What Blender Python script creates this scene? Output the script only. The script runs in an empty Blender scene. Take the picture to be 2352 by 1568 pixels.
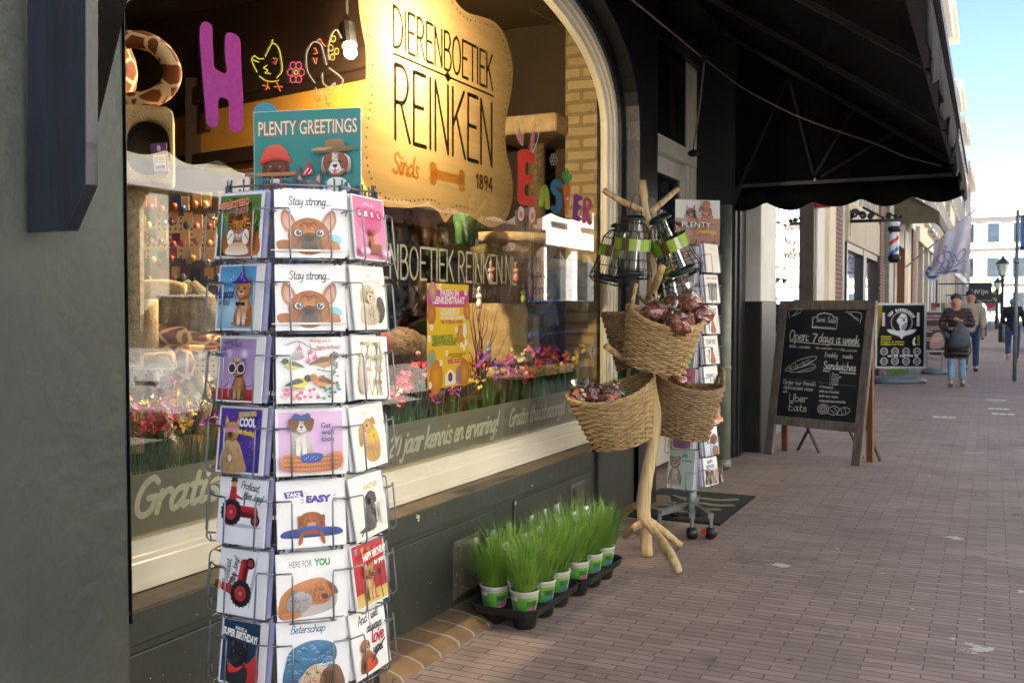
import bpy, bmesh, math, random
from mathutils import Vector, Matrix, noise
from mathutils.geometry import tessellate_polygon
R = math.radians
rnd = random.Random(7)
sc = bpy.context.scene
# ------------------------------------------------------------------ camera, sky, sun, exposure
FPX, CX, CY = 2280.0, 1176.0, 784.0            # focal length and centre in photo pixels (2352 wide)
YAW = math.atan(1099/2280.0); PIT = math.atan(75/2280.0)
CAM = Vector((2.075, 0.0, 1.35))
cd = bpy.data.cameras.new('camera'); cam = bpy.data.objects.new('camera', cd)
sc.collection.objects.link(cam); sc.camera = cam
cam.location = CAM; cam.rotation_euler = (math.pi/2-PIT, 0, YAW)
cd.sensor_width = 36; cd.lens = 36*FPX/2352; cd.clip_end = 2000; cd.clip_start = 0.05
cd.dof.use_dof = True; cd.dof.focus_distance = 3.1; cd.dof.aperture_fstop = 8.5
w = bpy.data.worlds.new('World'); sc.world = w; w.use_nodes = True
SUN = Vector((-0.62, -0.40, 0.78)).normalized()
nt = w.node_tree; bg = nt.nodes['Background']
sky = nt.nodes.new('ShaderNodeTexSky'); sky.sky_type = 'NISHITA'; sky.sun_disc = False
sky.sun_elevation = math.asin(SUN.z); sky.sun_rotation = math.atan2(SUN.x, SUN.y)
sky.air_density = 0.5; sky.dust_density = 0.3; sky.ozone_density = 1.0
nt.links.new(sky.outputs[0], bg.inputs[0]); bg.inputs[1].default_value = 0.05
sl = bpy.data.lights.new('sun', 'SUN'); sl.energy = 5.0; sl.angle = R(0.5); sl.color = (1, 0.97, 0.92)
so = bpy.data.objects.new('sun', sl); sc.collection.objects.link(so)
so.rotation_euler = SUN.to_track_quat('Z', 'Y').to_euler()
vs = sc.view_settings; vs.view_transform = 'Standard'; vs.look = 'None'; vs.gamma = 1; vs.exposure = 3.3
sc.cycles.max_bounces = 8; sc.cycles.transparent_max_bounces = 16; sc.cycles.caustics_reflective = False

# ------------------------------------------------------------------ photo pixel -> point on a real plane
_s, _c, _sp, _cp = math.sin(YAW), math.cos(YAW), math.sin(PIT), math.cos(PIT)
FW = Vector((-_s*_cp, _c*_cp, -_sp)); RT = Vector((_c, _s, 0)); UP = Vector((-_s*_sp, _c*_sp, _cp))
def ray(x, y): return FW*FPX + RT*(x-CX) - UP*(y-CY)
def onX(x, y, X=0.0): r = ray(x, y); return CAM + r*((X-CAM.x)/r.x)
def onY(x, y, Y): r = ray(x, y); return CAM + r*((Y-CAM.y)/r.y)
def onZ(x, y, Z=0.0): r = ray(x, y); return CAM + r*((Z-CAM.z)/r.z)
def atd(x, y, d): return CAM + ray(x, y)*(d/FPX)
def Yx(px, X=0.0): return onX(px, 709, X).y

# ------------------------------------------------------------------ mesh helpers
COL = sc.collection
def lin(h):
 if isinstance(h, str):
  h = h.lstrip('#'); c = [int(h[i:i+2], 16)/255 for i in (0, 2, 4)]
  return tuple(x/12.92 if x <= .04045 else ((x+.055)/1.055)**2.4 for x in c)
 return h
def catmull(p, n=6, closed=False):
 p = [Vector(q) for q in p]; N = len(p); out = []
 if N < 3: return p
 for i in range(N if closed else N-1):
  a = p[(i-1) % N] if (closed or i > 0) else p[0]*2-p[1]
  b = p[i]; c = p[(i+1) % N]; d = p[(i+2) % N] if (closed or i+2 < N) else p[-1]*2-p[-2]
  for k in range(n):
   t = k/n
   out.append(0.5*((2*b)+(c-a)*t+(2*a-5*b+4*c-d)*t*t+(3*b-a-3*c+d)*t**3))
 if not closed: out.append(p[-1])
 return out
class MB:
 """collects faces with a material slot and a per-vertex colour, builds ONE mesh object"""
 def __init__(s): s.v = []; s.f = []; s.fm = []; s.c = []; s.m = 0; s.col = (1, 1, 1); s.sm = []; s.smooth = False
 def add(s, vs, fs, cols=None):
  o = len(s.v); s.v += [tuple(q) for q in vs]; s.c += (cols if cols else [s.col]*len(vs))
  for f in fs: s.f.append([i+o for i in f]); s.fm.append(s.m); s.sm.append(s.smooth)
  return s
 def box(s, x0, x1, y0, y1, z0, z1):
  v = [(x, y, z) for z in (z0, z1) for y in (y0, y1) for x in (x0, x1)]
  return s.add(v, [(0, 2, 3, 1), (4, 5, 7, 6), (0, 1, 5, 4), (2, 6, 7, 3), (0, 4, 6, 2), (1, 3, 7, 5)])
 def obox(s, mat, hx, hy, hz):
  v = [mat @ Vector((x, y, z)) for z in (-hz, hz) for y in (-hy, hy) for x in (-hx, hx)]
  return s.add(v, [(0, 2, 3, 1), (4, 5, 7, 6), (0, 1, 5, 4), (2, 6, 7, 3), (0, 4, 6, 2), (1, 3, 7, 5)])
 def bar(s, a, b, w, h=None, up=(0, 0, 1)):
  a, b = Vector(a), Vector(b); h = h or w; d = b-a; z = d.normalized(); u = Vector(up)
  if abs(z.dot(u)) > .98: u = Vector((1, 0, 0))
  x = z.cross(u).normalized(); y = x.cross(z)
  m = Matrix((x, y, z)).transposed().to_4x4(); m.translation = (a+b)/2
  return s.obox(m, w/2, h/2, d.length/2)
 def prism(s, pts, vec):
  """closed planar polygon pushed along vec"""
  pts = [Vector(p) for p in pts]; vec = Vector(vec); n = len(pts)
  tri = tessellate_polygon([pts])
  nrm = sum(((pts[i]).cross(pts[(i+1) % n]) for i in range(n)), Vector())
  flip = nrm.dot(vec) > 0
  fs = []
  for t in tri:
   t = tuple(t); a, b, c = (pts[i] for i in t)
   same = (b-a).cross(c-a).dot(vec) > 0
   top = t if same else t[::-1]
   fs.append(tuple(i+n for i in top)); fs.append(top[::-1])
  for i in range(n):
   j = (i+1) % n; q = (i, j, j+n, i+n); fs.append(q if flip else q[::-1])
  return s.add(pts+[p+vec for p in pts], fs)
 def tube(s, pts, r, n=6, caps=True, closed=False):
  pts = [Vector(p) for p in pts]; N = len(pts)
  rs = r if isinstance(r, (list, tuple)) else [r]*N
  vs = []; u = None
  for i, p in enumerate(pts):
   a = pts[(i-1) % N] if (i or closed) else p; b = pts[(i+1) % N] if (i < N-1 or closed) else p
   d = b-a
   d = d.normalized() if d.length > 1e-9 else Vector((0, 0, 1))
   if u is None:
    t = Vector((0, 0, 1)) if abs(d.z) < .9 else Vector((1, 0, 0)); u = d.cross(t).normalized()
   u = u-d*u.dot(d)
   u = u.normalized() if u.length > 1e-6 else d.orthogonal().normalized()
   v = d.cross(u)
   for k in range(n):
    an = 2*math.pi*k/n; vs.append(p+(u*math.cos(an)+v*math.sin(an))*rs[i])
  fs = []
  for i in range(N if closed else N-1):
   j = (i+1) % N
   for k in range(n):
    l = (k+1) % n; fs.append((i*n+k, i*n+l, j*n+l, j*n+k))
  if caps and not closed:
   fs.append(tuple(range(n))[::-1]); fs.append(tuple((N-1)*n+k for k in range(n)))
  return s.add(vs, fs)
 def lathe(s, prof, o=(0, 0, 0), n=24, mat=None, sx=1, sy=1):
  """prof = [(r, z)...] turned about the local z axis"""
  mat = mat or Matrix.Translation(Vector(o)); vs = []; fs = []
  for r, z in prof:
   for k in range(n):
    a = 2*math.pi*k/n; vs.append(mat @ Vector((r*math.cos(a)*sx, r*math.sin(a)*sy, z)))
  for i in range(len(prof)-1):
   for k in range(n):
    l = (k+1) % n; fs.append((i*n+k, i*n+l, (i+1)*n+l, (i+1)*n+k))
  return s.add(vs, fs)
 def ball(s, c, r, n=12, m=8, amp=0, fr=3, mat=None, seed=0):
  r = r if isinstance(r, (list, tuple)) else (r, r, r); c = Vector(c); vs = []; fs = []
  for i in range(m+1):
   t = math.pi*i/m
   for k in range(n):
    a = 2*math.pi*k/n; q = Vector((math.sin(t)*math.cos(a), math.sin(t)*math.sin(a), math.cos(t)))
    f = 1+amp*noise.noise(q*fr+Vector((seed, seed*2.3, 0)))
    p = Vector((q.x*r[0], q.y*r[1], q.z*r[2]))*f
    vs.append(c+((mat @ p) if mat else p))
  for i in range(m):
   for k in range(n):
    l = (k+1) % n; fs.append((i*n+k, (i+1)*n+k, (i+1)*n+l, i*n+l))
  return s.add(vs, fs)
 def quad(s, a, b, c, d): return s.add([a, b, c, d], [(0, 1, 2, 3)])
 def obj(s, name, mats, parent=None, bevel=0, origin=None, **props):
  me = bpy.data.meshes.new(name); 
  o = Vector(origin) if origin is not None else Vector((0, 0, 0))
  me.from_pydata([Vector(v)-o for v in s.v], [], s.f)
  mats = mats if isinstance(mats, (list, tuple)) else [mats]
  for m in mats: me.materials.append(m)
  me.polygons.foreach_set('material_index', s.fm); me.polygons.foreach_set('use_smooth', s.sm)
  ca = me.color_attributes.new('Col', 'FLOAT_COLOR', 'POINT')
  ca.data.foreach_set('color', [x for c in s.c for x in (c[0], c[1], c[2], 1)])
  ob = bpy.data.objects.new(name, me); COL.objects.link(ob); ob.location = o
  if parent is not None:
   ob.parent = parent
   ob.location = o-wloc(parent)
  if bevel:
   b = ob.modifiers.new('bevel', 'BEVEL'); b.width = bevel; b.segments = 2; b.limit_method = 'ANGLE'
  for k, val in props.items(): ob[k] = val
  return ob
def wloc(o):
 v = Vector(o.location)
 while o.parent: o = o.parent; v = v+o.location
 return v
def dup(o, parent=None):
 c = o.copy(); COL.objects.link(c)
 if parent is not None: c.parent = parent
 for ch in [x for x in KIDS.get(o.name, [])]: dup(ch, c); 
 return c
KIDS = {}
def kids():
 KIDS.clear()
 for x in bpy.data.objects:
  if x.parent: KIDS.setdefault(x.parent.name, []).append(x)
def fixnormals(ob):
 bm = bmesh.new(); bm.from_mesh(ob.data); bmesh.ops.recalc_face_normals(bm, faces=bm.faces); bm.to_mesh(ob.data); bm.free()
def thing(name, label, cat, loc=(0, 0, 0), group=None):
 o = bpy.data.objects.new(name, None); COL.objects.link(o); o.location = loc; o.empty_display_size = .1
 o['label'] = label; o['category'] = cat
 if group: o['group'] = group
 return o
def tag(o, label, cat, group=None):
 o['label'] = label; o['category'] = cat
 if group: o['group'] = group
 return o
def struct(o): o['kind'] = 'structure'; return o

# ------------------------------------------------------------------ procedural materials
MATS = {}
def pm(name, c1, c2=None, scale=8, rough=.5, metal=0, bump=0, bscale=None, spec=.5, detail=4, stretch=None, trans=0, emit=None, coat=0, pos=(.35, .65)):
 """principled material whose base colour wanders between c1 and c2 with a noise, plus noise bump"""
 if name in MATS: return MATS[name]
 m = bpy.data.materials.new(name); m.use_nodes = True; nt = m.node_tree; b = nt.nodes['Principled BSDF']
 c1 = lin(c1); c2 = lin(c2) if c2 else c1
 b.inputs['Roughness'].default_value = rough; b.inputs['Metallic'].default_value = metal
 b.inputs['Specular IOR Level'].default_value = spec; b.inputs['Coat Weight'].default_value = coat
 tc = nt.nodes.new('ShaderNodeTexCoord'); src = tc.outputs['Object']
 if stretch:
  mp = nt.nodes.new('ShaderNodeMapping'); mp.inputs['Scale'].default_value = stretch
  nt.links.new(src, mp.inputs[0]); src = mp.outputs[0]
 nz = nt.nodes.new('ShaderNodeTexNoise'); nz.inputs['Scale'].default_value = scale; nz.inputs['Detail'].default_value = detail
 nt.links.new(src, nz.inputs['Vector'])
 rp = nt.nodes.new('ShaderNodeValToRGB'); rp.color_ramp.elements[0].position = pos[0]; rp.color_ramp.elements[1].position = pos[1]
 rp.color_ramp.elements[0].color = (*c1, 1); rp.color_ramp.elements[1].color = (*c2, 1)
 nt.links.new(nz.outputs[0], rp.inputs[0]); nt.links.new(rp.outputs[0], b.inputs['Base Color'])
 if bump:
  n2 = nt.nodes.new('ShaderNodeTexNoise'); n2.inputs['Scale'].default_value = bscale or scale; n2.inputs['Detail'].default_value = 6
  nt.links.new(src, n2.inputs['Vector'])
  bp = nt.nodes.new('ShaderNodeBump'); bp.inputs['Strength'].default_value = bump; bp.inputs['Distance'].default_value = .01
  nt.links.new(n2.outputs[0], bp.inputs['Height']); nt.links.new(bp.outputs[0], b.inputs['Normal'])
 if emit: b.inputs['Emission Color'].default_value = (*lin(emit[0]), 1); b.inputs['Emission Strength'].default_value = emit[1]
 if trans: b.inputs['Transmission Weight'].default_value = trans
 m.diffuse_color = (*c1, 1); MATS[name] = m
 return m
def printed(name, rough=.35, var=.12, scale=260, coat=0, trans=0):
 """printed / painted colour read from the mesh's own colour attribute, with a little grain"""
 if name in MATS: return MATS[name]
 m = bpy.data.materials.new(name); m.use_nodes = True; nt = m.node_tree; b = nt.nodes['Principled BSDF']
 at = nt.nodes.new('ShaderNodeAttribute'); at.attribute_name = 'Col'
 tc = nt.nodes.new('ShaderNodeTexCoord')
 nz = nt.nodes.new('ShaderNodeTexNoise'); nz.inputs['Scale'].default_value = scale; nz.inputs['Detail'].default_value = 3
 nt.links.new(tc.outputs['Object'], nz.inputs['Vector'])
 mr = nt.nodes.new('ShaderNodeMapRange'); mr.inputs[1].default_value = .3; mr.inputs[2].default_value = .7
 mr.inputs[3].default_value = 1-var; mr.inputs[4].default_value = 1+var*.4
 nt.links.new(nz.outputs[0], mr.inputs[0])
 mx = nt.nodes.new('ShaderNodeVectorMath'); mx.operation = 'SCALE'
 nt.links.new(at.outputs['Color'], mx.inputs[0]); nt.links.new(mr.outputs[0], mx.inputs['Scale'])
 nt.links.new(mx.outputs[0], b.inputs['Base Color'])
 b.inputs['Roughness'].default_value = rough; b.inputs['Coat Weight'].default_value = coat
 MATS[name] = m; return m
def glassm(name, tint=(.97, .98, .97), ior=1.5, rough=.0, boost=1.0, opac=0, ocol=(.5, .5, .5)):
 """thin sheet: clear tinted pane plus Fresnel mirror reflection, optionally a milky film"""
 if name in MATS: return MATS[name]
 m = bpy.data.materials.new(name); m.use_nodes = True; nt = m.node_tree; nt.nodes.clear()
 out = nt.nodes.new('ShaderNodeOutputMaterial'); tr = nt.nodes.new('ShaderNodeBsdfTransparent'); tr.inputs[0].default_value = (*tint, 1)
 gl = nt.nodes.new('ShaderNodeBsdfGlossy'); gl.inputs['Roughness'].default_value = rough; gl.inputs[0].default_value = (1, 1, 1, 1)
 fr = nt.nodes.new('ShaderNodeFresnel'); fr.inputs[0].default_value = ior
 ml = nt.nodes.new('ShaderNodeMath'); ml.operation = 'MULTIPLY'; ml.inputs[1].default_value = boost; ml.use_clamp = True
 nt.links.new(fr.outputs[0], ml.inputs[0])
 base = tr
 if opac:
  df = nt.nodes.new('ShaderNodeBsdfDiffuse'); df.inputs[0].default_value = (*ocol, 1)
  tl = nt.nodes.new('ShaderNodeBsdfTranslucent'); tl.inputs[0].default_value = (*ocol, 1)
  a = nt.nodes.new('ShaderNodeMixShader'); a.inputs[0].default_value = .4; nt.links.new(df.outputs[0], a.inputs[1]); nt.links.new(tl.outputs[0], a.inputs[2])
  base = nt.nodes.new('ShaderNodeMixShader'); base.inputs[0].default_value = opac
  nt.links.new(tr.outputs[0], base.inputs[1]); nt.links.new(a.outputs[0], base.inputs[2])
 mx = nt.nodes.new('ShaderNodeMixShader')
 nt.links.new(ml.outputs[0], mx.inputs[0]); nt.links.new(base.outputs[0], mx.inputs[1]); nt.links.new(gl.outputs[0], mx.inputs[2])
 nt.links.new(mx.outputs[0], out.inputs[0]); MATS[name] = m; return m
def brickm(name, c1, c2, mortar, bw, bh, axes, msize=.008, rough=.8, bump=.5, off=.5, var=.35, stain=None, scale2=1.2, moss=None):
 """brick pattern laid in two object axes ('xy', 'yz', 'xz'; first = along the brick)"""
 if name in MATS: return MATS[name]
 m = bpy.data.materials.new(name); m.use_nodes = True; nt = m.node_tree; b = nt.nodes['Principled BSDF']; N = nt.nodes; Lk = nt.links
 tc = N.new('ShaderNodeTexCoord'); sp = N.new('ShaderNodeSeparateXYZ'); cb = N.new('ShaderNodeCombineXYZ')
 Lk.new(tc.outputs['Object'], sp.inputs[0])
 wn = N.new('ShaderNodeTexNoise'); wn.inputs['Scale'].default_value = 3.5; wn.inputs['Detail'].default_value = 2; Lk.new(tc.outputs['Object'], wn.inputs['Vector'])
 Lk.new(sp.outputs['XYZ'.index(axes[0].upper())], cb.inputs[0]); Lk.new(sp.outputs['XYZ'.index(axes[1].upper())], cb.inputs[1])
 wob = N.new('ShaderNodeVectorMath'); wob.operation = 'MULTIPLY_ADD'
 Lk.new(wn.outputs[1], wob.inputs[0]); wob.inputs[1].default_value = (bh*.38,)*3; Lk.new(cb.outputs[0], wob.inputs[2])
 bt = N.new('ShaderNodeTexBrick'); bt.inputs['Scale'].default_value = 1; bt.inputs['Brick Width'].default_value = bw; bt.inputs['Row Height'].default_value = bh
 bt.inputs['Mortar Size'].default_value = msize; bt.inputs['Mortar Smooth'].default_value = .3; bt.offset = off
 bt.inputs['Color1'].default_value = (*lin(c1), 1); bt.inputs['Color2'].default_value = (*lin(c2), 1); bt.inputs['Mortar'].default_value = (*lin(mortar), 1)
 Lk.new(wob.outputs[0], bt.inputs['Vector'])
 nz = N.new('ShaderNodeTexNoise'); nz.inputs['Scale'].default_value = scale2; nz.inputs['Detail'].default_value = 8; nz.inputs['Roughness'].default_value = .65
 Lk.new(tc.outputs['Object'], nz.inputs['Vector'])
 mr = N.new('ShaderNodeMapRange'); mr.inputs[1].default_value = .3; mr.inputs[2].default_value = .7; mr.inputs[3].default_value = 1-var; mr.inputs[4].default_value = 1+var
 Lk.new(nz.outputs[0], mr.inputs[0])
 sc_ = N.new('ShaderNodeVectorMath'); sc_.operation = 'SCALE'; Lk.new(bt.outputs[0], sc_.inputs[0]); Lk.new(mr.outputs[0], sc_.inputs['Scale'])
 last = sc_.outputs[0]
 for col, s3, lo, hi in (stain or []):
  n3 = N.new('ShaderNodeTexNoise'); n3.inputs['Scale'].default_value = s3; n3.inputs['Detail'].default_value = 5; Lk.new(tc.outputs['Object'], n3.inputs['Vector'])
  r3 = N.new('ShaderNodeMapRange'); r3.inputs[1].default_value = lo; r3.inputs[2].default_value = hi; Lk.new(n3.outputs[0], r3.inputs[0])
  mx = N.new('ShaderNodeMixRGB'); mx.inputs[2].default_value = (*lin(col), 1); Lk.new(r3.outputs[0], mx.inputs[0]); Lk.new(last, mx.inputs[1]); last = mx.outputs[0]
 Lk.new(last, b.inputs['Base Color']); b.inputs['Roughness'].default_value = rough
 fn = N.new('ShaderNodeTexNoise'); fn.inputs['Scale'].default_value = 60; fn.inputs['Detail'].default_value = 4; Lk.new(tc.outputs['Object'], fn.inputs['Vector'])
 ad = N.new('ShaderNodeMath'); ad.operation = 'MULTIPLY_ADD'; ad.inputs[1].default_value = -1.0; Lk.new(bt.outputs['Fac'], ad.inputs[0])
 mu = N.new('ShaderNodeMath'); mu.operation = 'MULTIPLY'; mu.inputs[1].default_value = .35; Lk.new(fn.outputs[0], mu.inputs[0]); Lk.new(mu.outputs[0], ad.inputs[2])
 bp = N.new('ShaderNodeBump'); bp.inputs['Strength'].default_value = bump; bp.inputs['Distance'].default_value = .006
 Lk.new(ad.outputs[0], bp.inputs['Height']); Lk.new(bp.outputs[0], b.inputs['Normal'])
 MATS[name] = m; return m
def speck(m, col, scale, thr, seed=0, rough=None):
 """adds paint chips / droppings (hard edged noise spots) on top of a material's base colour"""
 nt = m.node_tree; b = nt.nodes['Principled BSDF']; lk = b.inputs['Base Color'].links[0]; src = lk.from_socket
 tc = nt.nodes.new('ShaderNodeTexCoord'); mp = nt.nodes.new('ShaderNodeMapping'); mp.inputs['Location'].default_value = (seed, seed*.7, seed*1.3)
 nz = nt.nodes.new('ShaderNodeTexNoise'); nz.inputs['Scale'].default_value = scale; nz.inputs['Detail'].default_value = 5; nz.inputs['Roughness'].default_value = .6
 nt.links.new(tc.outputs['Object'], mp.inputs[0]); nt.links.new(mp.outputs[0], nz.inputs['Vector'])
 mr = nt.nodes.new('ShaderNodeMapRange'); mr.inputs[1].default_value = thr; mr.inputs[2].default_value = thr+.012; nt.links.new(nz.outputs[0], mr.inputs[0])
 mx = nt.nodes.new('ShaderNodeMixRGB'); mx.inputs[2].default_value = (*lin(col), 1)
 nt.links.new(mr.outputs[0], mx.inputs[0]); nt.links.new(src, mx.inputs[1]); nt.links.new(mx.outputs[0], b.inputs['Base Color'])
 return m
# ------------------------------------------------------------------ flat printed / painted art: shapes, strokes, lettering
HW = {}   # handwriting strokes on a grid: x-height 4, capitals 7; "width|stroke;stroke", stroke = x,y pairs
def _hw(s):
 for ln in s.strip().split('\n'):
  ch, wd, rest = ln.strip().split(' ', 2)
  HW[ch] = (float(wd), [[tuple(map(float, q.split(','))) for q in st.split()] for st in rest.split(';') if st.strip()])
_hw('''
a 4.4 3.3,3.3 2.2,4 .8,3.2 .3,1.5 1,.1 2.2,.4 3.2,2;3.4,4 3.2,1.4 3.6,.1 4.5,.6
b 4.2 .6,7 .5,3.5 .5,.4;.5,2.6 1.6,3.9 3,3.6 3.6,2 2.9,.4 1.5,0 .5,.8
c 3.6 3,3.3 2,4 .8,3.2 .3,1.7 1,.2 2.2,.1 3.3,.9
d 4.4 3.3,3.2 2.2,4 .8,3.2 .3,1.6 1,.1 2.2,.4 3.2,1.8;3.5,7 3.3,3 3.4,.6 4.3,.4
e 3.7 .4,1.9 2.8,2.3 2.9,3.4 2,4 .9,3.4 .3,1.8 1,.2 2.3,.1 3.5,1
f 2.9 3,6.4 2.2,7 1.5,6 1.3,3 1.2,-.5;.3,3.8 2.6,4
g 4.3 3.3,3.3 2.2,4 .8,3.2 .3,1.6 1.1,.2 2.2,.5 3.2,2;3.4,4 3.3,0 2.8,-2 1.5,-2.4 .4,-1.7
h 4.2 .6,7 .5,3 .5,0;.5,2.2 1.5,3.7 2.6,3.9 3.1,2.8 3.1,.8 3.6,.1 4.3,.7
i 2 .8,4 .6,1.4 .9,.1 1.8,.6;1,5.6 1.1,5.7
j 2.2 1.3,4 1.3,0 .8,-1.9 -.1,-2.3 -.8,-1.7;1.5,5.6 1.6,5.7
k 4 .6,7 .5,3 .5,0;3.2,4 1.8,2.6 .6,2;1.5,2.4 2.3,.9 3.2,.1 4,.7
l 2 .8,7 .6,3 .7,.5 1.7,.4
m 6.2 .5,4 .5,0;.5,2.4 1.4,3.8 2.3,3.8 2.7,2.6 2.7,0;2.7,2.4 3.6,3.8 4.6,3.8 4.9,2.5 4.9,.8 5.4,.1 6.2,.7
n 4.2 .5,4 .5,0;.5,2.3 1.5,3.8 2.6,3.9 3,2.8 3,.8 3.5,.1 4.3,.7
o 4 2,4 .8,3.3 .3,1.8 1,.3 2.2,.1 3.3,1 3.6,2.6 2.9,3.8 2,4
p 4.2 .6,4 .5,1 .4,-2.4;.5,2.6 1.6,3.9 3,3.6 3.6,2 2.9,.4 1.5,0 .5,.8
q 4.3 3.3,3.3 2.2,4 .8,3.2 .3,1.6 1.1,.2 2.2,.5 3.2,2;3.4,4 3.3,0 3.3,-2.4 4,-1.6
r 3.2 .5,4 .5,0;.5,2.4 1.4,3.7 2.6,4 3,3.4
s 3.4 2.8,3.4 1.8,4 .8,3.4 1.2,2.4 2.4,1.7 2.7,.7 1.8,0 .4,.5
t 2.9 1.4,6.2 1.2,3 1.2,.8 1.8,.1 2.8,.6;.2,4 2.5,4.1
u 4.3 .6,4 .5,1.5 1,.1 2,.2 3,1.8;3.3,4 3.2,1 3.6,.1 4.4,.7
v 3.7 .4,4 1.6,.1;1.6,.1 2.6,2.4 3.2,4
w 5.4 .5,4 .6,1.2 1.3,.1 2.3,.8 2.8,3.8;2.8,3.8 2.9,1 3.6,.1 4.5,1.2 5,4
x 3.8 .4,4 2,1.6 3.5,.1;3.3,4 .4,0
y 4.1 .5,4 .6,1.6 1.4,.6 2.6,1.2 3.2,3;3.4,4 3.1,0 2.3,-2 .8,-2.3
z 3.6 .5,3.8 3,3.9;3,3.9 .4,.2;.4,.2 3.2,.2
A 5 .3,0 2.4,7;2.4,7 4.6,0;1.1,2.3 3.8,2.3
B 4.6 .6,7 .6,0;.6,7 2.8,6.9 3.6,5.4 2.6,3.8 .8,3.7;.8,3.7 3.2,3.5 4.1,1.8 3,.1 .6,0
C 4.8 4.2,5.9 2.8,7 1.2,6 .4,3.6 1,1 2.6,0 4.3,1
D 5 .6,7 .6,0;.6,7 2.8,6.6 4.4,4.6 4.3,2 2.8,.3 .6,0
E 4.2 3.7,7 .7,7;.7,7 .6,0;.6,0 3.8,0;.7,3.7 3.1,3.7
F 4 3.8,7 .7,7;.7,7 .6,0;.7,3.7 3,3.7
G 5.2 4.2,6 2.9,7 1.2,6 .4,3.6 1,1 2.6,0 4.2,.9 4.4,3.2;2.8,3.2 4.8,3.2
H 5 .6,7 .6,0;4.2,7 4.2,0;.6,3.6 4.2,3.6
I 1.6 .8,7 .8,0
J 3.6 2.8,7 2.8,1.6 2,0 .7,.2 .2,1.4
K 4.6 .6,7 .6,0;4,7 .7,3.2;1.7,4.2 4.3,0
L 4 .7,7 .6,0;.6,0 3.6,0
M 6 .5,0 .8,7;.8,7 2.9,1.6;2.9,1.6 5,7;5,7 5.4,0
N 5 .6,0 .6,7;.6,7 4.2,0;4.2,0 4.2,7
O 5.2 2.5,7 1,6 .4,3.5 1,1 2.5,0 4,1 4.6,3.5 4,6 2.5,7
P 4.4 .6,7 .6,0;.6,7 2.8,6.9 3.9,5.3 2.9,3.4 .7,3.2
R 4.6 .6,7 .6,0;.6,7 2.8,6.9 3.8,5.4 2.8,3.7 .7,3.5;2,3.5 4.2,0
S 4.4 3.7,6 2.4,7 .9,6.2 .8,4.8 2.2,3.7 3.6,2.6 3.5,.8 2,0 .5,.9
T 4.4 .1,7 4.3,7;2.2,7 2.2,0
U 5 .6,7 .6,2 1.4,.3 2.6,0 3.8,.6 4.2,2.2 4.2,7
V 4.8 .3,7 2.3,0;2.3,0 4.4,7
W 6.4 .3,7 1.6,0;1.6,0 3.1,6;3.1,6 4.6,0;4.6,0 6,7
X 4.6 .4,7 4.2,0;4.1,7 .4,0
Y 4.6 .3,7 2.3,3.4;4.3,7 2.3,3.4 2.2,0
Z 4.4 .4,7 4,7;4,7 .4,0;.4,0 4.1,0
0 4 2,6 .8,5 .5,3 .9,.8 2,0 3.1,.8 3.5,3 3.2,5 2,6
1 2.6 .4,4.8 1.6,6;1.6,6 1.6,0
2 4 .6,4.8 1.8,6 3.2,5.2 3,3.6 .5,0;.5,0 3.6,.1
3 4 .6,5.6 2,6 3.1,5 2.6,3.6 1.4,3.2;1.4,3.2 3,2.8 3.4,1.2 2,0 .5,.6
4 4 2.8,0 2.8,6;2.8,6 .4,1.8;.4,1.8 3.7,1.8
6 4 3.2,5.8 1.4,4.4 .6,2 1.2,.2 2.6,.1 3.4,1.4 2.6,2.9 .9,2.2
7 4 .5,6 3.6,6;3.6,6 2.4,3 1.6,0
8 4 2,6 .9,5.2 1.2,3.8 2.6,2.9 3.3,1.4 2.2,0 .9,.6 .8,2 2.4,3.4 3,4.8 2,6
9 4 3.2,4.6 2,3.2 .8,3.8 .8,5.4 2,6 3.1,5.4 3.2,3.4 2.2,0
! 1.8 .9,7 .8,2.2;.8,.2 .9,.3
. 1.4 .5,.2 .7,.3
, 1.4 .8,.5 .4,-1
: 1.6 .7,3.2 .8,3.3;.7,.4 .8,.5
- 3 .5,2.4 2.3,2.4
/ 3 .3,-.5 2.6,7
' 1.2 .6,7 .5,5.4
''')
HW['\u00e9'] = (HW['e'][0], HW['e'][1]+[[(1.6, 5), (2.8, 6.4)]])
def hww(t): return sum(2.2 if c == ' ' else HW.get(c, HW['o'])[0] for c in t)
def ribbon2(pts, w, cap=True):
 """2-D polyline -> outline polygon ribbon (verts, quads) with round ends"""
 p = [Vector((q[0], q[1])) for q in pts]
 p = [p[0]]+[b for a, b in zip(p, p[1:]) if (b-a).length > 1e-6]
 if len(p) < 2: p = [p[0]-Vector((w*.02, 0)), p[0]+Vector((w*.02, 0))]
 n = len(p); L = []; Rr = []
 for i in range(n):
  d = (p[min(i+1, n-1)]-p[max(i-1, 0)])
  if d.length < 1e-9: d = Vector((1, 0))
  d.normalize(); q = Vector((-d.y, d.x))*w/2; L.append(p[i]+q); Rr.append(p[i]-q)
 vs = []; fs = []
 for a, b in zip(L, Rr): vs += [a, b]
 for i in range(n-1): fs.append((2*i+1, 2*i+3, 2*i+2, 2*i))
 if cap:
  for e, (i, j) in ((0, (0, 1)), (1, (n-1, n-2))):
   d = (p[i]-p[j]).normalized(); q = Vector((-d.y, d.x)); o = len(vs); arc = []
   for k in range(1, 5):
    a = math.pi*k/5; arc.append(p[i]+(q*math.cos(a)+d*math.sin(a))*w/2)
   vs += arc; ids = list(range(o, o+4))
   # walk from left (q) over the tip to right (-q)
   le, ri = (2*i, 2*i+1) if e == 1 else (2*i+1, 2*i)
   fs.append(tuple([ri]+ids[::-1]+[le])) 
 return vs, fs
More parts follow.
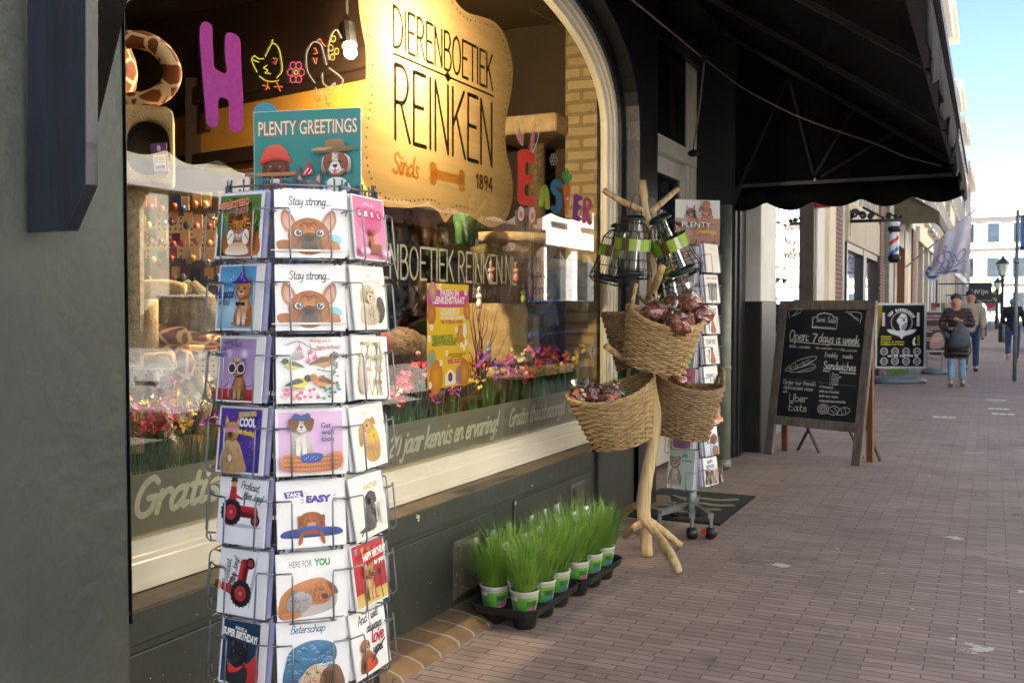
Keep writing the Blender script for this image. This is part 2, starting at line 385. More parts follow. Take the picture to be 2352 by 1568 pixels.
class Art:
 """layers of flat shapes; mp(u, v, h) puts a point of the picture on its real surface, h = height above it"""
 def __init__(s, mp, dz=6e-5, mb=None): s.mp = mp; s.dz = dz; s.mb = mb or MB(); s.k = 1
 def emit(s, vs, fs, cols):
  h = s.k*s.dz; s.k += 1
  s.mb.add([s.mp(v[0], v[1], h) for v in vs], fs, cols); return s
 def Pg(s, pts, col, col2=None):
  col = lin(col); p = [Vector((q[0], q[1], 0)) for q in pts]
  fs = []
  for t in tessellate_polygon([p]):
   a, b, c = (p[i] for i in t); fs.append(tuple(t) if (b-a).cross(c-a).z > 0 else tuple(t)[::-1])
  if col2:
   col2 = lin(col2); lo = min(q.y for q in p); hi = max(q.y for q in p)+1e-9
   cs = [tuple(col[i]+(col2[i]-col[i])*(q.y-lo)/(hi-lo) for i in range(3)) for q in p]
  else: cs = [col]*len(p)
  return s.emit(p, fs, cs)
 def R(s, x0, y0, x1, y1, col, col2=None): return s.Pg([(x0, y0), (x1, y0), (x1, y1), (x0, y1)], col, col2)
 def B(s, pts, col, col2=None, n=5): return s.Pg(catmull([(q[0], q[1], 0) for q in pts], n, True), col, col2)
 def E(s, x, y, rx, ry, col, rot=0, col2=None, n=22):
  """ellipse, col = centre, col2 = rim"""
  col = lin(col); col2 = lin(col2) if col2 else col; c, si = math.cos(R(rot)), math.sin(R(rot))
  vs = [(x, y)]+[(x+rx*math.cos(2*math.pi*k/n)*c-ry*math.sin(2*math.pi*k/n)*si, y+rx*math.cos(2*math.pi*k/n)*si+ry*math.sin(2*math.pi*k/n)*c) for k in range(n)]
  return s.emit(vs, [(0, k+1, (k+1) % n+1) for k in range(n)], [col]+[col2]*n)
 def S(s, pts, w, col, smooth=True, n=5):
  if smooth and len(pts) > 2: pts = catmull([(q[0], q[1], 0) for q in pts], n)
  vs, fs = ribbon2(pts, w); return s.emit(vs, fs, [lin(col)]*len(vs))
 def hw(s, t, x, y, size, col, w=.13, slant=.0, rot=0, wx=1.0, smooth=True, fit=None, arc=0):
  """hand lettering from strokes; size = capital height, fit = total width"""
  k = size/7; kx = k*wx
  if fit: kx = fit/max(hww(t), .1)
  c, si = math.cos(R(rot)), math.sin(R(rot)); ox = 0; tot = hww(t)*kx
  for ch in t:
   if ch == ' ': ox += 2.2*kx; continue
   wd, sts = HW.get(ch, HW['o'])
   for st in sts:
    pl = catmull([(q[0], q[1], 0) for q in st], 4) if (smooth and len(st) > 2) else [Vector((q[0], q[1], 0)) for q in st]
    pp = []
    for q in pl:
     lx = ox+q.x*kx+q.y*k*slant; ly = q.y*k+(arc*(1-((lx-tot/2)/(tot/2+1e-6))**2) if arc else 0)
     pp.append((x+lx*c-ly*si, y+lx*si+ly*c))
    s.S(pp, size*w, col, smooth=False)
   ox += wd*kx
  return s
 def T(s, t, x, y, size, col, wx=1.0, bold=0, slant=0, rot=0, fit=None, align='L'):
  """type set in Blender's built-in face"""
  cu = bpy.data.curves.new('t', 'FONT'); cu.body = t; cu.size = 1; cu.offset = bold; cu.shear = slant; cu.resolution_u = 3
  ob = bpy.data.objects.new('t', cu); me = ob.to_mesh(); vs = [v.co.copy() for v in me.vertices]; fs = [tuple(p.vertices) for p in me.polygons]
  ob.to_mesh_clear(); bpy.data.objects.remove(ob); bpy.data.curves.remove(cu)
  if not vs: return s
  lo = min(v.x for v in vs); hi = max(v.x for v in vs); k = size/.73; kx = k*wx
  if fit: kx = fit/(hi-lo)
  c, si = math.cos(R(rot)), math.sin(R(rot)); sh = {'L': 0, 'C': (hi-lo)*kx/2, 'R': (hi-lo)*kx}[align]; out = []
  for v in vs:
   lx = (v.x-lo)*kx-sh; ly = v.y*k; out.append((x+lx*c-ly*si, y+lx*si+ly*c))
  return s.emit(out, fs, [lin(col)]*len(out))
 # ---- animals drawn for cards and posters -----------------------------------------------------------
 def eye(s, x, y, r, col='#2a1a10', white=None):
  if white: s.E(x, y, r*1.3, r*1.1, white)
  s.E(x, y, r, r, '#0c0806', col2=col); s.E(x+r*.3, y+r*.35, r*.25, r*.25, '#ffffff')
 def fur(s, x, y, rx, ry, cols, n=40, ln=.02, w=.004, seed=1, ang=-90, sp=35):
  q = random.Random(seed)
  for i in range(n):
   a = q.uniform(0, 6.283); d = math.sqrt(q.random()); px = x+rx*d*math.cos(a); py = y+ry*d*math.sin(a); b = R(ang+q.uniform(-sp, sp))
   s.S([(px, py), (px+ln*math.cos(b), py+ln*math.sin(b))], w, q.choice(cols), smooth=False)
 def head(s, x, y, r, c, dark, light, ears='pointy', muzzle=None, nose='#15100e', tongue=False, inner='#d9a08c', seed=1, eyer=.11, ecol='#3a2412', fur=True):
  muzzle = muzzle or light
  for sg in (-1, 1):
   if ears == 'pointy': s.B([(x+sg*r*.35, y+r*.6), (x+sg*r*.75, y+r*1.45), (x+sg*r*.95, y+r*1.4), (x+sg*r*.95, y+r*.45)], c, dark); s.B([(x+sg*r*.5, y+r*.7), (x+sg*r*.78, y+r*1.25), (x+sg*r*.86, y+r*.6)], inner)
   elif ears == 'floppy': s.B([(x+sg*r*.55, y+r*.75), (x+sg*r*1.15, y+r*.4), (x+sg*r*1.2, y-r*.6), (x+sg*r*.85, y-r*.7), (x+sg*r*.75, y+r*.1)], dark, c)
   elif ears == 'round': s.E(x+sg*r*.8, y+r*.8, r*.32, r*.32, inner, col2=dark)
  s.E(x, y, r, r*.98, c, col2=dark); s.E(x, y+r*.1, r*.85, r*.8, c, col2=c)
  if fur: s.fur(x, y+r*.1, r*.85, r*.8, [c, dark, light, c], 90, r*.22, r*.028, seed, sp=80)
  s.E(x, y-r*.38, r*.5, r*.42, muzzle, col2=c if muzzle == light else dark)
  for sg in (-1, 1): s.E(x+sg*r*.42, y+r*.2, r*.2, r*.17, dark); s.eye(x+sg*r*.42, y+r*.17, r*eyer, ecol)
  s.B([(x-r*.2, y-r*.12), (x+r*.2, y-r*.12), (x+r*.1, y-r*.32), (x-r*.1, y-r*.32)], nose); s.E(x-r*.06, y-r*.17, r*.06, r*.03, '#6a6260')
  s.S([(x, y-r*.3), (x, y-r*.48)], r*.05, nose); s.S([(x-r*.3, y-r*.5), (x-r*.14, y-r*.58), (x, y-r*.48), (x+r*.14, y-r*.58), (x+r*.3, y-r*.5)], r*.05, nose)
  if tongue: s.B([(x-r*.13, y-r*.55), (x+r*.13, y-r*.55), (x+r*.1, y-r*.85), (x-r*.1, y-r*.85)], '#e0707c')
 def sit(s, x, y, h, c, dark, light, ears='pointy', tongue=False, seed=1, muzzle=None):
  """sitting animal, y = ground line, h = height to the crown"""
  r = h*.2
  s.B([(x-h*.2, y), (x-h*.26, y+h*.2), (x-h*.17, y+h*.5), (x, y+h*.66), (x+h*.17, y+h*.5), (x+h*.26, y+h*.2), (x+h*.2, y)], dark, c)
  s.E(x, y+h*.38, h*.12, h*.24, light, col2=c); s.fur(x, y+h*.3, h*.2, h*.25, [c, dark, light], 90, h*.05, h*.007, seed, sp=30)
  for sg in (-1, 1):
   s.B([(x+sg*h*.03, y+h*.32), (x+sg*h*.12, y+h*.32), (x+sg*h*.11, y+h*.02), (x+sg*h*.03, y+h*.02)], light, c); s.E(x+sg*h*.075, y+h*.02, h*.06, h*.03, light, col2=c); s.E(x+sg*h*.2, y+h*.03, h*.08, h*.035, c, col2=dark)
  s.head(x, y+h*.74, r, c, dark, light, ears, muzzle, tongue=tongue, seed=seed)
 def tractor(s, x, y, k, rot=0):
  """little red tractor with driver, k = length"""
  c, si = math.cos(R(rot)), math.sin(R(rot))
  def P(a, b): return (x+k*(a*c-b*si), y+k*(a*si+b*c))
  def pg(pts, col): s.Pg([P(*q) for q in pts], col)
  def el(a, b, r1, r2, col, col2=None): q = P(a, b); s.E(q[0], q[1], k*r1, k*r2, col, col2=col2)
  s.B([P(-.1, -.02), P(.5, -.06), P(1.1, -.02), P(.5, .03)], '#b9bcc6')
  pg([(.25, .42), (.95, .36), (.98, .16), (.3, .18)], '#a01c2c'); pg([(.3, .44), (.92, .42), (.95, .34), (.28, .36)], '#c8283a'); pg([(.4, .3), (.8, .28), (.8, .2), (.4, .2)], '#5a1018')
  pg([(.52, .44), (.56, .44), (.56, .62), (.52, .62)], '#3a2a2a'); pg([(.76, .16), (.84, .16), (.9, .05), (.82, .05)], '#701420')
  el(.18, .27, .3, .3, '#2a2a2c'); el(.18, .27, .27, .27, '#151517')
  for i in range(18):
   a = i*20; s.S([P(.18+.26*math.cos(R(a)), .27+.26*math.sin(R(a))), P(.18+.31*math.cos(R(a+8)), .27+.31*math.sin(R(a+8)))], k*.03, '#303032', smooth=False)
  el(.18, .27, .17, .17, '#7c1424', '#c02c40'); el(.18, .27, .07, .07, '#d8a0a8', '#801828')
  el(.9, .13, .13, .13, '#1c1c1e'); el(.9, .13, .075, .075, '#8a1828', '#c03848')
  pg([(.1, .55), (.28, .55), (.32, .5), (.3, .85), (.14, .85)], '#b02c3c'); pg([(.2, .62), (.5, .56), (.5, .6), (.24, .7)], '#c03848'); el(.22, .93, .08, .09, '#d09878'); pg([(.12, .95), (.33, .95), (.3, 1.05), (.16, 1.05)], '#4a3a30')
def bordered(A, wd, ht, m, bgc, bg2=None):
 A.R(m, m, wd-m, ht-m, bgc, bg2)
# ------------------------------------------------------------------ ground
pav_m = brickm('pavers', '#9a8880', '#86766e', '#5c514b', .208, .0505, 'xy', msize=.0032, rough=.75, bump=.6, var=.22,
               stain=[('#7d736c', 1.1, .56, .8), ('#4a4a2c', 2.3, .66, .85), ('#3c302c', 5, .62, .9), ('#877c74', 22, .66, .78)])
speck(pav_m, '#c4c0b8', 3.2, .70, 3); speck(pav_m, '#cfccc6', 11, .715, 9); speck(pav_m, '#4a3e38', 7, .705, 5); speck(pav_m, '#b5aea6', 34, .715, 2)
g = MB()
N = 60
g.quad((-30, -40, 0), (60, -40, 0), (60, 400, 0), (-30, 400, 0))
struct(g.obj('pavement', pav_m))
asph = pm('asphalt', '#84807a', '#77736d', 6, .9, bump=.4, bscale=80)
g = MB(); g.box(3.6, 7.0, -40, 300, -.02, .004); struct(g.obj('road', asph))
kerb_m = pm('kerb stone', '#8a867e', '#77736c', 9, .85, bump=.3)
g = MB(); g.box(3.42, 3.6, -40, 300, -.02, .012); struct(g.obj('kerb', kerb_m))
g = MB()
for i, (vx, vy) in enumerate(((2165, 957), (2285, 918), (2290, 938), (2300, 950), (2222, 885))):
 p = onZ(vx, vy)
 for k in range(3 if i != 4 else 2): g.box(p.x-.11+k*.09, p.x-.03+k*.09, p.y-.12, p.y+.02, -.002, .004)
mk = pm('white stone', '#d8d8d4', '#b8b8b4', 30, .7)
struct(g.obj('pavement_marker_stones', mk))

# ------------------------------------------------------------------ the pet shop front (plane X = 0 faces the street)
dark_m = pm('dark green paint', '#545a54', '#4c524d', 2.2, .42, bump=.75, bscale=19, spec=.4)
speck(dark_m, '#cfcdbb', 26, .765, 4)
plinth_m = pm('plinth paint', '#3a3e38', '#31352f', 3, .45, bump=.25, bscale=22)
speck(plinth_m, '#cfc9ac', 17, .695, 2); speck(plinth_m, '#bdb79c', 60, .70, 6)
def bumpd(mt, d):
 for n in mt.node_tree.nodes:
  if n.type == 'BUMP': n.inputs['Distance'].default_value = d
bumpd(dark_m, .011); bumpd(plinth_m, .012)
black_m = pm('black paint', '#121314', '#191a1b', 5, .38, bump=.15, bscale=40)
cream_m = pm('cream paint', '#e6dfca', '#ddd5be', 3, .28, bump=.12, bscale=14, coat=.3)
speck(cream_m, '#6a5f4c', 30, .80, 5)
ledge_m = pm('weathered ledge', '#6b5d48', '#51483a', 6, .7, bump=.4, bscale=30)
shop = thing('shop_building', 'dark painted shop front with a wide arched display window, cream frame and black door bay', 'shop', (0, 0, 0))
AC, AA, AB, AZ, AN = 4.03, 2.12, .80, 2.45, 2.5
def arch(off=0, n=36, z0=.676):
 """window opening outline in the (Y, Z) plane, grown by off"""
 a, b = AA+off, AB+off; pts = [(AC-a, z0)]
 for i in range(n+1):
  t = math.pi*(1-i/n); c, s_ = math.cos(t), math.sin(t)
  pts.append((AC+a*math.copysign(abs(c)**(2/AN), c), AZ+b*abs(s_)**(2/AN)))
 pts.append((AC+a, z0)); return pts
def ring(mb, inner, outer, x0, x1):
 """band between two outlines of equal length, from x0 (back) to x1 (front)"""
 n = len(inner); vs = []
 for x in (x0, x1):
  vs += [(x, *p) for p in inner]+[(x, *p) for p in outer]
 fs = []
 for i in range(n-1):
  fs += [(2*n+i, 2*n+i+1, 3*n+i+1, 3*n+i), (i, n+i, n+i+1, i+1), (i+1, 2*n+i+1, 2*n+i, i), (n+i, 3*n+i, 3*n+i+1, n+i+1)]
 mb.add(vs, fs)
def holed(mb, loops, x, flip=False):
 """flat wall at X = x with openings, loops in (Y, Z)"""
 vv = [[Vector((x, p[0], p[1])) for p in l] for l in loops]; flat = [v for l in vv for v in l]
 fs = []
 for t in tessellate_polygon(vv):
  t = tuple(t); a, b, c = (flat[i] for i in t)
  if ((b-a).cross(c-a).x > 0) == flip: t = t[::-1]
  fs.append(t)
 mb.add(flat, fs)
PY = Yx(291.5); DY0 = Yx(1509); DY1 = 8.93; EY = Yx(1713)
# pier on the left, gloss plaster
m = MB(); m.box(-.5, 0, -6, PY, -.02, 4.2); pier = m.obj('plaster_pier', dark_m, shop, bevel=.012)
# black wall round the arch, with its reveal
m = MB()
op = [(max(a, PY+.006), b) for a, b in arch(.075, z0=.5)]
holed(m, [[(PY+.004, .52), (PY+.004, 4.2), (DY0, 4.2), (DY0, 0.0), (op[-1][0], 0.0)]+[p for p in op[::-1]]+[]], 0)
n = len(op)
m.add([(0, *p) for p in op]+[(-.1, *p) for p in op], [(i, i+1, n+i+1, n+i) for i in range(n-1)])
o1 = arch(.0); o2 = arch(.30); ring(m, [(a, max(b, .5)) for a, b in o1], o2, -.12, -.1)
m.box(-.5, 0, DY0-.002, DY0, 0, 4.2)
m.obj('arched_wall', black_m, shop)
# door bay far reveal, lintel, remaining wall to the neighbour
m = MB(); m.box(-.5, 0, DY1, EY-.01, 0, 4.2); m.box(-.4, -.004, DY1+.12, DY1+.16, .1, 3.6); m.box(0, .02, DY1+.1, DY1+.22, 0, 3.7); m.obj('end_pier', black_m, shop, bevel=.006)
m = MB(); m.box(-.5, -.002, DY0, DY1, 3.72, 4.2); m.box(-.34, -.3, DY0, DY1, 3.5, 3.72); m.obj('lintel', black_m, shop)
m = MB(); m.box(-12, -.5, -6, EY-.02, 4.2, 6.6); m.box(-.5, 0, -6, EY-.01, 4.2, 6.6); m.obj('upper_wall', brickm('shop brick', '#7a4a3a', '#6c4034', '#8a8078', .22, .065, 'yz', .01), shop)  # unseen upper wall, height kept low so sun reaches the road
# plinth with two framed panels, ledge
m = MB(); PE = Yx(1400)
m.box(-.5, -.03, PY, op[-1][0]+.002, .0, .5)
m.box(-.03, -.016, PY, PE-.24, .43, .524); 
for a, b in ((PY, Yx(1178)), (Yx(1190), PE-.25)): m.box(-.03, -.02, a+.0, b, .05, .405)
m.box(-.03, -.005, PE-.16, PE, 0, .5)
m.obj('plinth', plinth_m, shop, bevel=.004)
m = MB(); m.prism([(-.2, PY, .541), (-.2, PY, .525), (-.01, PY, .5255), (-.01, PY, .532)], (0, op[-1][0]-PY-.002, 0)); m.obj('ledge', ledge_m, shop)
strip_m = brickm('edging brick', '#7f6447', '#6c553c', '#9a9080', .14, .26, 'yx', .008, .7, .6, off=0, var=.3, scale2=7, stain=[('#5a5030', 9, .6, .8)])
m = MB(); m.smooth = False
m.prism([(-.03, PY, 0), (.175, PY, 0), (.165, PY, .016), (.12, PY, .034), (.04, PY, .046), (-.03, PY, .05)], (0, 2.05, 0)); m.obj('brick_edging', strip_m, shop)
m = MB(); m.prism([(-.3, PY, .0), (.3, PY, 0), (.28, PY, .002)], (0, .001, 0))
# cream bottom rail (moulded) and arched frame
m = MB(); m.prism([(-.2, PY, .541), (-.112, PY, .541), (-.112, PY, .556), (-.122, PY, .561), (-.122, PY, .618), (-.129, PY, .622), (-.129, PY, .636), (-.137, PY, .641), (-.137, PY, .66), (-.152, PY, .676), (-.2, PY, .676)], (0, 6.12-PY, 0)); m.obj('window_sill', cream_m, shop)
m = MB(); 
ring(m, arch(-.05), arch(0.0), -.2, -.12); ring(m, arch(-.085), arch(-.051), -.2, -.135); ring(m, arch(-.115), arch(-.086), -.2, -.15)
m.obj('window_frame', cream_m, shop)
win_m = glassm('shop glass', (.95, .96, .94), 1.5, 0, 1.4)
m = MB(); holed(m, [arch(-.1)], -.16); win = m.obj('window_glass', win_m, shop)
# vents
vent_m = pm('vent paint', '#6a6553', '#4c4a3e', 14, .5, bump=.3)
speck(vent_m, '#d8d2b8', 40, .66, 8)
def vent(x0, y0, x1, y1):
 a = onX(x0, y0, -.02); b = onX(x1, y1, -.02); z0, z1 = min(a.z, b.z), max(a.z, b.z)
 m = MB(); m.box(-.02, -.014, a.y, b.y, z0, z1); k = 13
 for i in range(k):
  z = z0+.02+(z1-z0-.05)*i/(k-1); m.prism([(-.014, a.y+.025, z), (.004, a.y+.025, z), (-.014, a.y+.025, z+.012)], (0, b.y-a.y-.05, 0))
 return m.obj('vent_grille', vent_m, shop)
vent(1040, 1245, 1098, 1345); vent(1310, 1112, 1340, 1200)
# side bracket board on the pier
navy_m = pm('navy board paint', '#232b3b', '#1b212d', 3, .4, bump=.2, bscale=9, stretch=(6, 6, .7), coat=.2)
speck(navy_m, '#56606a', 30, .74, 1)
YB = Yx(57)
pa = [onY(x, y, YB) for x, y in ((62, -60), (62, 532), (152, 528), (197, 424), (197, -60))]
m = MB(); m.prism([(max(p.x, 0.0), YB, p.z) for p in pa], (0, .035, 0)); m.obj('bracket_board', navy_m, shop, bevel=.002)
m = MB(); m.prism([onX(208, -40, .004), onX(214, 282, .004), onX(292, -40, .004)], (.018, 0, 0)); m.obj('pier_wedge', pm('wedge brown', '#1c1815', '#14110e', 5, .8, spec=.05), shop)  # thin dark brown wedge flat on the pier, tip down
# door in its recess: white frame, transom light, door leaf with glass
white_m = pm('white frame paint', '#c9c7bf', '#bdbab0', 4, .4, bump=.1)
DX = -.36
door = MB(); zt = onX(1513, 265, DX).z; Zt = 2.62
door.box(DX-.08, DX, DY1-.17, DY1, 0, 3.72); door.box(DX-.08, DX, DY0, DY0+.17, 0, 3.72); door.box(DX-.08, DX, DY0+.17, DY1-.17, 3.6, 3.72)
door.box(DX-.09, DX+.03, DY0+.17, DY1-.1, Zt, Zt+.13); door.box(DX-.05, DX-.02, DY1-.26, DY1-.17, 0, 3.6)
dfr = door.obj('door_frame', white_m, shop, bevel=.006)
m = MB(); m.box(DX-.06, DX-.03, DY0+.17, DY1-.262, Zt+.132, 3.598); m.obj('transom_window', glassm('dim glass', (.35, .33, .28), 1.5, 0, 1.2), shop)
m = MB(); m.box(DX-.07, DX-.03, DY0+.18, DY0+.33, .05, Zt-.01); m.box(DX-.07, DX-.03, DY1-.42, DY1-.265, .05, Zt-.01); m.box(DX-.07, DX-.03, DY0+.33, DY1-.42, Zt-.15, Zt-.01); m.box(DX-.07, DX-.03, DY0+.33, DY1-.42, .05, .45)
dl = m.obj('door_leaf', white_m, shop, bevel=.004)
m = MB(); m.box(DX-.055, DX-.045, DY0+.33, DY1-.42, .45, Zt-.15); m.obj('door_glass', glassm('door glass', (.5, .48, .42), 1.5, 0, 1.2), dl)
m = MB(); q = onX(1528, 440, DX-.04)
A = Art(lambda u, v, h: (DX-.043+h, u, v), mb=m); A.hw('OPEN', q.y-.1, q.z, .07, '#20201c', w=.16); A.hw('KEN', q.y-.18, q.z-.33, .16, '#cfcfc4', w=.12, wx=.6); m.obj('door_lettering', printed('decal', .5), dl)
m = MB(); m.box(-2.9, -2.88, DY0-.5, DY1+.5, 0, 4); m.box(-2.9, -.5, DY1+.4, DY1+.42, 0, 4); m.obj('hall_wall', pm('hall brown', '#4a3a26', '#3a2d1d', 3, .8), shop)
# inside of the shop: floor, display stage, ceiling, back walls
ceil_m = pm('shop ceiling', '#5e4c2c', '#53432a', 2, .7, bump=.1)
wall_m = pm('shop wall', '#453623', '#392d1e', 2, .8)
ochre_m = pm('ochre panel', '#b3812f', '#a5762b', 2, .7)
timb_m = pm('dark timber', '#2c1d12', '#1f140c', 5, .5, stretch=(1, 1, .2), bump=.2)
m = MB(); m.box(-4.2, -.22, 1.5, 6.5, 3.36, 3.42); m.obj('ceiling', ceil_m, shop)
m = MB(); m.box(-4.22, -4.2, 1.4, 6.6, 0, 3.4); m.box(-4.2, -.5, 6.5, 6.55, 0, 3.4); m.box(-4.2, -.5, 1.4, 1.45, 0, 3.4); m.obj('inner_wall', wall_m, shop)
stage_m = pm('display stage', '#3a3226', '#2c261d', 6, .7)
m = MB(); m.box(-1.5, -.22, 1.5, 6.4, .3, .60); m.box(-4.2, -1.5, 1.5, 6.5, -.01, .02); m.obj('display_stage', stage_m, shop)
br_m = brickm('painted inner brick', '#a8936a', '#9c855a', '#84704a', .21, .075, 'xz', .012, .75, 1.0, var=.2, scale2=4)
m = MB(); m.box(-.44, -.22, 6.02, 6.4, .6, 3.36); m.obj('brick_pier', br_m, shop)
# leaning partition with timber frame and lit ochre panels
def dpart(x): return 1/(.1667+(x-375)*.0000945)
def PT(x, y, back=0): return atd(x, y, dpart(x)+back)
m = MB(); a, b, c, d = PT(250, 700, .03), PT(860, 760, .03), PT(860, 40, .03), PT(250, 90, .03); m.quad(a, b, c, d); m.obj('partition_panel', ochre_m, shop)
m = MB()
for (x0, y0, x1, y1, wd) in ((446, 180, 446, 700, .09), (240, 398, 585, 352, .075), (585, 352, 850, 290, .075), (240, 270, 850, 130, .10), (478, 100, 478, 300, .02)):
 m.bar(PT(x0, y0), PT(x1, y1), wd, .04, up=FW)
m.quad(PT(250, 300, .02), PT(850, 180, .02), PT(850, -40, .02), PT(250, 60, .02))
m.obj('timber_frame', timb_m, shop)
m = MB(); m.bar(onZ(285, 195, 3.3), onZ(860, 50, 3.3), .1, .08); m.obj('ceiling_rail', timb_m, shop)

# ------------------------------------------------------------------ lamp inside the window
bp_ = atd(805, 121, 4.35)
lamp = thing('spot_lamp', 'bright round bulb glowing behind the window beside the gold sign', 'lamp', bp_)
m = MB(); m.smooth = True; m.ball(bp_, .028, 16, 10); m.obj('bulb', pm('bulb glow', '#ffe2b0', None, 1, emit=('#ffd9a0', 60)), lamp)
m = MB(); m.tube([bp_+Vector((-.02, .02, .035)), bp_+Vector((-.06, .06, .14))], .035, 12); m.tube([bp_+Vector((-.06, .06, .14)), (bp_.x-.06, bp_.y+.06, 3.35)], .008, 6); m.obj('lamp_holder', black_m, lamp)
pl = bpy.data.lights.new('bulb_light', 'POINT'); pl.energy = 27; pl.color = (1, .78, .50); pl.shadow_soft_size = .03
po = bpy.data.objects.new('bulb_light', pl); COL.objects.link(po); po.parent = lamp; po.location = (.05, -.02, -.02)

# ------------------------------------------------------------------ awning
awn_m = pm('black canvas', '#060607', '#09090a', 6, .75, bump=.15, bscale=60)
rim_m = pm('awning bar', '#26292b', '#1e2123', 10, .45)
val_m = pm('grey valance face', '#181c20', '#121518', 12, .8, bump=.2, bscale=20, spec=.2)
AX = 1.875; A0, A1 = 3.55, 8.91; ZB, ZT, ZW = 2.205, 2.44, 3.72
awn = thing('awning', 'long black canvas awning with scalloped valance over the dark shop front', 'awning', (AX, A1, ZT))
m = MB(); m.prism([(0, A0, ZW), (AX, A0, ZT+.03), (AX, A0, ZT+.05), (0, A0, ZW+.02)], (0, A1-A0, 0)); m.obj('canopy', awn_m, awn)
m = MB(); m.prism([(0, A1-.006, ZT), (AX, A1-.006, ZT), (AX, A1-.006, ZT+.03), (0, A1-.006, ZW)], (0, .005, 0))
m.obj('side_panel', awn_m, awn)
def scallop(u, p=.42, a=.055): return a*abs(math.sin(math.pi*u/p))
m = MB(); n = 220
top = [(AX, A0+(A1-A0)*i/n, ZT) for i in range(n+1)]; bot = [(AX+.004*math.sin(i*.7)+.012*math.sin(i*.21), A0+(A1-A0)*i/n, ZB+.055-scallop(A1-(A0+(A1-A0)*i/n))) for i in range(n+1)]
mid = [((a[0]+b[0])/2+.01*math.sin(i*.33), a[1], (a[2]+b[2])/2) for i, (a, b) in enumerate(zip(top, bot))]
q = len(top); m.smooth = True
m.add(top+mid+bot, [(r*q+i, (r+1)*q+i, (r+1)*q+i+1, r*q+i+1) for r in range(2) for i in range(n)])
vo = m.obj('front_valance', val_m, awn); sd = vo.modifiers.new('thick', 'SOLIDIFY'); sd.thickness = .006
m = MB(); n = 60
top = [(AX*i/n, A1, ZT) for i in range(n+1)]; bot = [(AX*i/n, A1+.015*math.sin(i*.5), ZB+.075-scallop(AX-AX*i/n, .40, .062)+.008*math.sin(i*.27)) for i in range(n+1)]
m.smooth = True; q = n+1; m.add(top+bot, [(i, i+1, q+i+1, q+i) for i in range(n)]); so_ = m.obj('side_valance', awn_m, awn); sd = so_.modifiers.new('thick', 'SOLIDIFY'); sd.thickness = .006
m = MB(); m.bar((AX-.05, A0, ZT+.02), (AX-.05, A1, ZT+.02), .075, .05); m.bar((0.03, A1-.03, ZT), (AX, A1-.03, ZT), .03, .03)
m.obj('front_bar', rim_m, awn)
m = MB(); m.bar((AX+.012, A0, ZT+.03), (AX+.012, A1+.01, ZT+.03), .02, .05); m.obj('rim_strip', black_m, awn)
arm_m = pm('awning arm', '#0b0c0d', '#08090a', 6, .7)
def armbar(p, q, wd=.022):
 m = MB(); m.bar(p, q, wd, wd); m.obj('folding_arm', arm_m, awn)
E1 = A1-.06
def e(x, y, k=0): return onY(x, y, E1-k)
armbar(e(1812, 180), e(1690, 445)); armbar(e(1700, 430), e(1642, 560), .035); armbar(e(1815, 190), e(1868, 400)); armbar(e(2015, 160), e(1872, 402)); armbar(e(2130, 258), e(1886, 406))
for yy in (3.2, 4.9, 6.6, 8.2):
 m = MB(); m.bar((.05, yy, ZW-.1), (AX-.06, yy, ZT-.005), .035, .03); m.obj('rafter', arm_m, awn)
m = MB(); A = Art(lambda u, v, h: (AX+.016+h, A1-.35-(3.9-u), ZT-.15+v), mb=m)
m = MB(); A = Art(lambda u, v, h: (AX+.02+h, u, v), mb=m); A.T('DIERENBOETIEK', A1-2.6, ZT-.12, .075, '#cfd3d6', fit=1.3); A.T('REINKEN', A1-1.2, ZT-.12, .075, '#cfd3d6', fit=.9); m.obj('valance_lettering', printed('decal', .5), awn)
cord_m = pm('cord', '#8a7a66', '#76685a', 40, .8)
tie = thing('sagging_cord', 'thin beige cord sagging under the black awning with a pulley by the door frame', 'cord', e(2165, 382))
m = MB(); m.smooth = True
cp = [onX(1440, -10, .15), onX(1520, 55, .12), onX(1605, 125, .06)]+[onY(x, y, E1-.5+.45*i/9) for i, (x, y) in enumerate(((1632, 146), (1700, 198), (1760, 232), (1820, 262), (1880, 286), (1950, 310), (2010, 330), (2070, 356), (2110, 368), (2162, 381)))]
m.tube(catmull(cp, 5), .007, 6); m.obj('cord', cord_m, tie)
m = MB(); m.tube([onX(1618, 140, .04), onX(1606, 250, .0), onX(1592, 345, -.1)], .007, 6); m.obj('down_cord', cord_m, tie)
m = MB(); q = onX(1616, 132, .05); m.ball(q, .035, 10, 8); m.tube([q+Vector((0, .05, .0)), q+Vector((0, .1, .03))], .012, 6); q = onX(1593, 352, -.08); m.ball(q, (.05, .03, .03), 10, 8); m.obj('pulley', arm_m, tie)
tri = MB(); q = e(1872, 412, .1); tri.prism([q+Vector((-.012, 0, -.012)), q+Vector((.012, 0, -.012)), q+Vector((0, 0, .016))], (0, -.01, 0))
tag(tri.obj('pink_flag', pm('pink plastic', '#e0a0c0', None, 3, .5), origin=q), 'tiny pink triangle tag under the awning end bar', 'tag')
# downpipe beyond the door
pipe_m = pm('galvanised pipe', '#8d9386', '#7a8076', 12, .5, metal=.2, bump=.1)
q = onZ(1664, 1078); PXY = onX(1664, 900, .1)
m = MB(); m.smooth = True; m.tube([(.1, PXY.y, .1), (.1, PXY.y, 2.2)], .052, 16); m.tube([(.1, PXY.y, .85), (.1, PXY.y, .88)], .057, 16); m.tube([(.1, PXY.y, .09), (.115, PXY.y-.02, .03)], [.055, .05], 16)
tag(m.obj('drainpipe', pipe_m, origin=(.1, PXY.y, 0)), 'pale grey drainpipe running down to the pavement behind the small card rack', 'drainpipe')
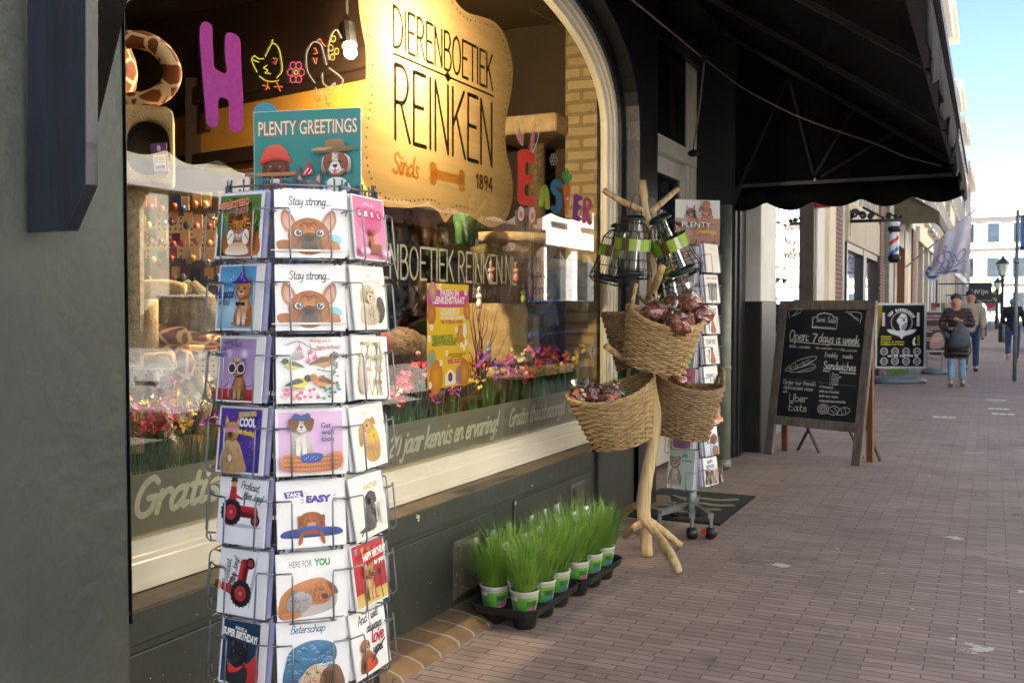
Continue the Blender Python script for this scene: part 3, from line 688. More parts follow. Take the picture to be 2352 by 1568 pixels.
# ------------------------------------------------------------------ neighbours on the left side of the street
P2 = 1/1.00425
whit_m = pm('white stucco', '#dad8d2', '#cdcbc4', 3, .7, bump=.25, bscale=18)
creamw_m = pm('cream stucco', '#d8cfb6', '#cabf a3'.replace(' ', ''), 2, .7, bump=.15)
rbrick_m = brickm('red brick wall', '#7c4638', '#6a3a30', '#8d8379', .22, .065, 'yz', .01, .8, .5)
rbrick2_m = brickm('brown brick wall', '#6b4a3c', '#5c4034', '#8d8379', .22, .065, 'yz', .01, .8, .5)
glz_m = pm('window pane', '#1c2226', '#2c3338', 1.5, .06, spec=.9, coat=.5)
blk_m = pm('black frame', '#141414', '#1d1c1b', 6, .4)
brown_m = pm('brown frame', '#3d2a20', '#2e2019', 6, .5)
woodf_m = pm('orange wood frame', '#8a5a30', '#7a4d28', 5, .45, stretch=(3, 3, .3))
grey_m = pm('grey frame', '#7b8087', '#6e7379', 6, .5)
shopglass = glassm('far shop glass', (.55, .55, .5), 1.5, 0, 2.2)
def piece(p, nm, mt, a, b, z0, z1, x0, x1, bevel=0):
 """block on the street front between photo columns a and b (measured on its own front plane)"""
 m = MB(); m.box(x0, x1, Yx(a*P2, x1), Yx(b*P2, x1), z0, z1); return m.obj(nm, mt, p, bevel=bevel)
# lunch room with white pilasters
A_ = thing('lunch_shop', 'shop with white pilasters above black dado, just beyond the black awning', 'shop', (0, EY, 0))
zd = onX(1740, 692, .14).z
m = MB(); m.box(-.4, .14, EY, Yx(1790*P2, .14), zd, 4.6); m.obj('pilaster', whit_m, A_, bevel=.01)
m = MB(); m.box(-.4, .15, EY, Yx(1790*P2, .15), 0, zd); dd = m.obj('dado', black_m, A_, bevel=.01)
ya, yb = Yx(1790*P2, .14), Yx(1868*P2, 0)
m = MB(); m.box(-.5, .0, ya, yb, 0, .45); m.obj('plinth', grey_m, A_)
m = MB(); m.box(-.06, -.05, ya, yb, .45, 4.2); sg = m.obj('shop_window', shopglass, A_)
A = Art(lambda u, v, h: (-.045+h, u, v), mb=MB())
yc = (ya+yb)/2+.6
A.S([(yc-.9, 2.3), (yc-.9, 3.0), (yc-.7, 3.0), (yc, 3.35), (yc+.7, 3.0), (yc+.9, 3.0), (yc+.9, 2.3)], .03, '#d8dcc8', smooth=False); A.hw('Sucr\u00e9', yc-.7, 2.55, .35, '#d8dcc8', w=.12); A.hw('Sal\u00e9', yc-.6, 1.95, .35, '#d8dcc8', w=.12)
A.mb.obj('window_lettering', printed('decal', .5), sg)
m = MB(); m.box(-3.2, -3.0, ya-.3, yb+.3, 0, 4.3); m.obj('room_wall', pm('room ochre', '#8f7a45', '#7d6a3c', 2, .8), A_)
m = MB(); m.box(-.1, .04, yb, Yx(1884*P2, .04), 0, 4.4); m.obj('door_jamb', brown_m, A_)
piece(A_, 'pilaster', whit_m, 1884, 1912, 0, 4.6, -.4, .06); piece(A_, 'pilaster', creamw_m, 1912, 1926, 0, 4.6, -.4, .12)
ye = Yx(1926*P2, .12)
m = MB(); m.box(-8, 0, EY, ye, 4.6, 7.5); m.obj('upper_wall', creamw_m, A_)
m = MB(); m.box(-.2, .22, EY, ye, 4.2, 4.6); m.obj('cornice', whit_m, A_, bevel=.03)
m = MB(); m.smooth = True; q = onX(1886, 478, .1); m.lathe([(0, 0), (.12, .01), (.17, .07), (.16, .2)], q, 14); tag(m.obj('red_shade', pm('red plastic', '#c03038', '#a8282f', 4, .4), origin=q), 'red dome peeking out below the scalloped awning edge', 'lamp shade')
# barber shop in brick with black framed windows and a pale fascia
B_ = thing('barber_shop', 'brick barber shop with pale lettered fascia and black framed windows', 'shop', (0, ye, 0))
piece(B_, 'brick_pier', rbrick_m, 1926, 1941, 0, 5, -.4, .10); piece(B_, 'downpipe', pipe_m, 1942, 1947, 0, 5, -.05, .09)
yb0, yb1 = Yx(1949*P2), Yx(2029*P2)
fz0 = onX(1952*P2, 557*P2, .0).z
m = MB(); m.box(-.4, .04, yb0, yb1, fz0, fz0+.62); m.obj('fascia', pm('fascia beige', '#b3a68c', '#a89b82', 3, .6), B_)
m = MB(); m.box(-.4, .02, yb0, yb1, fz0+.64, fz0+1.7); fs_ = m.obj('fascia_band', pm('fascia cream', '#c9bb86', '#bcae78', 3, .6), B_)
A = Art(lambda u, v, h: (.024+h, u, v), mb=MB()); A.T('DEP BARBERSHOP', yb0+.25, fz0+.72, .75, '#2a2418', fit=yb1-yb0-.5, bold=.03); A.mb.obj('fascia_lettering', printed('decal', .5), fs_)
m = MB(); yq = [yb0, yb0+.18, yb0+2.0, yb0+2.3, yb1-1.2, yb1]
for a, b in ((yb0, yb0+.12), (yb0+2.3, yb0+2.75), (yb1-.6, yb1)): m.box(-.12, .02, a, b, 0, fz0)
m.box(-.12, .01, yb0, yb1, fz0-.12, fz0-.002); m.box(-.12, .01, yb0, yb1, 0, .4); m.obj('window_frame', blk_m, B_)
m = MB(); m.box(-.07, -.06, yb0+.12, yb1-.6, .4, fz0-.12); wg = m.obj('shop_window', shopglass, B_)
m = MB(); m.box(-2.5, -2.4, yb0, yb1, 0, 4); m.obj('room_wall', pm('room cream', '#a89a6a', '#8f8258', 2, .8), B_)
m = MB(); q = Yx(2003*P2); m.box(-.3, -.28, q-.1, q+.05, .6, fz0-.5); m.obj('neon_tube', pm('violet neon', '#3a30c0', None, 3, emit=('#4a3cff', 2.2)), B_)
yp = Yx(2046*P2); piece(B_, 'brick_pier', rbrick_m, 2030, 2046, 0, 5, -.4, .06)
m = MB(); m.box(-8, 0, ye+.02, yp, 5, 9.2); m.obj('upper_wall', rbrick_m, B_)
m = MB(); m.box(-.2, .45, ye+.02, yp, 8.8, 9.25); m.obj('cornice', whit_m, B_)
# ornate iron bracket
YK = Yx(1953*P2)
def k_(x, y): return onY(x*P2, y*P2, YK)
m = MB(); m.smooth = True
iron_m = pm('black iron', '#17181a', '#202124', 20, .45, metal=.3)
kb = thing('iron_bracket', 'ornate black scrolled iron bracket arm above the barber window', 'bracket', k_(1955, 510))
m.tube([k_(1952, 511), k_(2080, 507)], .028, 6); m.tube([k_(1955, 460), k_(1955, 545)], .05, 6); m.tube([k_(1990, 478), k_(2040, 504)], .022, 6)
m.obj('arm', iron_m, kb)
for cx_, cy_, r_, dr in ((1971, 493, 11, 1), (1990, 497, 9, -1), (2008, 499, 7, 1), (2050, 498, 7, 1), (2066, 500, 5, -1), (2078, 501, 4, 1), (1962, 500, 6, -1)):
 m = MB(); m.smooth = True
 pts = [k_(cx_+dr*r_*(1-t/26)*math.cos(t*.45), cy_-r_*(1-t/26)*math.sin(t*.45)) for t in range(25)]
 m.tube(pts, .02, 5); m.obj('scroll', iron_m, kb)
# barber pole lamp
YL = 22.5
def l_(x, y): return onY(x*P2, y*P2, YL)
bpx = 2061
bpz = [l_(bpx, y).z for y in (606, 588, 536, 522, 508)]; q = l_(bpx, 570); px_, rr = q.x, .105
bpole = thing('barber_pole', 'red white and blue barber pole lamp with black caps on the brick pier', 'barber pole', (px_, YL, bpz[0]))
A = MB(); n = 32; rows = 24; A.smooth = True
for i in range(rows):
 for k in range(n):
  z0, z1 = bpz[1]+(bpz[2]-bpz[1])*i/rows, bpz[1]+(bpz[2]-bpz[1])*(i+1)/rows; a0, a1 = 2*math.pi*k/n, 2*math.pi*(k+1)/n
  ph = (k/n*1.0-i/rows*1.0+1) % 1; A.col = lin('#c8202c') if .08 < ph < .26 else (lin('#1f5fc0') if .55 < ph < .75 else lin('#e4e4e2'))
  A.add([(px_+rr*math.cos(a), YL+rr*math.sin(a), z) for a, z in ((a0, z0), (a1, z0), (a1, z1), (a0, z1))], [(0, 1, 2, 3)])
A.obj('striped_tube', printed('gloss print', .2, .05), bpole)
m = MB(); m.smooth = True
m.lathe([(0, bpz[0]), (rr*.9, bpz[0]), (rr*1.35, bpz[0]+.06), (rr*1.35, bpz[1]-.03), (rr*1.05, bpz[1]+.01)], (px_, YL, 0), 20); m.obj('lower_cap', iron_m, bpole)
m = MB(); m.smooth = True; m.lathe([(rr*1.05, bpz[2]), (rr*1.4, bpz[2]+.03), (rr*1.4, bpz[3]-.02), (rr, bpz[3])], (px_, YL, 0), 20); m.obj('upper_cap', iron_m, bpole)
m = MB(); m.smooth = True; m.lathe([(rr, bpz[3]), (rr*1.25, bpz[3]+.06), (rr*.8, bpz[4]+.02), (0, bpz[4]+.03)], (px_, YL, 0), 20); m.obj('globe', pm('opal glass', '#e0e2e4', None, 3, .2), bpole)
m = MB(); m.bar((.07, YL, bpz[1]-.1), (.07, YL, bpz[2]+.2), .05); m.bar((.07, YL, bpz[1]-.03), (px_, YL, bpz[1]-.03), .025); m.bar((.07, YL, bpz[3]-.05), (px_, YL, bpz[3]-.05), .025); m.obj('wall_mount', iron_m, bpole)
# third shop: pale with wooden frames and a striped blind
C_ = thing('wood_framed_shop', 'pale shop with orange wooden window frames and a brown ruffled blind', 'shop', (0, yp, 0))
yc1 = Yx(2110*P2)
piece(C_, 'downpipe', pipe_m, 2050, 2060, 0, 5.5, .02, .13); piece(C_, 'wall', whit_m, 2047, 2063, 0, 5.5, -.4, .0)
for a, b in ((2063, 2068), (2086, 2094)): piece(C_, 'wood_post', woodf_m, a, b, 0, 3.4, -.4, .05)
m = MB(); m.box(-.1, -.05, Yx(2068*P2), Yx(2086*P2), .5, 3.0); m.obj('shop_window', shopglass, C_)
piece(C_, 'wood_panel', woodf_m, 2068, 2086, 2.9, 3.5, -.1, .03); piece(C_, 'pilaster', creamw_m, 2094, 2104, 0, 5.5, -.4, .04); piece(C_, 'brick_pier', rbrick_m, 2104, 2112, 0, 3.6, -.4, .08)
m = MB(); m.box(-8, 0, yp+.02, yc1, 3.55, 11); m.obj('upper_wall', whit_m, C_)
m = MB(); m.box(-.2, .4, yp+.02, yc1, 10.6, 11.05); m.obj('cornice', creamw_m, C_)
blind_m = pm('brown blind', '#6b6048', '#5c523d', 6, .8, bump=.2)
YV = 27.0
a, b, c, d = onY(2076*P2, 517*P2, YV), onY(2165*P2, 521*P2, YV), onY(2165*P2, 537*P2, YV), onY(2100*P2, 545*P2, YV)
m = MB(); m.quad((0.0, 24.3, 4.2), (1.0, 24.6, 3.55), (1.0, 30.5, 3.55), (0, 30.8, 4.2)); m.quad((1.0, 24.6, 3.55), (1.0, 24.6, 3.28), (1.0, 30.5, 3.28), (1.0, 30.5, 3.55)); m.quad((0, 24.5, 4.2), (0, 24.5, 3.3), (1.0, 24.6, 3.3), (1.0, 24.6, 3.55))
bo = m.obj('shop_blind', blind_m, origin=(0, 27, 3.5)); bo.modifiers.new('t', 'SOLIDIFY').thickness = .03; tag(bo, 'brown ruffled sun blind over the wooden framed shop front', 'awning')

# ------------------------------------------------------------------ generic facades
def facade(name, label, y0, y1, h, mat, X=0.0, side=1, trim=None, ground='shop', bays=None, cornice=.45, depth=8, seed=0, lower=None):
 """terraced house along the street; side +1 faces the camera's side of the left row, -1 the row opposite"""
 q = random.Random(seed*13+5); trim = trim or whit_m
 t = thing(name, label, 'building', (X, (y0+y1)/2, 0))
 def bx(x0, x1, *a):
  m = MB(); p, r = X+side*x0, X+side*x1; m.box(min(p, r), max(p, r), *a); return m
 bx(-depth, 0, y0, y1, 3.6, h).obj('wall', mat, t); bx(-depth, -.25, y0, y1, 0, 3.6).obj('ground_wall', lower or mat, t)
 bx(-.2, cornice, y0, y1, h-.35, h+.05).obj('cornice', trim, t, bevel=.05); bx(-.25, .12, y0, y1, 3.4, 3.85).obj('fascia', trim, t)
 L = y1-y0; nb = bays or max(2, int(L/2.2)); st = max(2, int((h-4)/2.9))
 for i in range(st):
  for k in range(nb):
   c = y0+L*(k+.5)/nb; z = 4.3+i*2.9; wd = min(1.15, L/nb*.6)
   m = MB(); 
   for a in ((c-wd/2, c-wd/2+.09, z, z+1.9), (c+wd/2-.09, c+wd/2, z, z+1.9), (c-wd/2+.09, c+wd/2-.09, z, z+.09), (c-wd/2+.09, c+wd/2-.09, z+1.81, z+1.9), (c-wd/2+.09, c+wd/2-.09, z+1.15, z+1.22)):
    p, r = X, X+side*.06; m.box(min(p, r), max(p, r), *a)
   p, r = X, X+side*.15; m.box(min(p, r), max(p, r), c-wd/2-.1, c+wd/2+.1, z-.12, z-.001)
   wf = m.obj('window', trim, t); bx(.0, .02, c-wd/2+.09, c+wd/2-.09, z+.09, z+1.81).obj('pane', glz_m, wf)
 npil = nb+1
 for k in range(npil):
  c = y0+L*k/(npil-1); bx(-.25, .05, max(y0, c-.22), min(y1, c+.22), 0, 3.4).obj('pilaster', q.choice([trim, mat, trim]), t)
 for k in range(nb):
  c0, c1 = y0+L*k/nb+.22, y0+L*(k+1)/nb-.22; bx(-.2, -.18, c0, c1, .5, 3.4).obj('shop_window', glz_m, t); bx(-.24, -.1, c0, c1, 0, .5).obj('stall_riser', q.choice([blk_m, brown_m, trim]), t)
  bx(-.19, -.12, c0, c0+.08, .5, 3.4).obj('window_post', q.choice([blk_m, trim, woodf_m]), t)
 return t
row = [(6.2, 14.2, creamw_m, 'cream stucco house with deep white cornice further up the left side'), (7.0, 13.0, rbrick_m, 'red brick house with white sills on the left side beyond the flag'),
       (7.5, 14.5, whit_m, 'tall white house with heavy cornice on the left row'), (6.5, 12.4, rbrick2_m, 'brown brick house of lower height on the left row'), (8, 13.8, creamw_m, 'pale cream house in the far left row'),
       (7, 13.2, rbrick_m, 'far red brick house with white trim in the left row'), (9, 14, whit_m, 'distant white house in the left row'), (9, 12.6, rbrick2_m, 'distant brown brick house in the left row'), (10, 13.4, creamw_m, 'small looking cream house at the far end of the left row'), (14, 14, rbrick_m, 'last brick house of the left row before the white end building')]
y = yc1+.02
for i, (L, h, mt, lb) in enumerate(row):
 facade('terraced_house', lb, y, y+L-.02, h, mt, 0, 1, [creamw_m, whit_m][i % 2], seed=i, cornice=.55); y += L
# white building that closes the street
E_ = thing('end_building', 'large pale sunlit building closing the far end of the street', 'building', (6, 125, 0))
m = MB(); m.box(-14, 30, 125, 140, 0, 12.3); m.obj('wall', whit_m, E_)
m = MB(); m.box(-14, 30, 124.6, 125, 11.7, 12.4); m.box(-14, 30, 124.8, 125, 8.2, 8.5); m.box(-14, 30, 124.8, 125, 4.2, 4.6); m.obj('cornice', creamw_m, E_)
for i in range(8):
 for j in range(3):
  x = -3+i*2.6; z = 1.0+j*3.9
  m = MB(); m.box(x-.75, x+.75, 124.9, 125, z, z+2.3); f = m.obj('window', whit_m, E_); m = MB(); m.box(x-.6, x+.6, 124.86, 124.9, z+.1, z+2.2); m.obj('pane', glz_m, f)
# ------------------------------------------------------------------ row across the street (reflected in the windows, lights the shade)
opp = [(-24, -12, 10, whit_m, 'white stucco house across the street, leftmost of that row'), (-12, -3, 9.5, creamw_m, 'cream stucco house across the street'), (-3, 6, 9.0, whit_m, 'white house across the street opposite the shop'), (6, 15, 9.8, creamw_m, 'cream house across the street opposite the lunch room'), (15, 29, 10.2, rbrick2_m, 'wide dark brick house across the street'), (29, 42, 10, whit_m, 'long white house across the street beyond the dark one'), (42, 70, 9.5, creamw_m, 'long cream house far across the street')]
for i, (a, b, h, mt, lb) in enumerate(opp): facade('opposite_house', lb, a, b-.02, h, mt, 10.5, -1, [whit_m, brown_m][mt is rbrick2_m], seed=40+i)
# ------------------------------------------------------------------ street tree opposite
bark_m = pm('bark', '#6e5f45', '#4f4431', 14, .9, bump=.6)
leaf_m = pm('spring leaves', '#6f8f2c', '#4f7420', 5, .6)
def tree(x, y, h, lb, seed):
 q = random.Random(seed); t = thing('street_tree', lb, 'tree', (x, y, 0))
 m = MB(); m.smooth = True; tips = []
 def br(p, d, ln, r, lv):
  pts = [p]; 
  for k in range(4): d = (d+Vector((q.uniform(-.18, .18), q.uniform(-.18, .18), q.uniform(-.02, .12)))).normalized(); pts.append(pts[-1]+d*ln/4)
  m.tube(pts, [r*(1-.11*k) for k in range(5)], 7 if lv < 2 else 4)
  if lv >= 3: tips.append(pts[-1]); tips.append(pts[2]); return
  for k in range(3): br(pts[-1-(k % 2)], (d+Vector((q.uniform(-.9, .9), q.uniform(-.9, .9), q.uniform(.0, .5)))).normalized(), ln*.62, r*.55, lv+1)
 br(Vector((x, y, 0)), Vector((0, 0, 1)), h*.4, .12, 0); m.obj('trunk', bark_m, t)
 m = MB()
 for tp in tips:
  for k in range(16):
   c = tp+Vector((q.gauss(0, .3), q.gauss(0, .3), q.gauss(0, .25))); u = Vector((q.uniform(-1, 1), q.uniform(-1, 1), q.uniform(-1, 1))).normalized()*.09; v = u.orthogonal().normalized()*.05
   m.quad(c-u, c+v, c+u, c-v)
 m.obj('crown', leaf_m, t)
tree(7.6, 3.2, 7, 'young street tree across the road with sparse fresh leaves', 3); tree(7.6, 19, 7.5, 'taller street tree across the road with sparse leaves', 8)
# ------------------------------------------------------------------ parked cars
tyre_m = pm('tyre rubber', '#17181a', '#202122', 20, .8); rim_mt = pm('wheel rim', '#9a9da0', '#85888b', 10, .3, metal=.8)
carglass_m = pm('car glass', '#12181c', '#1a2126', 2, .05, spec=.8); red_l = pm('tail light', '#8c1418', '#70101a', 4, .2); wl = pm('head light', '#d6dadc', None, 4, .1)
def car(x, y, col, lb, L=4.1, Wd=1.7, H=1.48):
 paint = pm('car paint '+col, col, None, 4, .25, coat=.8)
 t = thing('parked_car', lb, 'car', (x, y, 0), 'cars parked along the road')
 prof = [(-.5, .28), (-.5, .55), (-.48, .78), (-.40, .86), (-.30, .92), (.28, .95), (.46, .9), (.5, .72), (.5, .28)]
 m = MB(); m.prism([(x-Wd/2, y+a*L, b) for a, b in prof], (Wd, 0, 0)); m.obj('body', paint, t, bevel=.06)
 cab = [(-.32, .9), (-.16, H), (.2, H+.02), (.44, .92)]
 vs = [(x+s*(Wd/2-.05-(.14 if b > 1.2 else 0)), y+a*L, b) for s in (-1, 1) for a, b in cab]
 m = MB(); m.add(vs, [(0, 1, 2, 3), (7, 6, 5, 4), (0, 4, 5, 1), (1, 5, 6, 2), (2, 6, 7, 3)]); m.obj('cabin', carglass_m, t, bevel=.03)
 m = MB(); m.box(x-Wd/2+.18, x+Wd/2-.18, y-.17*L, y+.21*L, H+.0, H+.035); m.obj('roof', paint, t, bevel=.02)
 for sy in (-.31, .31):
  for sx in (-1, 1):
   cx_ = x+sx*(Wd/2-.08); M_ = Matrix.Translation((cx_, y+sy*L, .31)) @ Matrix.Rotation(math.pi/2, 4, 'Y')
   m = MB(); m.smooth = True; m.lathe([(.2, -.1), (.31, -.1), (.315, 0), (.31, .1), (.2, .1)], n=22, mat=M_); wh = m.obj('wheel', tyre_m, t)
   m = MB(); m.lathe([(0, -.085), (.2, -.095), (.2, .095), (0, .085)], n=14, mat=M_); m.obj('rim', rim_mt, wh)
 for sx in (-1, 1):
  m = MB(); m.box(x+sx*(Wd/2-.25)-.14, x+sx*(Wd/2-.25)+.14, y-.505*L, y-.485*L, .62, .74); m.obj('headlight', wl, t)
  m = MB(); m.box(x+sx*(Wd/2-.2)-.1, x+sx*(Wd/2-.2)+.1, y+.492*L, y+.505*L, .66, .84); m.obj('tail_light', red_l, t)
car(5.9, 18.5, '#2a4a86', 'blue hatchback parked across the road, seen only as a reflection'); car(5.9, -3.5, '#8a8c8e', 'silver hatchback parked across the road'); car(4.4, 36.5, '#3a6a80', 'teal blue car at the right edge of the photo beyond the grey post'); car(5.9, 9.5, '#b8b8b6', 'white car parked across the road near the tree')
# ------------------------------------------------------------------ grey post, street lamps, far clutter
post_m = pm('grey post', '#7f8a88', '#6e7977', 8, .5, metal=.2, bump=.1)
q = onZ(2330, 875); pz = onY(2340, 482, q.y).z
ps = thing('sign_post', 'slim grey steel post with clamped blue sign plate at the right edge', 'sign post', q)
m = MB(); m.smooth = True; m.tube([(q.x, q.y, 0), (q.x+.005, q.y, 2.4)], .036, 14); m.tube([(q.x+.005, q.y, 2.4), (q.x+.01, q.y, pz)], .03, 14); m.tube([(q.x, q.y, 2.2), (q.x, q.y, 2.26)], .05, 12); m.obj('pole', post_m, ps)
m = MB(); m.box(q.x+.06, q.x+.6, q.y-.02, q.y, pz-.75, pz-.1); m.obj('sign_plate', pm('blue plate', '#1f5a9a', '#1a4f8a', 3, .3), ps)
m = MB(); m.bar((q.x, q.y, pz-.12), (q.x+.12, q.y, pz-.12), .04); m.bar((q.x, q.y, pz-.7), (q.x+.12, q.y, pz-.7), .04); m.obj('clamp', post_m, ps)
lampm = pm('lamp green', '#22302c', '#1a2622', 10, .5); lglass = pm('lamp glass', '#c8d0cc', '#b0b8b4', 4, .15)
def street_lamp(px, py, d, lb):
 b = atd(px, py, d); x, y, zt = b.x, b.y, b.z
 t = thing('street_lamp', lb, 'street lamp', (x, y, 0), 'lantern street lamps')
 m = MB(); m.smooth = True; m.lathe([(.13, 0), (.13, .7), (.07, .8), (.05, zt-.95), (.09, zt-.9), (.05, zt-.8), (.1, zt-.74)], (x, y, 0), 12); m.obj('pole', lampm, t)
 m = MB(); m.lathe([(.13, zt-.72), (.24, zt-.25)], (x, y, 0), 6); m.obj('lantern', lglass, t)
 m = MB(); m.lathe([(.3, zt-.25), (.12, zt-.05), (.05, zt), (.06, zt+.04), (0, zt+.12)], (x, y, 0), 6); m.obj('hood', lampm, t)
 m = MB(); m.lathe([(0, zt-.74), (.14, zt-.74), (.14, zt-.7)], (x, y, 0), 6); m.obj('lantern_base', lampm, t)
street_lamp(2304, 592, 40, 'nearest green street lamp with lantern head right of the street'); street_lamp(2292, 640, 66, 'second street lamp of the receding row'); street_lamp(2289, 664, 92, 'farthest and smallest street lamp of the row')
boll_m = pm('bollard paint', '#2e3a36', '#26312d', 8, .5)
def bollard(px, py, lb):
 q = onZ(px, py); m = MB(); m.smooth = True; m.lathe([(.09, 0), (.09, .75), (.11, .8), (.08, .92), (0, .95)], q, 12); tag(m.obj('bollard', boll_m, origin=q), lb, 'bollard', 'dark bollards')
bollard(2262, 772, 'dark green bollard in the middle distance behind the woman'); bollard(2303, 765, 'thin dark bollard beside the parked bicycles')
# bicycles
def bicycle(px, py, lb, ang, col='#1c1c1e'):
 q = onZ(px, py); t = thing('bicycle', lb, 'bicycle', q, 'parked bicycles'); fm = pm('bike frame '+col, col, None, 4, .4)
 for sx in (-.52, .52):
  m = MB(); m.tube([(sx+.34*math.cos(a*math.pi/9), 0, .34+.34*math.sin(a*math.pi/9)) for a in range(18)], .018, 5, closed=True); 
  for a in range(6): m.tube([(sx, 0, .34), (sx+.33*math.cos(a*1.047), 0, .34+.33*math.sin(a*1.047))], .003, 3)
  w_ = m.obj('wheel', tyre_m, t, origin=(0, 0, 0)); w_.location = (0, 0, 0)
 m = MB(); 
 for a, b in (((-.52, .34), (-.05, .3)), ((-.52, .34), (-.18, .75)), ((-.05, .3), (-.22, .9)), ((-.05, .3), (.36, .8)), ((-.2, .78), (.34, .88)), ((.52, .34), (.34, 1.02))): m.tube([(a[0], 0, a[1]), (b[0], 0, b[1])], .018, 6)
 f_ = m.obj('frame', fm, t); f_.location = (0, 0, 0)
 m = MB(); m.tube([(.34, -.28, 1.08), (.32, 0, 1.04), (.34, .28, 1.08)], .015, 6); h_ = m.obj('handlebar', fm, t); h_.location = (0, 0, 0)
 m = MB(); m.ball((-.24, 0, .93), (.13, .08, .04), 8, 6); s_ = m.obj('saddle', tyre_m, t); s_.location = (0, 0, 0)
 t.rotation_euler = (0, 0, R(ang))
bicycle(2246, 748, 'black bicycle parked close behind the walking woman', 70); bicycle(2276, 735, 'black bicycle parked in the far group', 60); bicycle(2288, 733, 'far bicycle nearest the street lamps', 95)
# no-entry sign, dark hanging shop signs, yellow canopy
q = atd(2275, 695, 60); t = thing('no_entry_sign', 'round red no entry sign on a thin pole far down the street', 'road sign', (q.x, q.y, 0))
M_ = Matrix.Translation(q) @ Matrix.Rotation(math.pi/2, 4, 'X')
m = MB(); m.lathe([(0, -.02), (.32, -.02), (.32, .02), (0, .02)], n=20, mat=M_); m.obj('sign_disc', pm('sign red', '#b01822', None, 3, .4), t)
m = MB(); m.box(q.x-.2, q.x+.2, q.y-.028, q.y-.022, q.z-.05, q.z+.05); m.obj('sign_bar', whit_m, t); m = MB(); m.tube([(q.x, q.y+.05, 0), (q.x, q.y+.05, q.z+.3)], .03, 8); m.obj('pole', post_m, t)
for px, py, w_, h_, d, lb, c in ((2251, 669, .9, .75, 42, 'dark hanging shop sign with pale lettering on the left row', '#1a1c1e'), (2262, 686, 1.5, .45, 48, 'lower dark hanging sign beyond the first one', '#202a2a')):
 q = atd(px, py, d); t = thing('hanging_sign', lb, 'shop sign', q); m = MB(); m.box(q.x-w_/2, q.x+w_/2, q.y, q.y+.1, q.z-h_/2, q.z+h_/2); m.bar((q.x-w_/2, q.y+.05, q.z+h_/2-.05), (0, q.y+.05, q.z+h_/2-.05), .06); m.obj('board', pm('sign board '+c, c, None, 3, .5), t)
 A = Art(lambda u, v, h: (q.x+u, q.y-.002-h, q.z+v), mb=MB()); A.T('Wijn' if w_ < 1 else 'Bakkerij', -w_*.36, -.1, .2, '#d0d0c8', fit=w_*.7); A.mb.obj('lettering', printed('decal', .5), t)
q = atd(2262, 694, 75); m = MB(); m.prism([(q.x-1.2, q.y, q.z), (q.x+1.2, q.y, q.z), (q.x+.8, q.y, q.z+.8), (q.x-.9, q.y, q.z+.9)], (0, 1.5, 0)); t = thing('yellow_canopy', 'yellow ochre terrace canopy far down the street', 'canopy', (q.x, q.y, 0)); m.obj('cloth', pm('yellow cloth', '#b88a20', '#a87c18', 2, .8), t); m = MB(); m.bar((q.x, q.y+.7, 0), (q.x, q.y+.7, q.z), .05); m.obj('pole', post_m, t)
# flag
YF = 28.0
def f_(x, y, k=0): return onY(x*P2, y*P2, YF+k)
fl = thing('flag', 'white flag with a blue line drawing on a slanting pole over the pavement', 'flag', f_(2078, 625))
m = MB(); m.smooth = True; m.tube([f_(2076, 627), f_(2250, 484)], .022, 8); m.obj('pole', whit_m, fl)
poly = [((2243, 489), (2152, 563)), ((2240, 520), (2153, 585)), ((2236, 560), (2150, 605)), ((2230, 600), (2147, 622)), ((2226, 630), (2140, 636))]
rows_ = []; NU = 16
for (a, b) in catmull([(*p[0], 0) for p in poly], 4) and [(u, v) for u, v in zip(catmull([(*p[0], 0) for p in poly], 4), catmull([(*p[1], 0) for p in poly], 4))]:
 rows_.append([(b[0]+(a[0]-b[0])*k/NU, b[1]+(a[1]-b[1])*k/NU) for k in range(NU+1)])
def fz(i, k): return .10*math.sin(k*.8+i*.25)*(.3+i/17)
m = MB(); m.smooth = True; q = NU+1
m.add([f_(p[0], p[1], fz(i, k)) for i, r_ in enumerate(rows_) for k, p in enumerate(r_)], [(i*q+k, i*q+k+1, (i+1)*q+k+1, (i+1)*q+k) for i in range(len(rows_)-1) for k in range(NU)])
cl = m.obj('cloth', pm('flag cloth', '#ececf0', '#e4e6ec', 6, .8), fl)
def fmap(u, v, h):
 i = min(max(v, 0), .999)*(len(rows_)-1); k = min(max(u, 0), .999)*NU; i0, k0 = int(i), int(k); r_ = rows_[i0]; r2 = rows_[min(i0+1, len(rows_)-1)]
 a = Vector(r_[k0]).lerp(Vector(r_[k0+1]), k-k0); b = Vector(r2[k0]).lerp(Vector(r2[k0+1]), k-k0); p = a.lerp(b, i-i0)
 return f_(p.x, p.y, fz(i, k)-.04-h)
A = Art(fmap, mb=MB()); ink = '#3a46a0'
for st in ([(.1, .45), (.2, .4), (.35, .42), (.5, .5)], [(.12, .5), (.2, .6), (.15, .75)], [(.3, .42), (.36, .6), (.3, .75), (.4, .8)], [(.5, .5), (.55, .62), (.62, .58), (.7, .7)], [(.72, .6), (.86, .55), (.93, .63), (.8, .72), (.7, .7), (.72, .6)], [(.25, .34), (.3, .28), (.36, .32), (.32, .38), (.25, .34)], [(.4, .6), (.5, .7), (.45, .8), (.6, .82)], [(.1, .8), (.3, .84), (.55, .86), (.9, .74)], [(.2, .6), (.28, .66), (.24, .8)], [(.56, .66), (.64, .72), (.6, .8)]): A.S(st, .016, ink)
for i, st in enumerate([(.2+.05*k, .94) for k in range(12)]): A.S([(st[0], .95), (st[0]+.02, .90), (st[0]+.035, .95)], .014, ink)
A.mb.obj('drawing', printed('decal', .5), cl)
q = f_(2144, 634); M_ = Matrix.Translation((0.95, 27.6, q.z+.05)) @ Matrix.Rotation(math.pi/2, 4, 'X')
YS = 40; q = onY(2142, 626, 34)
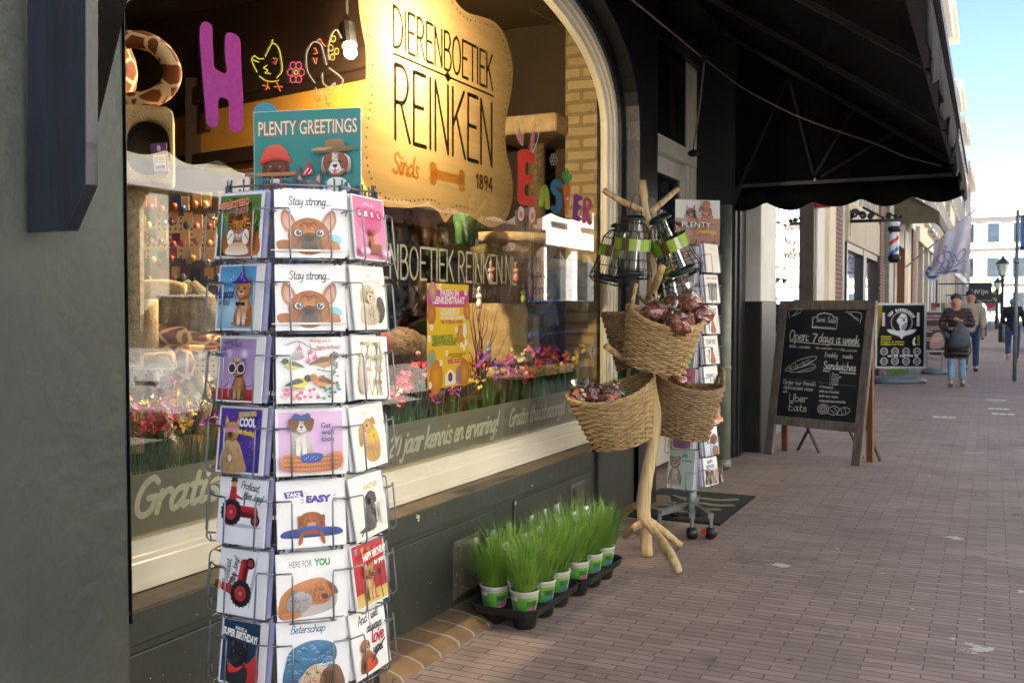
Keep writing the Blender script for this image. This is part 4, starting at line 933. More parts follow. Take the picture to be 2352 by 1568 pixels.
t = thing('round_sign', 'round blue and white sign half hidden behind the flag', 'shop sign', q); M_ = Matrix.Translation(q) @ Matrix.Rotation(math.pi/2, 4, 'X')
m = MB(); m.lathe([(0, -.04), (.26, -.04), (.26, .04), (0, .04)], n=24, mat=M_); m.bar(q+Vector((-.25, 0, 0)), (0, q.y, q.z), .04); m.obj('disc', whit_m, t)
A = Art(lambda u, v, h: (q.x+u, q.y-.045-h, q.z+v), mb=MB()); A.E(0, 0, .2, .2, '#2a62b0'); A.S([(-.12, .06), (0, -.08), (.1, .1)], .06, '#e0e4ea'); A.mb.obj('emblem', printed('decal', .5), t)
# ------------------------------------------------------------------ greeting cards: every picture is printed flat on its own card
wire_m = pm('galvanised wire', '#8f9498', '#7d8286', 30, .35, metal=.85)
paper_m = pm('card paper', '#e8e8e8', '#e2e2e6', 6, .5)
env_m = pm('grey envelope', '#9c9aa2', '#8e8c94', 5, .6)
lilac_m = pm('lilac envelope', '#b4b4dc', '#a8a8d0', 5, .55)
print_m = printed('print', .32, .10, 420, coat=.25)
def card_obj(Mx, wd, ht, art, label, group, cat='greeting card', th=.004, name='greeting_card', blank=None):
 """Mx maps (u right, v up, w out of the picture) to the world; one card = paper (white edges) + its printed picture"""
 m = MB(); o = Mx @ Vector((wd/2, 0, 0))
 def mp(u, v, h): return Mx @ Vector((u, v, th+h))
 vs = [Mx @ Vector((u, v, w_)) for w_ in (0, th) for u, v in ((0, 0), (wd, 0), (wd, ht), (0, ht))]
 m.add(vs, [(3, 2, 1, 0), (4, 5, 6, 7), (0, 1, 5, 4), (1, 2, 6, 5), (2, 3, 7, 6), (3, 0, 4, 7)])
 if art: m.m = 1; A = Art(mp, mb=m); art(A, wd, ht)
 ob = m.obj(name, [blank or paper_m, print_m], origin=o); return tag(ob, label, cat, group)
# ---- pictures (u, v in metres on the card)
def a_tiger(A, w, h):
 A.R(.006, .006, w-.006, h-.006, '#1f3a18', '#5b7d3a'); q = random.Random(3)
 A.E(.05, .08, .05, .06, '#8f9a86', col2='#3a5a30')
 for i in range(26):
  x, y = q.uniform(.01, w-.01), q.uniform(.06, h-.012); a = q.uniform(-2.2, -.6); ln = q.uniform(.012, .03); x2, y2 = max(.008, min(w-.008, x+ln*math.cos(a))), max(.01, y+ln*math.sin(a)); A.S([(x, y), ((x+x2)/2+.003, (y+y2)/2+.003), (x2, y2)], .0035, q.choice(['#3f9a2c', '#2c6e22', '#78b848', '#1a3414']))
 cx, cy, r = w*.56, .052, .036
 A.B([(cx-r*1.1, .008), (cx-r*1.25, .05), (cx, .085), (cx+r*1.3, .06), (cx+r*1.45, .008)], '#c9742a', '#8a4a18')
 for k in range(9): A.S([(cx+r*(.9+.05*k), .012+.008*k), (cx+r*1.25, .02+.008*k)], .003, '#22150c')
 A.head(cx, cy+.012, r, '#d07a2c', '#8a4a16', '#ecdcc0', 'round', '#efe6d6', nose='#b86a58', inner='#3a2414', seed=4, ecol='#7a8a30')
 for sg in (-1, 1):
  for k in range(5): A.S([(cx+sg*r*(.95-.06*k), cy+.012+r*(.5-.26*k)), (cx+sg*r*(.6-.03*k), cy+.014+r*(.42-.24*k))], .0028, '#20120a')
  A.E(cx+sg*r*.62, cy-.006, r*.28, r*.5, '#efe8da'); A.S([(cx+sg*r*.5, cy+.002), (cx+sg*r*.85, cy-.012)], .002, '#241408')
 for k in range(4): A.S([(cx-r*(.3-.05*k), cy+.02+r*(.45+.1*k)), (cx, cy+.018+r*(.42+.1*k)), (cx+r*(.3-.05*k), cy+.02+r*(.45+.1*k))], .0025, '#20120a')
 A.B([(cx-r*.9, .008), (cx-r*.5, cy-.02), (cx+r*.5, cy-.02), (cx+r*.9, .008)], '#ece4d6', '#d8a878')
 A.T('GEFELICITEERD', .012, h-.042, .016, '#f0b090', fit=w*.68, bold=.04, rot=8); A.T('GEFELICITEERD', .011, h-.041, .016, '#e4483c', fit=w*.68, bold=.0, rot=8); A.T('TIJGER', w*.48, h-.052, .013, '#f06a70', fit=w*.3, rot=8)
def a_corgi(A, w, h):
 A.R(.004, .004, w-.022, h-.004, '#7fb4d4', '#4f9ad0'); q = random.Random(5); A.E(w*.3, h*.35, w*.28, h*.3, '#b8dcea', col2='#86bcd8')
 for i in range(22): A.E(q.uniform(.01, w-.03), q.uniform(.01, h-.01), .0016, .0016, q.choice(['#2a4a90', '#e8f2f8', '#5a6ab0']), n=6)
 A.sit(w*.62, .012, .105, '#c8823a', '#9a5a20', '#f0e8dc', tongue=True, seed=7)
 A.B([(w*.62-.022, .107), (w*.62+.022, .107), (w*.62+.008, .122), (w*.62, .148), (w*.62-.008, .122)], '#352a88', '#4a3ca8'); A.S([(w*.62-.026, .107), (w*.62+.026, .108)], .005, '#2c2474')
 for i in range(6): A.E(w*.62+q.uniform(-.008, .008), .112+i*.005, .0014, .0014, '#e8e8f8', n=6)
 A.Pg([(w*.62-.013, .064), (w*.62, .060), (w*.62+.013, .064), (w*.62+.013, .053), (w*.62, .057), (w*.62-.013, .053)], '#15151a')
 A.T('HAVE A', w*.2, .098, .009, '#2e2a7c', fit=w*.2, bold=.02); A.hw('Magical', w*.05, .072, .022, '#2e2a7c', w=.14, fit=w*.42, slant=.15); A.T('BIRTHDAY', w*.14, .056, .009, '#2e2a7c', fit=w*.26, bold=.02)
def a_glam(A, w, h):
 A.R(.004, .004, w-.024, h-.006, '#b99ac8', '#a48cc0'); A.R(.004, .004, w-.024, .03, '#a0202c', '#b83038')
 for x in (.03, .075): A.E(x, .11, .012, .012, '#e8dcf4', col2='#b49cc8')
 A.S([(.012, .045), (.02, .035), (.032, .04), (.036, .055)], .002, '#9a2834'); A.S([(.036, .055), (.036, .012)], .002, '#c8c0d0'); A.S([(.07, .05), (.09, .036), (.102, .04)], .002, '#9a2834')
 A.sit(w*.5, .008, .088, '#a8744a', '#4a3a34', '#c8a078', 'pointy', seed=9)
 for sg in (-1, 1): A.E(w*.5+sg*.013, .076, .012, .0125, '#e8e0e4'); A.E(w*.5+sg*.013, .076, .0095, .010, '#151014', col2='#3c2c34')
 A.Pg([(w*.5-.008, .092), (w*.5+.008, .092), (w*.5+.010, .102), (w*.5+.004, .097), (w*.5, .104), (w*.5-.004, .097), (w*.5-.010, .102)], '#d0b060')
 A.hw('Have a', w*.18, .128, .012, '#3a2a58', w=.12, rot=10); A.hw('glamorous', w*.06, .112, .014, '#3a2a58', w=.1, fit=w*.56, rot=12); A.T('birthday', w*.1, .1, .009, '#3a2a58', fit=w*.22, rot=10)
def a_cool(A, w, h):
 A.R(.005, .005, w-.012, h-.005, '#3a2a8c', '#5a3aa0'); q = random.Random(11)
 for i in range(14): A.E(q.uniform(.02, w-.03), q.uniform(.02, h-.02), .014, .009, '#7a50b0' if i % 2 else '#2c2470', col2='#46309a', rot=30)
 for i in range(30): A.E(q.uniform(.008, w-.014), q.uniform(.008, h-.008), .001, .001, '#e8d8ff', n=5)
 cx = w*.34
 A.B([(cx-.03, .006), (cx-.03, .05), (cx-.012, .08), (cx+.018, .07), (cx+.038, .03), (cx+.042, .006)], '#b08a5c', '#d0b080'); A.fur(cx, .04, .025, .03, ['#d8b888', '#a07a50', '#c8a070'], 50, .01, .0015)
 A.head(cx, .095, .023, '#c8a070', '#9a7448', '#d8bc94', 'pointy', '#1c1614', seed=5)
 A.B([(cx-.02, .103), (cx+.02, .105), (cx+.018, .092), (cx+.004, .094), (cx-.004, .094), (cx-.018, .091)], '#e0a8b0', '#c07890')
 A.E(cx+.004, .035, .005, .008, '#d8d0c0')
 for i, c in enumerate('HAVEA'): A.R(w*.5+i*.0105, .128+i*.001, w*.5+i*.0105+.009, .139+i*.001, '#e0c878'); A.T(c, w*.5+i*.0105+.002, .1305+i*.001, .007, '#3a2a60', fit=.005)
 A.T('COOL', w*.53, .108, .019, '#f2f0f8', fit=w*.34, bold=.05); A.T('birthday', w*.5, .092, .011, '#e8c838', fit=w*.38, bold=.06, rot=-6)
def a_tract(A, w, h):
 A.R(.003, .003, w-.003, h-.003, '#eef0f6', '#f2f4f8'); A.tractor(.022, .045, w*.72); A.hw('Proficiat,', w*.46, .128, .017, '#2c4a54', w=.1, fit=w*.4, slant=.25, rot=-6); A.hw('Mien Jong!', w*.52, .106, .017, '#2c4a54', w=.1, fit=w*.42, slant=.25, rot=-6)
def a_tract_r(A, w, h):
 A.R(.003, .003, w-.003, h-.003, '#eef0f6', '#f2f4f8'); A.tractor(w*.66, .028, w*.72, rot=82); A.hw('Proficiat,', w*.20, .065, .016, '#2c4a54', w=.1, fit=.06, slant=.2, rot=82); A.hw('Mien Jong!', w*.36, .068, .016, '#2c4a54', w=.1, fit=.062, slant=.2, rot=82)
def a_super(A, w, h):
 A.R(.005, .005, w-.02, h-.006, '#10283c', '#1c3e5c'); q = random.Random(2)
 for i in range(40): x = q.uniform(.008, w-.03); A.R(x, .008, x+.004, .008+q.uniform(.01, .06), q.choice(['#2a5a80', '#18364e', '#3a7098']))
 cx = w*.42
 A.B([(cx-.02, .008), (cx+.0, .05), (cx+.03, .055), (w-.024, .075), (w-.022, .01)], '#b02830', '#d83a3c'); A.B([(cx-.03, .006), (cx-.03, .045), (cx, .06), (cx+.028, .04), (cx+.022, .006)], '#20202a', '#34343e'); A.head(cx, .072, .024, '#26262e', '#121218', '#3a3a44', 'pointy', inner='#5a4850', seed=3); A.B([(cx-.02, .05), (cx, .042), (cx+.022, .05), (cx+.005, .034), (cx-.02, .03)], '#c83034', '#e04848')
 A.T('HAVE A', w*.36, .128, .008, '#f0f0f0', fit=w*.26, bold=.04, rot=-8); A.T('SUPER BIRTHDAY!', .012, .114, .016, '#f4f4f0', fit=w*.76, bold=.05, rot=-7)
def a_strong(A, w, h):
 A.hw('Stay strong...', w*.20, h*.78, .019, '#3c4650', w=.12, fit=w*.6, slant=.1)
 cx, cy = w*.49, .052
 for sg in (-1, 1): A.B([(cx+sg*.028, cy+.022), (cx+sg*.04, cy+.048), (cx+sg*.056, cy+.055), (cx+sg*.061, cy+.03), (cx+sg*.048, cy+.006)], '#c88a60', '#a86840'); A.B([(cx+sg*.034, cy+.022), (cx+sg*.045, cy+.043), (cx+sg*.054, cy+.047), (cx+sg*.055, cy+.028), (cx+sg*.045, cy+.012)], '#e0b0a0', '#c89080')
 A.E(cx+.052, cy-.012, .02, .014, '#7ac8d8'); A.B([(cx-.065, .017), (cx-.07, .035), (cx-.045, .038), (cx-.035, .016)], '#8a4e22', '#a8642e'); A.B([(cx+.035, .016), (cx+.04, .038), (cx+.062, .036), (cx+.068, .018)], '#a8642e', '#c07a40')
 A.E(cx, cy-.004, .046, .042, '#c8844a', col2='#96541f', n=30); A.fur(cx, cy, .04, .036, ['#d8985c', '#b06c34', '#9a5a26'], 70, .008, .0012, 5, sp=60)
 A.S([(cx-.02, cy+.02), (cx-.008, cy+.026), (cx, cy+.016), (cx+.008, cy+.026), (cx+.02, cy+.02)], .0018, '#7a4018'); A.S([(cx-.014, cy+.03), (cx, cy+.025), (cx+.014, cy+.03)], .0015, '#8a4c20')
 A.B([(cx-.026, .014), (cx-.024, cy-.012), (cx-.008, cy+.002), (cx+.008, cy+.002), (cx+.024, cy-.012), (cx+.026, .014)], '#7a4a2c', '#4a2c1c'); A.B([(cx-.016, .014), (cx-.014, cy-.016), (cx, cy-.006), (cx+.014, cy-.016), (cx+.016, .014)], '#2c1c16', '#3a2820')
 for sg in (-1, 1): A.E(cx+sg*.024, cy+.003, .0105, .0095, '#5a3018'); A.E(cx+sg*.024, cy+.003, .0085, .0078, '#e8e0dc'); A.eye(cx+sg*.023, cy+.003, .0066, '#5a6a80')
 A.B([(cx-.011, cy-.004), (cx+.011, cy-.004), (cx+.007, cy-.014), (cx-.007, cy-.014)], '#15110f'); A.S([(cx, cy-.014), (cx, .02)], .0014, '#100c0a')
 A.B([(cx-.068, .013), (cx+.07, .013), (cx+.07, .017), (cx-.068, .017)], '#c8c4c0', '#dcdad8')
def a_birds(A, w, h):
 A.R(.007, .006, w-.007, h-.006, '#e4e8e4', '#dde3e5'); q = random.Random(4)
 for i in range(46): x = q.uniform(.012, w*.6); A.E(x, q.uniform(.01, .032), .0042, .0042, q.choice(['#e8a0b4', '#f0c4cc', '#d87088', '#f4e0e0']), n=8)
 for i in range(26): A.E(q.uniform(w*.62, w-.012), q.uniform(.01, .06), .0036, .0036, q.choice(['#6a8ac8', '#7aa050', '#f0f0e8', '#4f7a38']), n=8)
 for i in range(20): A.E(q.uniform(w*.82, w*.92), q.uniform(.06, .115), .003, .0026, q.choice(['#7a5ab0', '#9478c8', '#6a8a40']), n=7)
 for x, y in ((.05, .128), (.075, .12), (.085, .108), (.055, .11), (.07, .1)): A.S([(x, y+.012), (x+.002, y)], .0012, '#6a4a30'); A.B([(x-.005, y-.008), (x, y+.002), (x+.006, y-.006), (x, y-.011)], '#c83064', '#e070a0')
 A.S([(.02, .13), (.05, .138), (.08, .122), (.1, .118)], .0015, '#7a5a40')
 def bird(x, y, k, body, wing, belly, hd, fl=1):
  A.B([(x-fl*.022*k, y-.002*k), (x-fl*.008*k, y+.009*k), (x+fl*.010*k, y+.008*k), (x+fl*.014*k, y-.002*k), (x, y-.010*k)], belly, body); A.B([(x-fl*.03*k, y-.006*k), (x-fl*.006*k, y+.008*k), (x+fl*.006*k, y+.001*k)], wing); A.E(x+fl*.015*k, y+.009*k, .0075*k, .007*k, hd); A.Pg([(x+fl*.021*k, y+.010*k), (x+fl*.028*k, y+.008*k), (x+fl*.021*k, y+.006*k)], '#3a3028'); A.E(x+fl*.017*k, y+.0105*k, .0013*k, .0013*k, '#0c0c0c', n=6)
  A.S([(x-.002, y-.009*k), (x-.003, y-.016*k)], .001, '#5a4030')
 bird(.108, .093, 1.2, '#a8683c', '#5a4030', '#c89068', '#8a5a3a'); bird(.034, .085, .95, '#d8c040', '#4a5a60', '#e0d060', '#20242a', -1); bird(.052, .045, 1.15, '#d0b838', '#3a4a50', '#e4d460', '#15181c'); bird(.098, .048, 1.1, '#b85a28', '#7a5238', '#e0a070', '#b0703c', -1)
 A.S([(.09, .075), (.12, .07), (.135, .08)], .0018, '#6a5038'); A.B([(.035, .1), (.045, .118), (.058, .112), (.05, .098)], '#8a8680', '#b0aca4')
 A.hw('Wishing you a', w*.48, .137, .007, '#c0707c', w=.12, fit=w*.3, slant=.2); A.hw('happy birthday!', w*.58, .122, .008, '#b84058', w=.13, fit=w*.34, slant=.2)
def a_well(A, w, h):
 A.R(.006, .008, w-.006, h-.008, '#d8b0d4', '#dcb8dc'); A.R(.006, .008, w-.006, .03, '#e0c8d8')
 cx = w*.36
 A.sit(cx, .04, .098, '#d8d0c8', '#a8a09a', '#efece6', 'floppy', seed=6, muzzle='#efece6'); A.B([(cx-.028, .125), (cx-.022, .1), (cx-.008, .107), (cx-.006, .128)], '#7a4a2c', '#5c3820'); A.B([(cx+.028, .125), (cx+.022, .1), (cx+.01, .107), (cx+.008, .128)], '#7a4a2c', '#5c3820'); A.B([(cx-.02, .128), (cx, .122), (cx+.02, .129), (cx+.016, .139), (cx, .135), (cx-.014, .139)], '#28387c', '#364c98')
 A.B([(.012, .044), (.022, .012), (w-.022, .012), (w-.012, .05), (w*.72, .046), (w*.62, .034), (w*.4, .034), (w*.3, .046)], '#b8683c', '#d8925c')
 for k in range(6): A.S([(.018, .016+k*.005), (w*.5, .0145+k*.005), (w-.018, .017+k*.005)], .0012, '#8f4c28' if k % 2 else '#e0a878')
 for k in range(22): A.S([(.02+k*.006, .014), (.017+k*.0063, .042)], .0008, '#9a5830')
 A.B([(w*.35, .044), (w*.38, .03), (w*.6, .03), (w*.66, .046), (w*.5, .05)], '#28418c', '#3a58a8'); 
 for k in range(8): A.E(w*.4+.004*k, .036+.003*(k % 3), .001, .001, '#e0e4f0', n=5)
 for i, t in enumerate(('Get', 'well', 'soon')): A.T(t, w*.64, .105-i*.015, .012, '#28387c', fit=w*(.14 if i == 0 else .18), bold=.02)
def a_easy(A, w, h):
 A.R(.004, .004, w-.004, h-.004, '#f0efef', '#eae9e9')
 A.Pg([(.016, .125), (.058, .128), (.061, .114), (.02, .111)], '#54339a'); A.T('TAKE', .022, .1145, .009, '#f0f0f4', fit=.032, bold=.04); A.T('IT', .064, .118, .005, '#54339a', fit=.005); A.T('EASY', .066, .1, .0145, '#54339a', fit=.056, bold=.07)
 for x in (.06, .127): 
  for k in (-1, 0, 1): A.S([(x, .106+k*.005), (x+(.006 if x > .1 else -.005), .107+k*.008)], .0014, '#54339a')
 cx = w*.5
 A.B([(.012, .024), (.016, .038), (.06, .044), (.1, .044), (w-.014, .04), (w-.01, .026), (.08, .022)], '#22377c', '#3450a0'); A.B([(cx-.024, .03), (cx-.03, .055), (cx-.016, .076), (cx+.016, .076), (cx+.03, .055), (cx+.024, .032)], '#8a4a22', '#b06a34')
 A.E(cx, .058, .024, .02, '#b8703c', col2='#8f4e22'); A.fur(cx, .058, .02, .018, ['#c88048', '#8a4a22'], 40, .006, .001)
 for sg in (-1, 1): A.B([(cx+sg*.018, .068), (cx+sg*.03, .07), (cx+sg*.028, .05), (cx+sg*.02, .054)], '#7c4220', '#98562a'); A.S([(cx+sg*.012, .06), (cx+sg*.007, .0585), (cx+sg*.004, .06)], .0014, '#4a2410'); A.B([(cx+sg*.018, .03), (cx+sg*.026, .03), (cx+sg*.03, .008), (cx+sg*.022, .01)], '#a86432', '#8f5024')
 A.B([(cx-.009, .054), (cx+.009, .054), (cx+.007, .045), (cx-.007, .045)], '#d09078'); A.B([(cx-.03, .032), (cx, .04), (cx+.032, .033), (cx+.02, .046), (cx-.02, .046)], '#2c4590', '#3a58b0')
def a_here(A, w, h):
 A.R(.004, .004, w-.004, h-.004, '#eceae8', '#f0f0ee'); A.T('HERE FOR', .03, .116, .015, '#4c5258', fit=.05); A.T('YOU', .085, .117, .015, '#4f9a5c', fit=.036, bold=.06)
 A.B([(.006, .008), (.006, .04), (.04, .07), (.08, .082), (.12, .07), (.134, .05), (.125, .02), (.07, .006)], '#b8b0ac', '#a8a09c'); A.B([(.006, .006), (.008, .05), (.035, .075), (.075, .088), (.105, .088), (.122, .07), (.118, .04), (.1, .03), (.06, .03), (.045, .008)], '#b06a34', '#c8854c')
 A.B([(.078, .04), (.08, .07), (.098, .084), (.12, .078), (.126, .055), (.115, .038), (.095, .034)], '#a85f2a', '#c47e44'); A.B([(.112, .08), (.13, .07), (.137, .052), (.124, .055)], '#7a3f1c', '#95552a'); A.fur(.095, .06, .022, .02, ['#d8965c', '#9a5526'], 50, .007, .0012); A.S([(.094, .066), (.1, .062), (.106, .066)], .0016, '#4f2810'); A.B([(.1, .052), (.112, .052), (.112, .043), (.102, .043)], '#4a2a24')
 A.B([(.022, .03), (.026, .05), (.045, .062), (.066, .06), (.078, .044), (.07, .024), (.05, .016), (.03, .018)], '#8f8b8c', '#b4b0b0'); A.fur(.05, .04, .022, .018, ['#c0bcbc', '#8a8688', '#a8a4a4'], 60, .006, .0011); A.S([(.038, .044), (.044, .041), (.05, .044)], .0014, '#4c484a'); A.S([(.056, .044), (.062, .042), (.066, .045)], .0014, '#4c484a'); A.Pg([(.034, .056), (.036, .068), (.045, .06)], '#8a8688'); A.Pg([(.06, .06), (.068, .068), (.07, .056)], '#8a8688'); A.E(.053, .036, .0022, .0018, '#c08088'); A.E(.03, .012, .022, .008, '#b87038', col2='#c88048')
def a_beter(A, w, h):
 A.hw('Beterschap', w*.2, .128, .017, '#2c6a94', w=.11, fit=w*.5, slant=.25)
 A.B([(.012, .02), (.018, .06), (.03, .09), (.07, .108), (.11, .106), (.132, .09), (.128, .06), (.09, .055), (.05, .03), (.04, .0)], '#28577a', '#4a82a8')
 q = random.Random(8)
 for i in range(90):
  a = q.random(); x = .02+.105*q.random(); y = .03+.07*q.random()+.1*(x-.07)*(-.2)
  if (x-.07)**2/.0034+(y-.065)**2/.0016 < 1: A.S([(x-.004, y-.0015), (x, y+.001), (x+.004, y-.0015)], .002, q.choice(['#6aa0c0', '#38688c', '#8ab8d0', '#24506f']))
 A.B([(.05, .004), (.052, .03), (.07, .052), (.092, .056), (.104, .04), (.1, .004)], '#b89878', '#d8c4a8'); A.B([(.094, .0), (.1, .04), (.13, .052), (.145, .03), (.145, 0)], '#6a4a34', '#8a6448'); A.fur(.08, .025, .022, .022, ['#e8dcc8', '#8a6444', '#c8a888'], 60, .007, .0011)
 for x in (.066, .088): A.eye(x, .04, .0045, '#8a9a40')
 A.Pg([(.074, .029), (.081, .029), (.0775, .025)], '#c87a78'); A.S([(.07, .02), (.0775, .024), (.085, .02)], .0012, '#6a4a3a')
 for k in range(4): A.S([(.1+.006*k, .01), (.104+.006*k, .04)], .002, '#4a3020'); A.S([(.07+.005*k, .056), (.071+.005*k, .046)], .0014, '#6a4a30')
def a_girl(A, w, h):
 A.R(.003, .003, w-.003, h-.003, '#d88aac', '#d46a98'); A.E(w*.5, h*.62, w*.38, h*.22, '#c84484', col2='#d05a90'); A.Pg([(w*.2, h*.55), (w*.8, h*.55), (w*.5, h*.3)], '#cc5088')
 A.T("IT'S A", w*.35, h*.85, .008, '#f8e8f0', fit=w*.3)
 for i, c in enumerate('GIRL'): A.E(w*(.2+.2*i), h*.73, w*.095, w*.095, '#c02868'); A.E(w*(.2+.2*i), h*.73, w*.08, w*.08, '#c83070'); A.T(c, w*(.2+.2*i)-.005, h*.73-.006, .012, '#ffffff', fit=.010, bold=.03)
 A.sit(w*.5, h*.22, h*.3, '#b8683c', '#8a4420', '#d09068', 'floppy'); A.R(w*.34, h*.1, w*.66, h*.24, '#8a4a2c', '#a05c38'); 
 for k in range(4): A.R(w*.34, h*(.115+.03*k), w*.66, h*(.12+.03*k), '#5a2c18')
 for x in (.12, .85, .2, .8): A.E(w*x, h*.12, w*.12, h*.06, '#f0d4e0', col2='#e0a8c4')
def a_sterkte(A, w, h):
 A.R(.004, .004, w-.004, h-.004, '#efebe0', '#f1efe6'); A.hw('Veel', w*.42, h*.83, .010, '#a8a49c', w=.08); A.hw('sterkte', w*.2, h*.72, .014, '#b4aea4', w=.08, fit=w*.6, slant=.2)
 A.B([(w*.66, .02), (w*.7, .07), (w*.85, .075), (w*.92, .045), (w*.8, .018)], '#2c2828', '#4a4444'); A.B([(w*.18, .02), (w*.24, .06), (w*.45, .082), (w*.66, .06), (w*.7, .02), (w*.45, .01)], '#c8b898', '#dccfb4'); A.head(w*.44, .082, .024, '#dac9a8', '#b8a480', '#e8dcc4', 'floppy', seed=8, nose='#2a2220'); A.fur(w*.5, .04, .02, .02, ['#5a5048', '#8a7c6c', '#cfc0a8'], 40, .008, .0015)
def a_botan(A, w, h):
 A.R(.004, .004, w-.004, h-.004, '#efebdc', '#f3f0e4'); q = random.Random(6)
 for i in range(12):
  x = w*.2+q.uniform(-.01, .08); pts = [(x, .01)]
  for k in range(4): pts.append((min(w-.008, max(.008, pts[-1][0]+q.uniform(-.008, .014))), pts[-1][1]+h*.2))
  A.S(pts, .0016, q.choice(['#7a6a44', '#8a8a5c', '#a09878', '#5c4c30']))
  for p in pts[1:]: A.E(p[0], p[1], .004, .008, q.choice(['#b8b090', '#8a9060', '#d0a8a0', '#c8c4a8']), rot=q.uniform(0, 90), n=8)
 A.B([(w*.12, .02), (w*.16, h*.55), (w*.3, h*.6), (w*.34, .02)], '#b09a90', '#ccb8ae'); A.hw('veel', w*.5, h*.6, .012, '#8a7430', w=.1)
def a_bunny(A, w, h):
 A.R(.004, .004, w-.004, h-.004, '#f2efe4', '#f4f2ea'); A.hw('voor', w*.35, h*.84, .009, '#c8b890', w=.12)
 A.B([(w*.36, .022), (w*.34, .05), (w*.42, .09), (w*.62, .1), (w*.78, .06), (w*.74, .022), (w*.55, .012)], '#c09048', '#d8b070'); A.E(w*.5, .098, .019, .018, '#d8b070', col2='#b88840'); A.B([(w*.44, .11), (w*.22, .1), (w*.18, .06), (w*.28, .058), (w*.4, .095)], '#a87838', '#c89a58'); A.B([(w*.56, .11), (w*.66, .118), (w*.72, .1), (w*.6, .1)], '#b88848'); A.eye(w*.46, .1, .0036); A.E(w*.36, .09, .003, .002, '#a06048')
 for k in range(7): a = k*.9; A.E(w*.62+.011*math.cos(a), .072+.011*math.sin(a), .008, .008, '#e8cc30', col2='#d8b020', n=10)
 A.E(w*.62, .072, .005, .005, '#d09020'); A.fur(w*.56, .05, .022, .025, ['#e0bc80', '#b08440'], 40, .008, .0012)
def a_another(A, w, h):
 A.R(.004, .004, w-.004, h-.004, '#efe9dc', '#f2ede3'); A.T('JOU NOG', w*.12, h*.84, .009, '#c8c0b0', fit=w*.35); A.T('ANOTHER', w*.4, h*.74, .012, '#d0982c', fit=w*.42, slant=.2, bold=.04)
 A.B([(w*.1, .02), (w*.3, .03), (w*.36, .06), (w*.45, .09), (w*.62, .09), (w*.66, .06), (w*.62, .02), (w*.4, .014)], '#2c2a2a', '#4c4848'); A.head(w*.56, .088, .018, '#3c3838', '#1c1a1a', '#5a5654', 'floppy', seed=12); A.fur(w*.48, .05, .024, .03, ['#5c5858', '#201e1e', '#76726e'], 60, .009, .0014); A.S([(w*.12, .022), (w*.02+.006, .014)], .004, '#2a2828')
 A.E(w*.78, .05, .012, .03, '#e6e2da', col2='#dcd7cc')
def a_hbday(A, w, h):
 A.R(.004, .004, w-.004, h-.004, '#b41c28', '#c8242e'); A.R(.004, .004, w-.004, .034, '#e0c070', '#d0a850')
 for k in range(9): x = w*.1+k*w*.1; A.R(x, .034, x+.003, h-.06, '#8c141c')
 for k in range(5): x = w*(.1+.18*k); A.Pg([(x, h-.012-.003*k), (x+.014, h-.010-.003*k), (x+.006, h-.028-.003*k)], ['#50a0b8', '#e0a030', '#60a850', '#d86090', '#50a0b8'][k])
 for k in range(4): x = w*(.28+.18*k); A.Pg([(x, h-.055), (x+.013, h-.053), (x+.006, h-.07)], ['#50b0b0', '#e0a030', '#d86090', '#60a0c0'][k])
 A.sit(w*.42, .014, .088, '#c8965c', '#8a5a30', '#e0c090', 'pointy', tongue=True, muzzle='#1c1614'); A.S([(w*.66, .012), (w*.62, .07)], .003, '#1c1c1c'); A.E(w*.62, .074, .006, .008, '#202020')
 A.T('HAPPY BIRTHDAY', w*.2, h*.72, .017, '#f4efe6', fit=w*.72, bold=.04, rot=4); A.T('to you!', w*.5, h*.62, .012, '#f4efe6', fit=w*.34, bold=.05, rot=4)
def a_love(A, w, h):
 A.hw('And I will', w*.22, h*.78, .021, '#2a2a2a', w=.13, fit=w*.58, slant=.2, rot=2); A.hw('always', w*.42, h*.62, .021, '#2a2a2a', w=.13, fit=w*.44, slant=.2); A.hw('love', w*.52, h*.43, .030, '#c02430', w=.14, fit=w*.36, slant=.2); A.hw('you', w*.52, h*.27, .024, '#2a2a2a', w=.13, fit=w*.28, slant=.2)
 A.B([(w*.14, .012), (w*.2, .05), (w*.3, .07), (w*.5, .045), (w*.62, .02), (w*.5, .01)], '#8a4a2a', '#a8623a'); A.head(w*.32, .07, .015, '#c8844c', '#6a3a20', '#e8dcc8', 'floppy'); A.B([(w*.2, .02), (w*.3, .042), (w*.46, .03), (w*.4, .012)], '#c83c20', '#e05830'); A.S([(w*.4, .03), (w*.82, .066)], .005, '#2a1810')
# ---- rotating wire rack
CARDG = 'greeting cards on the front rack'
RC = atd(1176-2280*.513/2.41, 709, 2.41); RX, RY = RC.x, RC.y
rack = thing('card_rack', 'tall rotating wire rack full of greeting cards standing before the shop window', 'card rack', (RX, RY, 0))
AP, PITCH, Z0 = .197, .1622, 1.624
def colM(phi, lean=R(5), z=0, off=0, du=0, twist=0):
 """frame of a pocket column; phi = turn of its outward normal from straight-at-camera, positive to the right"""
 n = (-FW.copy()); n.z = 0; n.normalize(); n = Matrix.Rotation(phi, 3, 'Z') @ n
 u = Vector((0, 0, 1)).cross(n).normalized()
 nn = (n*math.cos(lean)+Vector((0, 0, 1))*math.sin(lean)); vv = nn.cross(u)
 if twist: Rm = Matrix.Rotation(twist, 3, nn); u = Rm @ u; vv = Rm @ vv
 M_ = Matrix((u, vv, nn)).transposed().to_4x4(); M_.translation = Vector((RX, RY, z))+n*(AP+off)+Vector((n.y, -n.x, 0))*0+u*du
 return M_
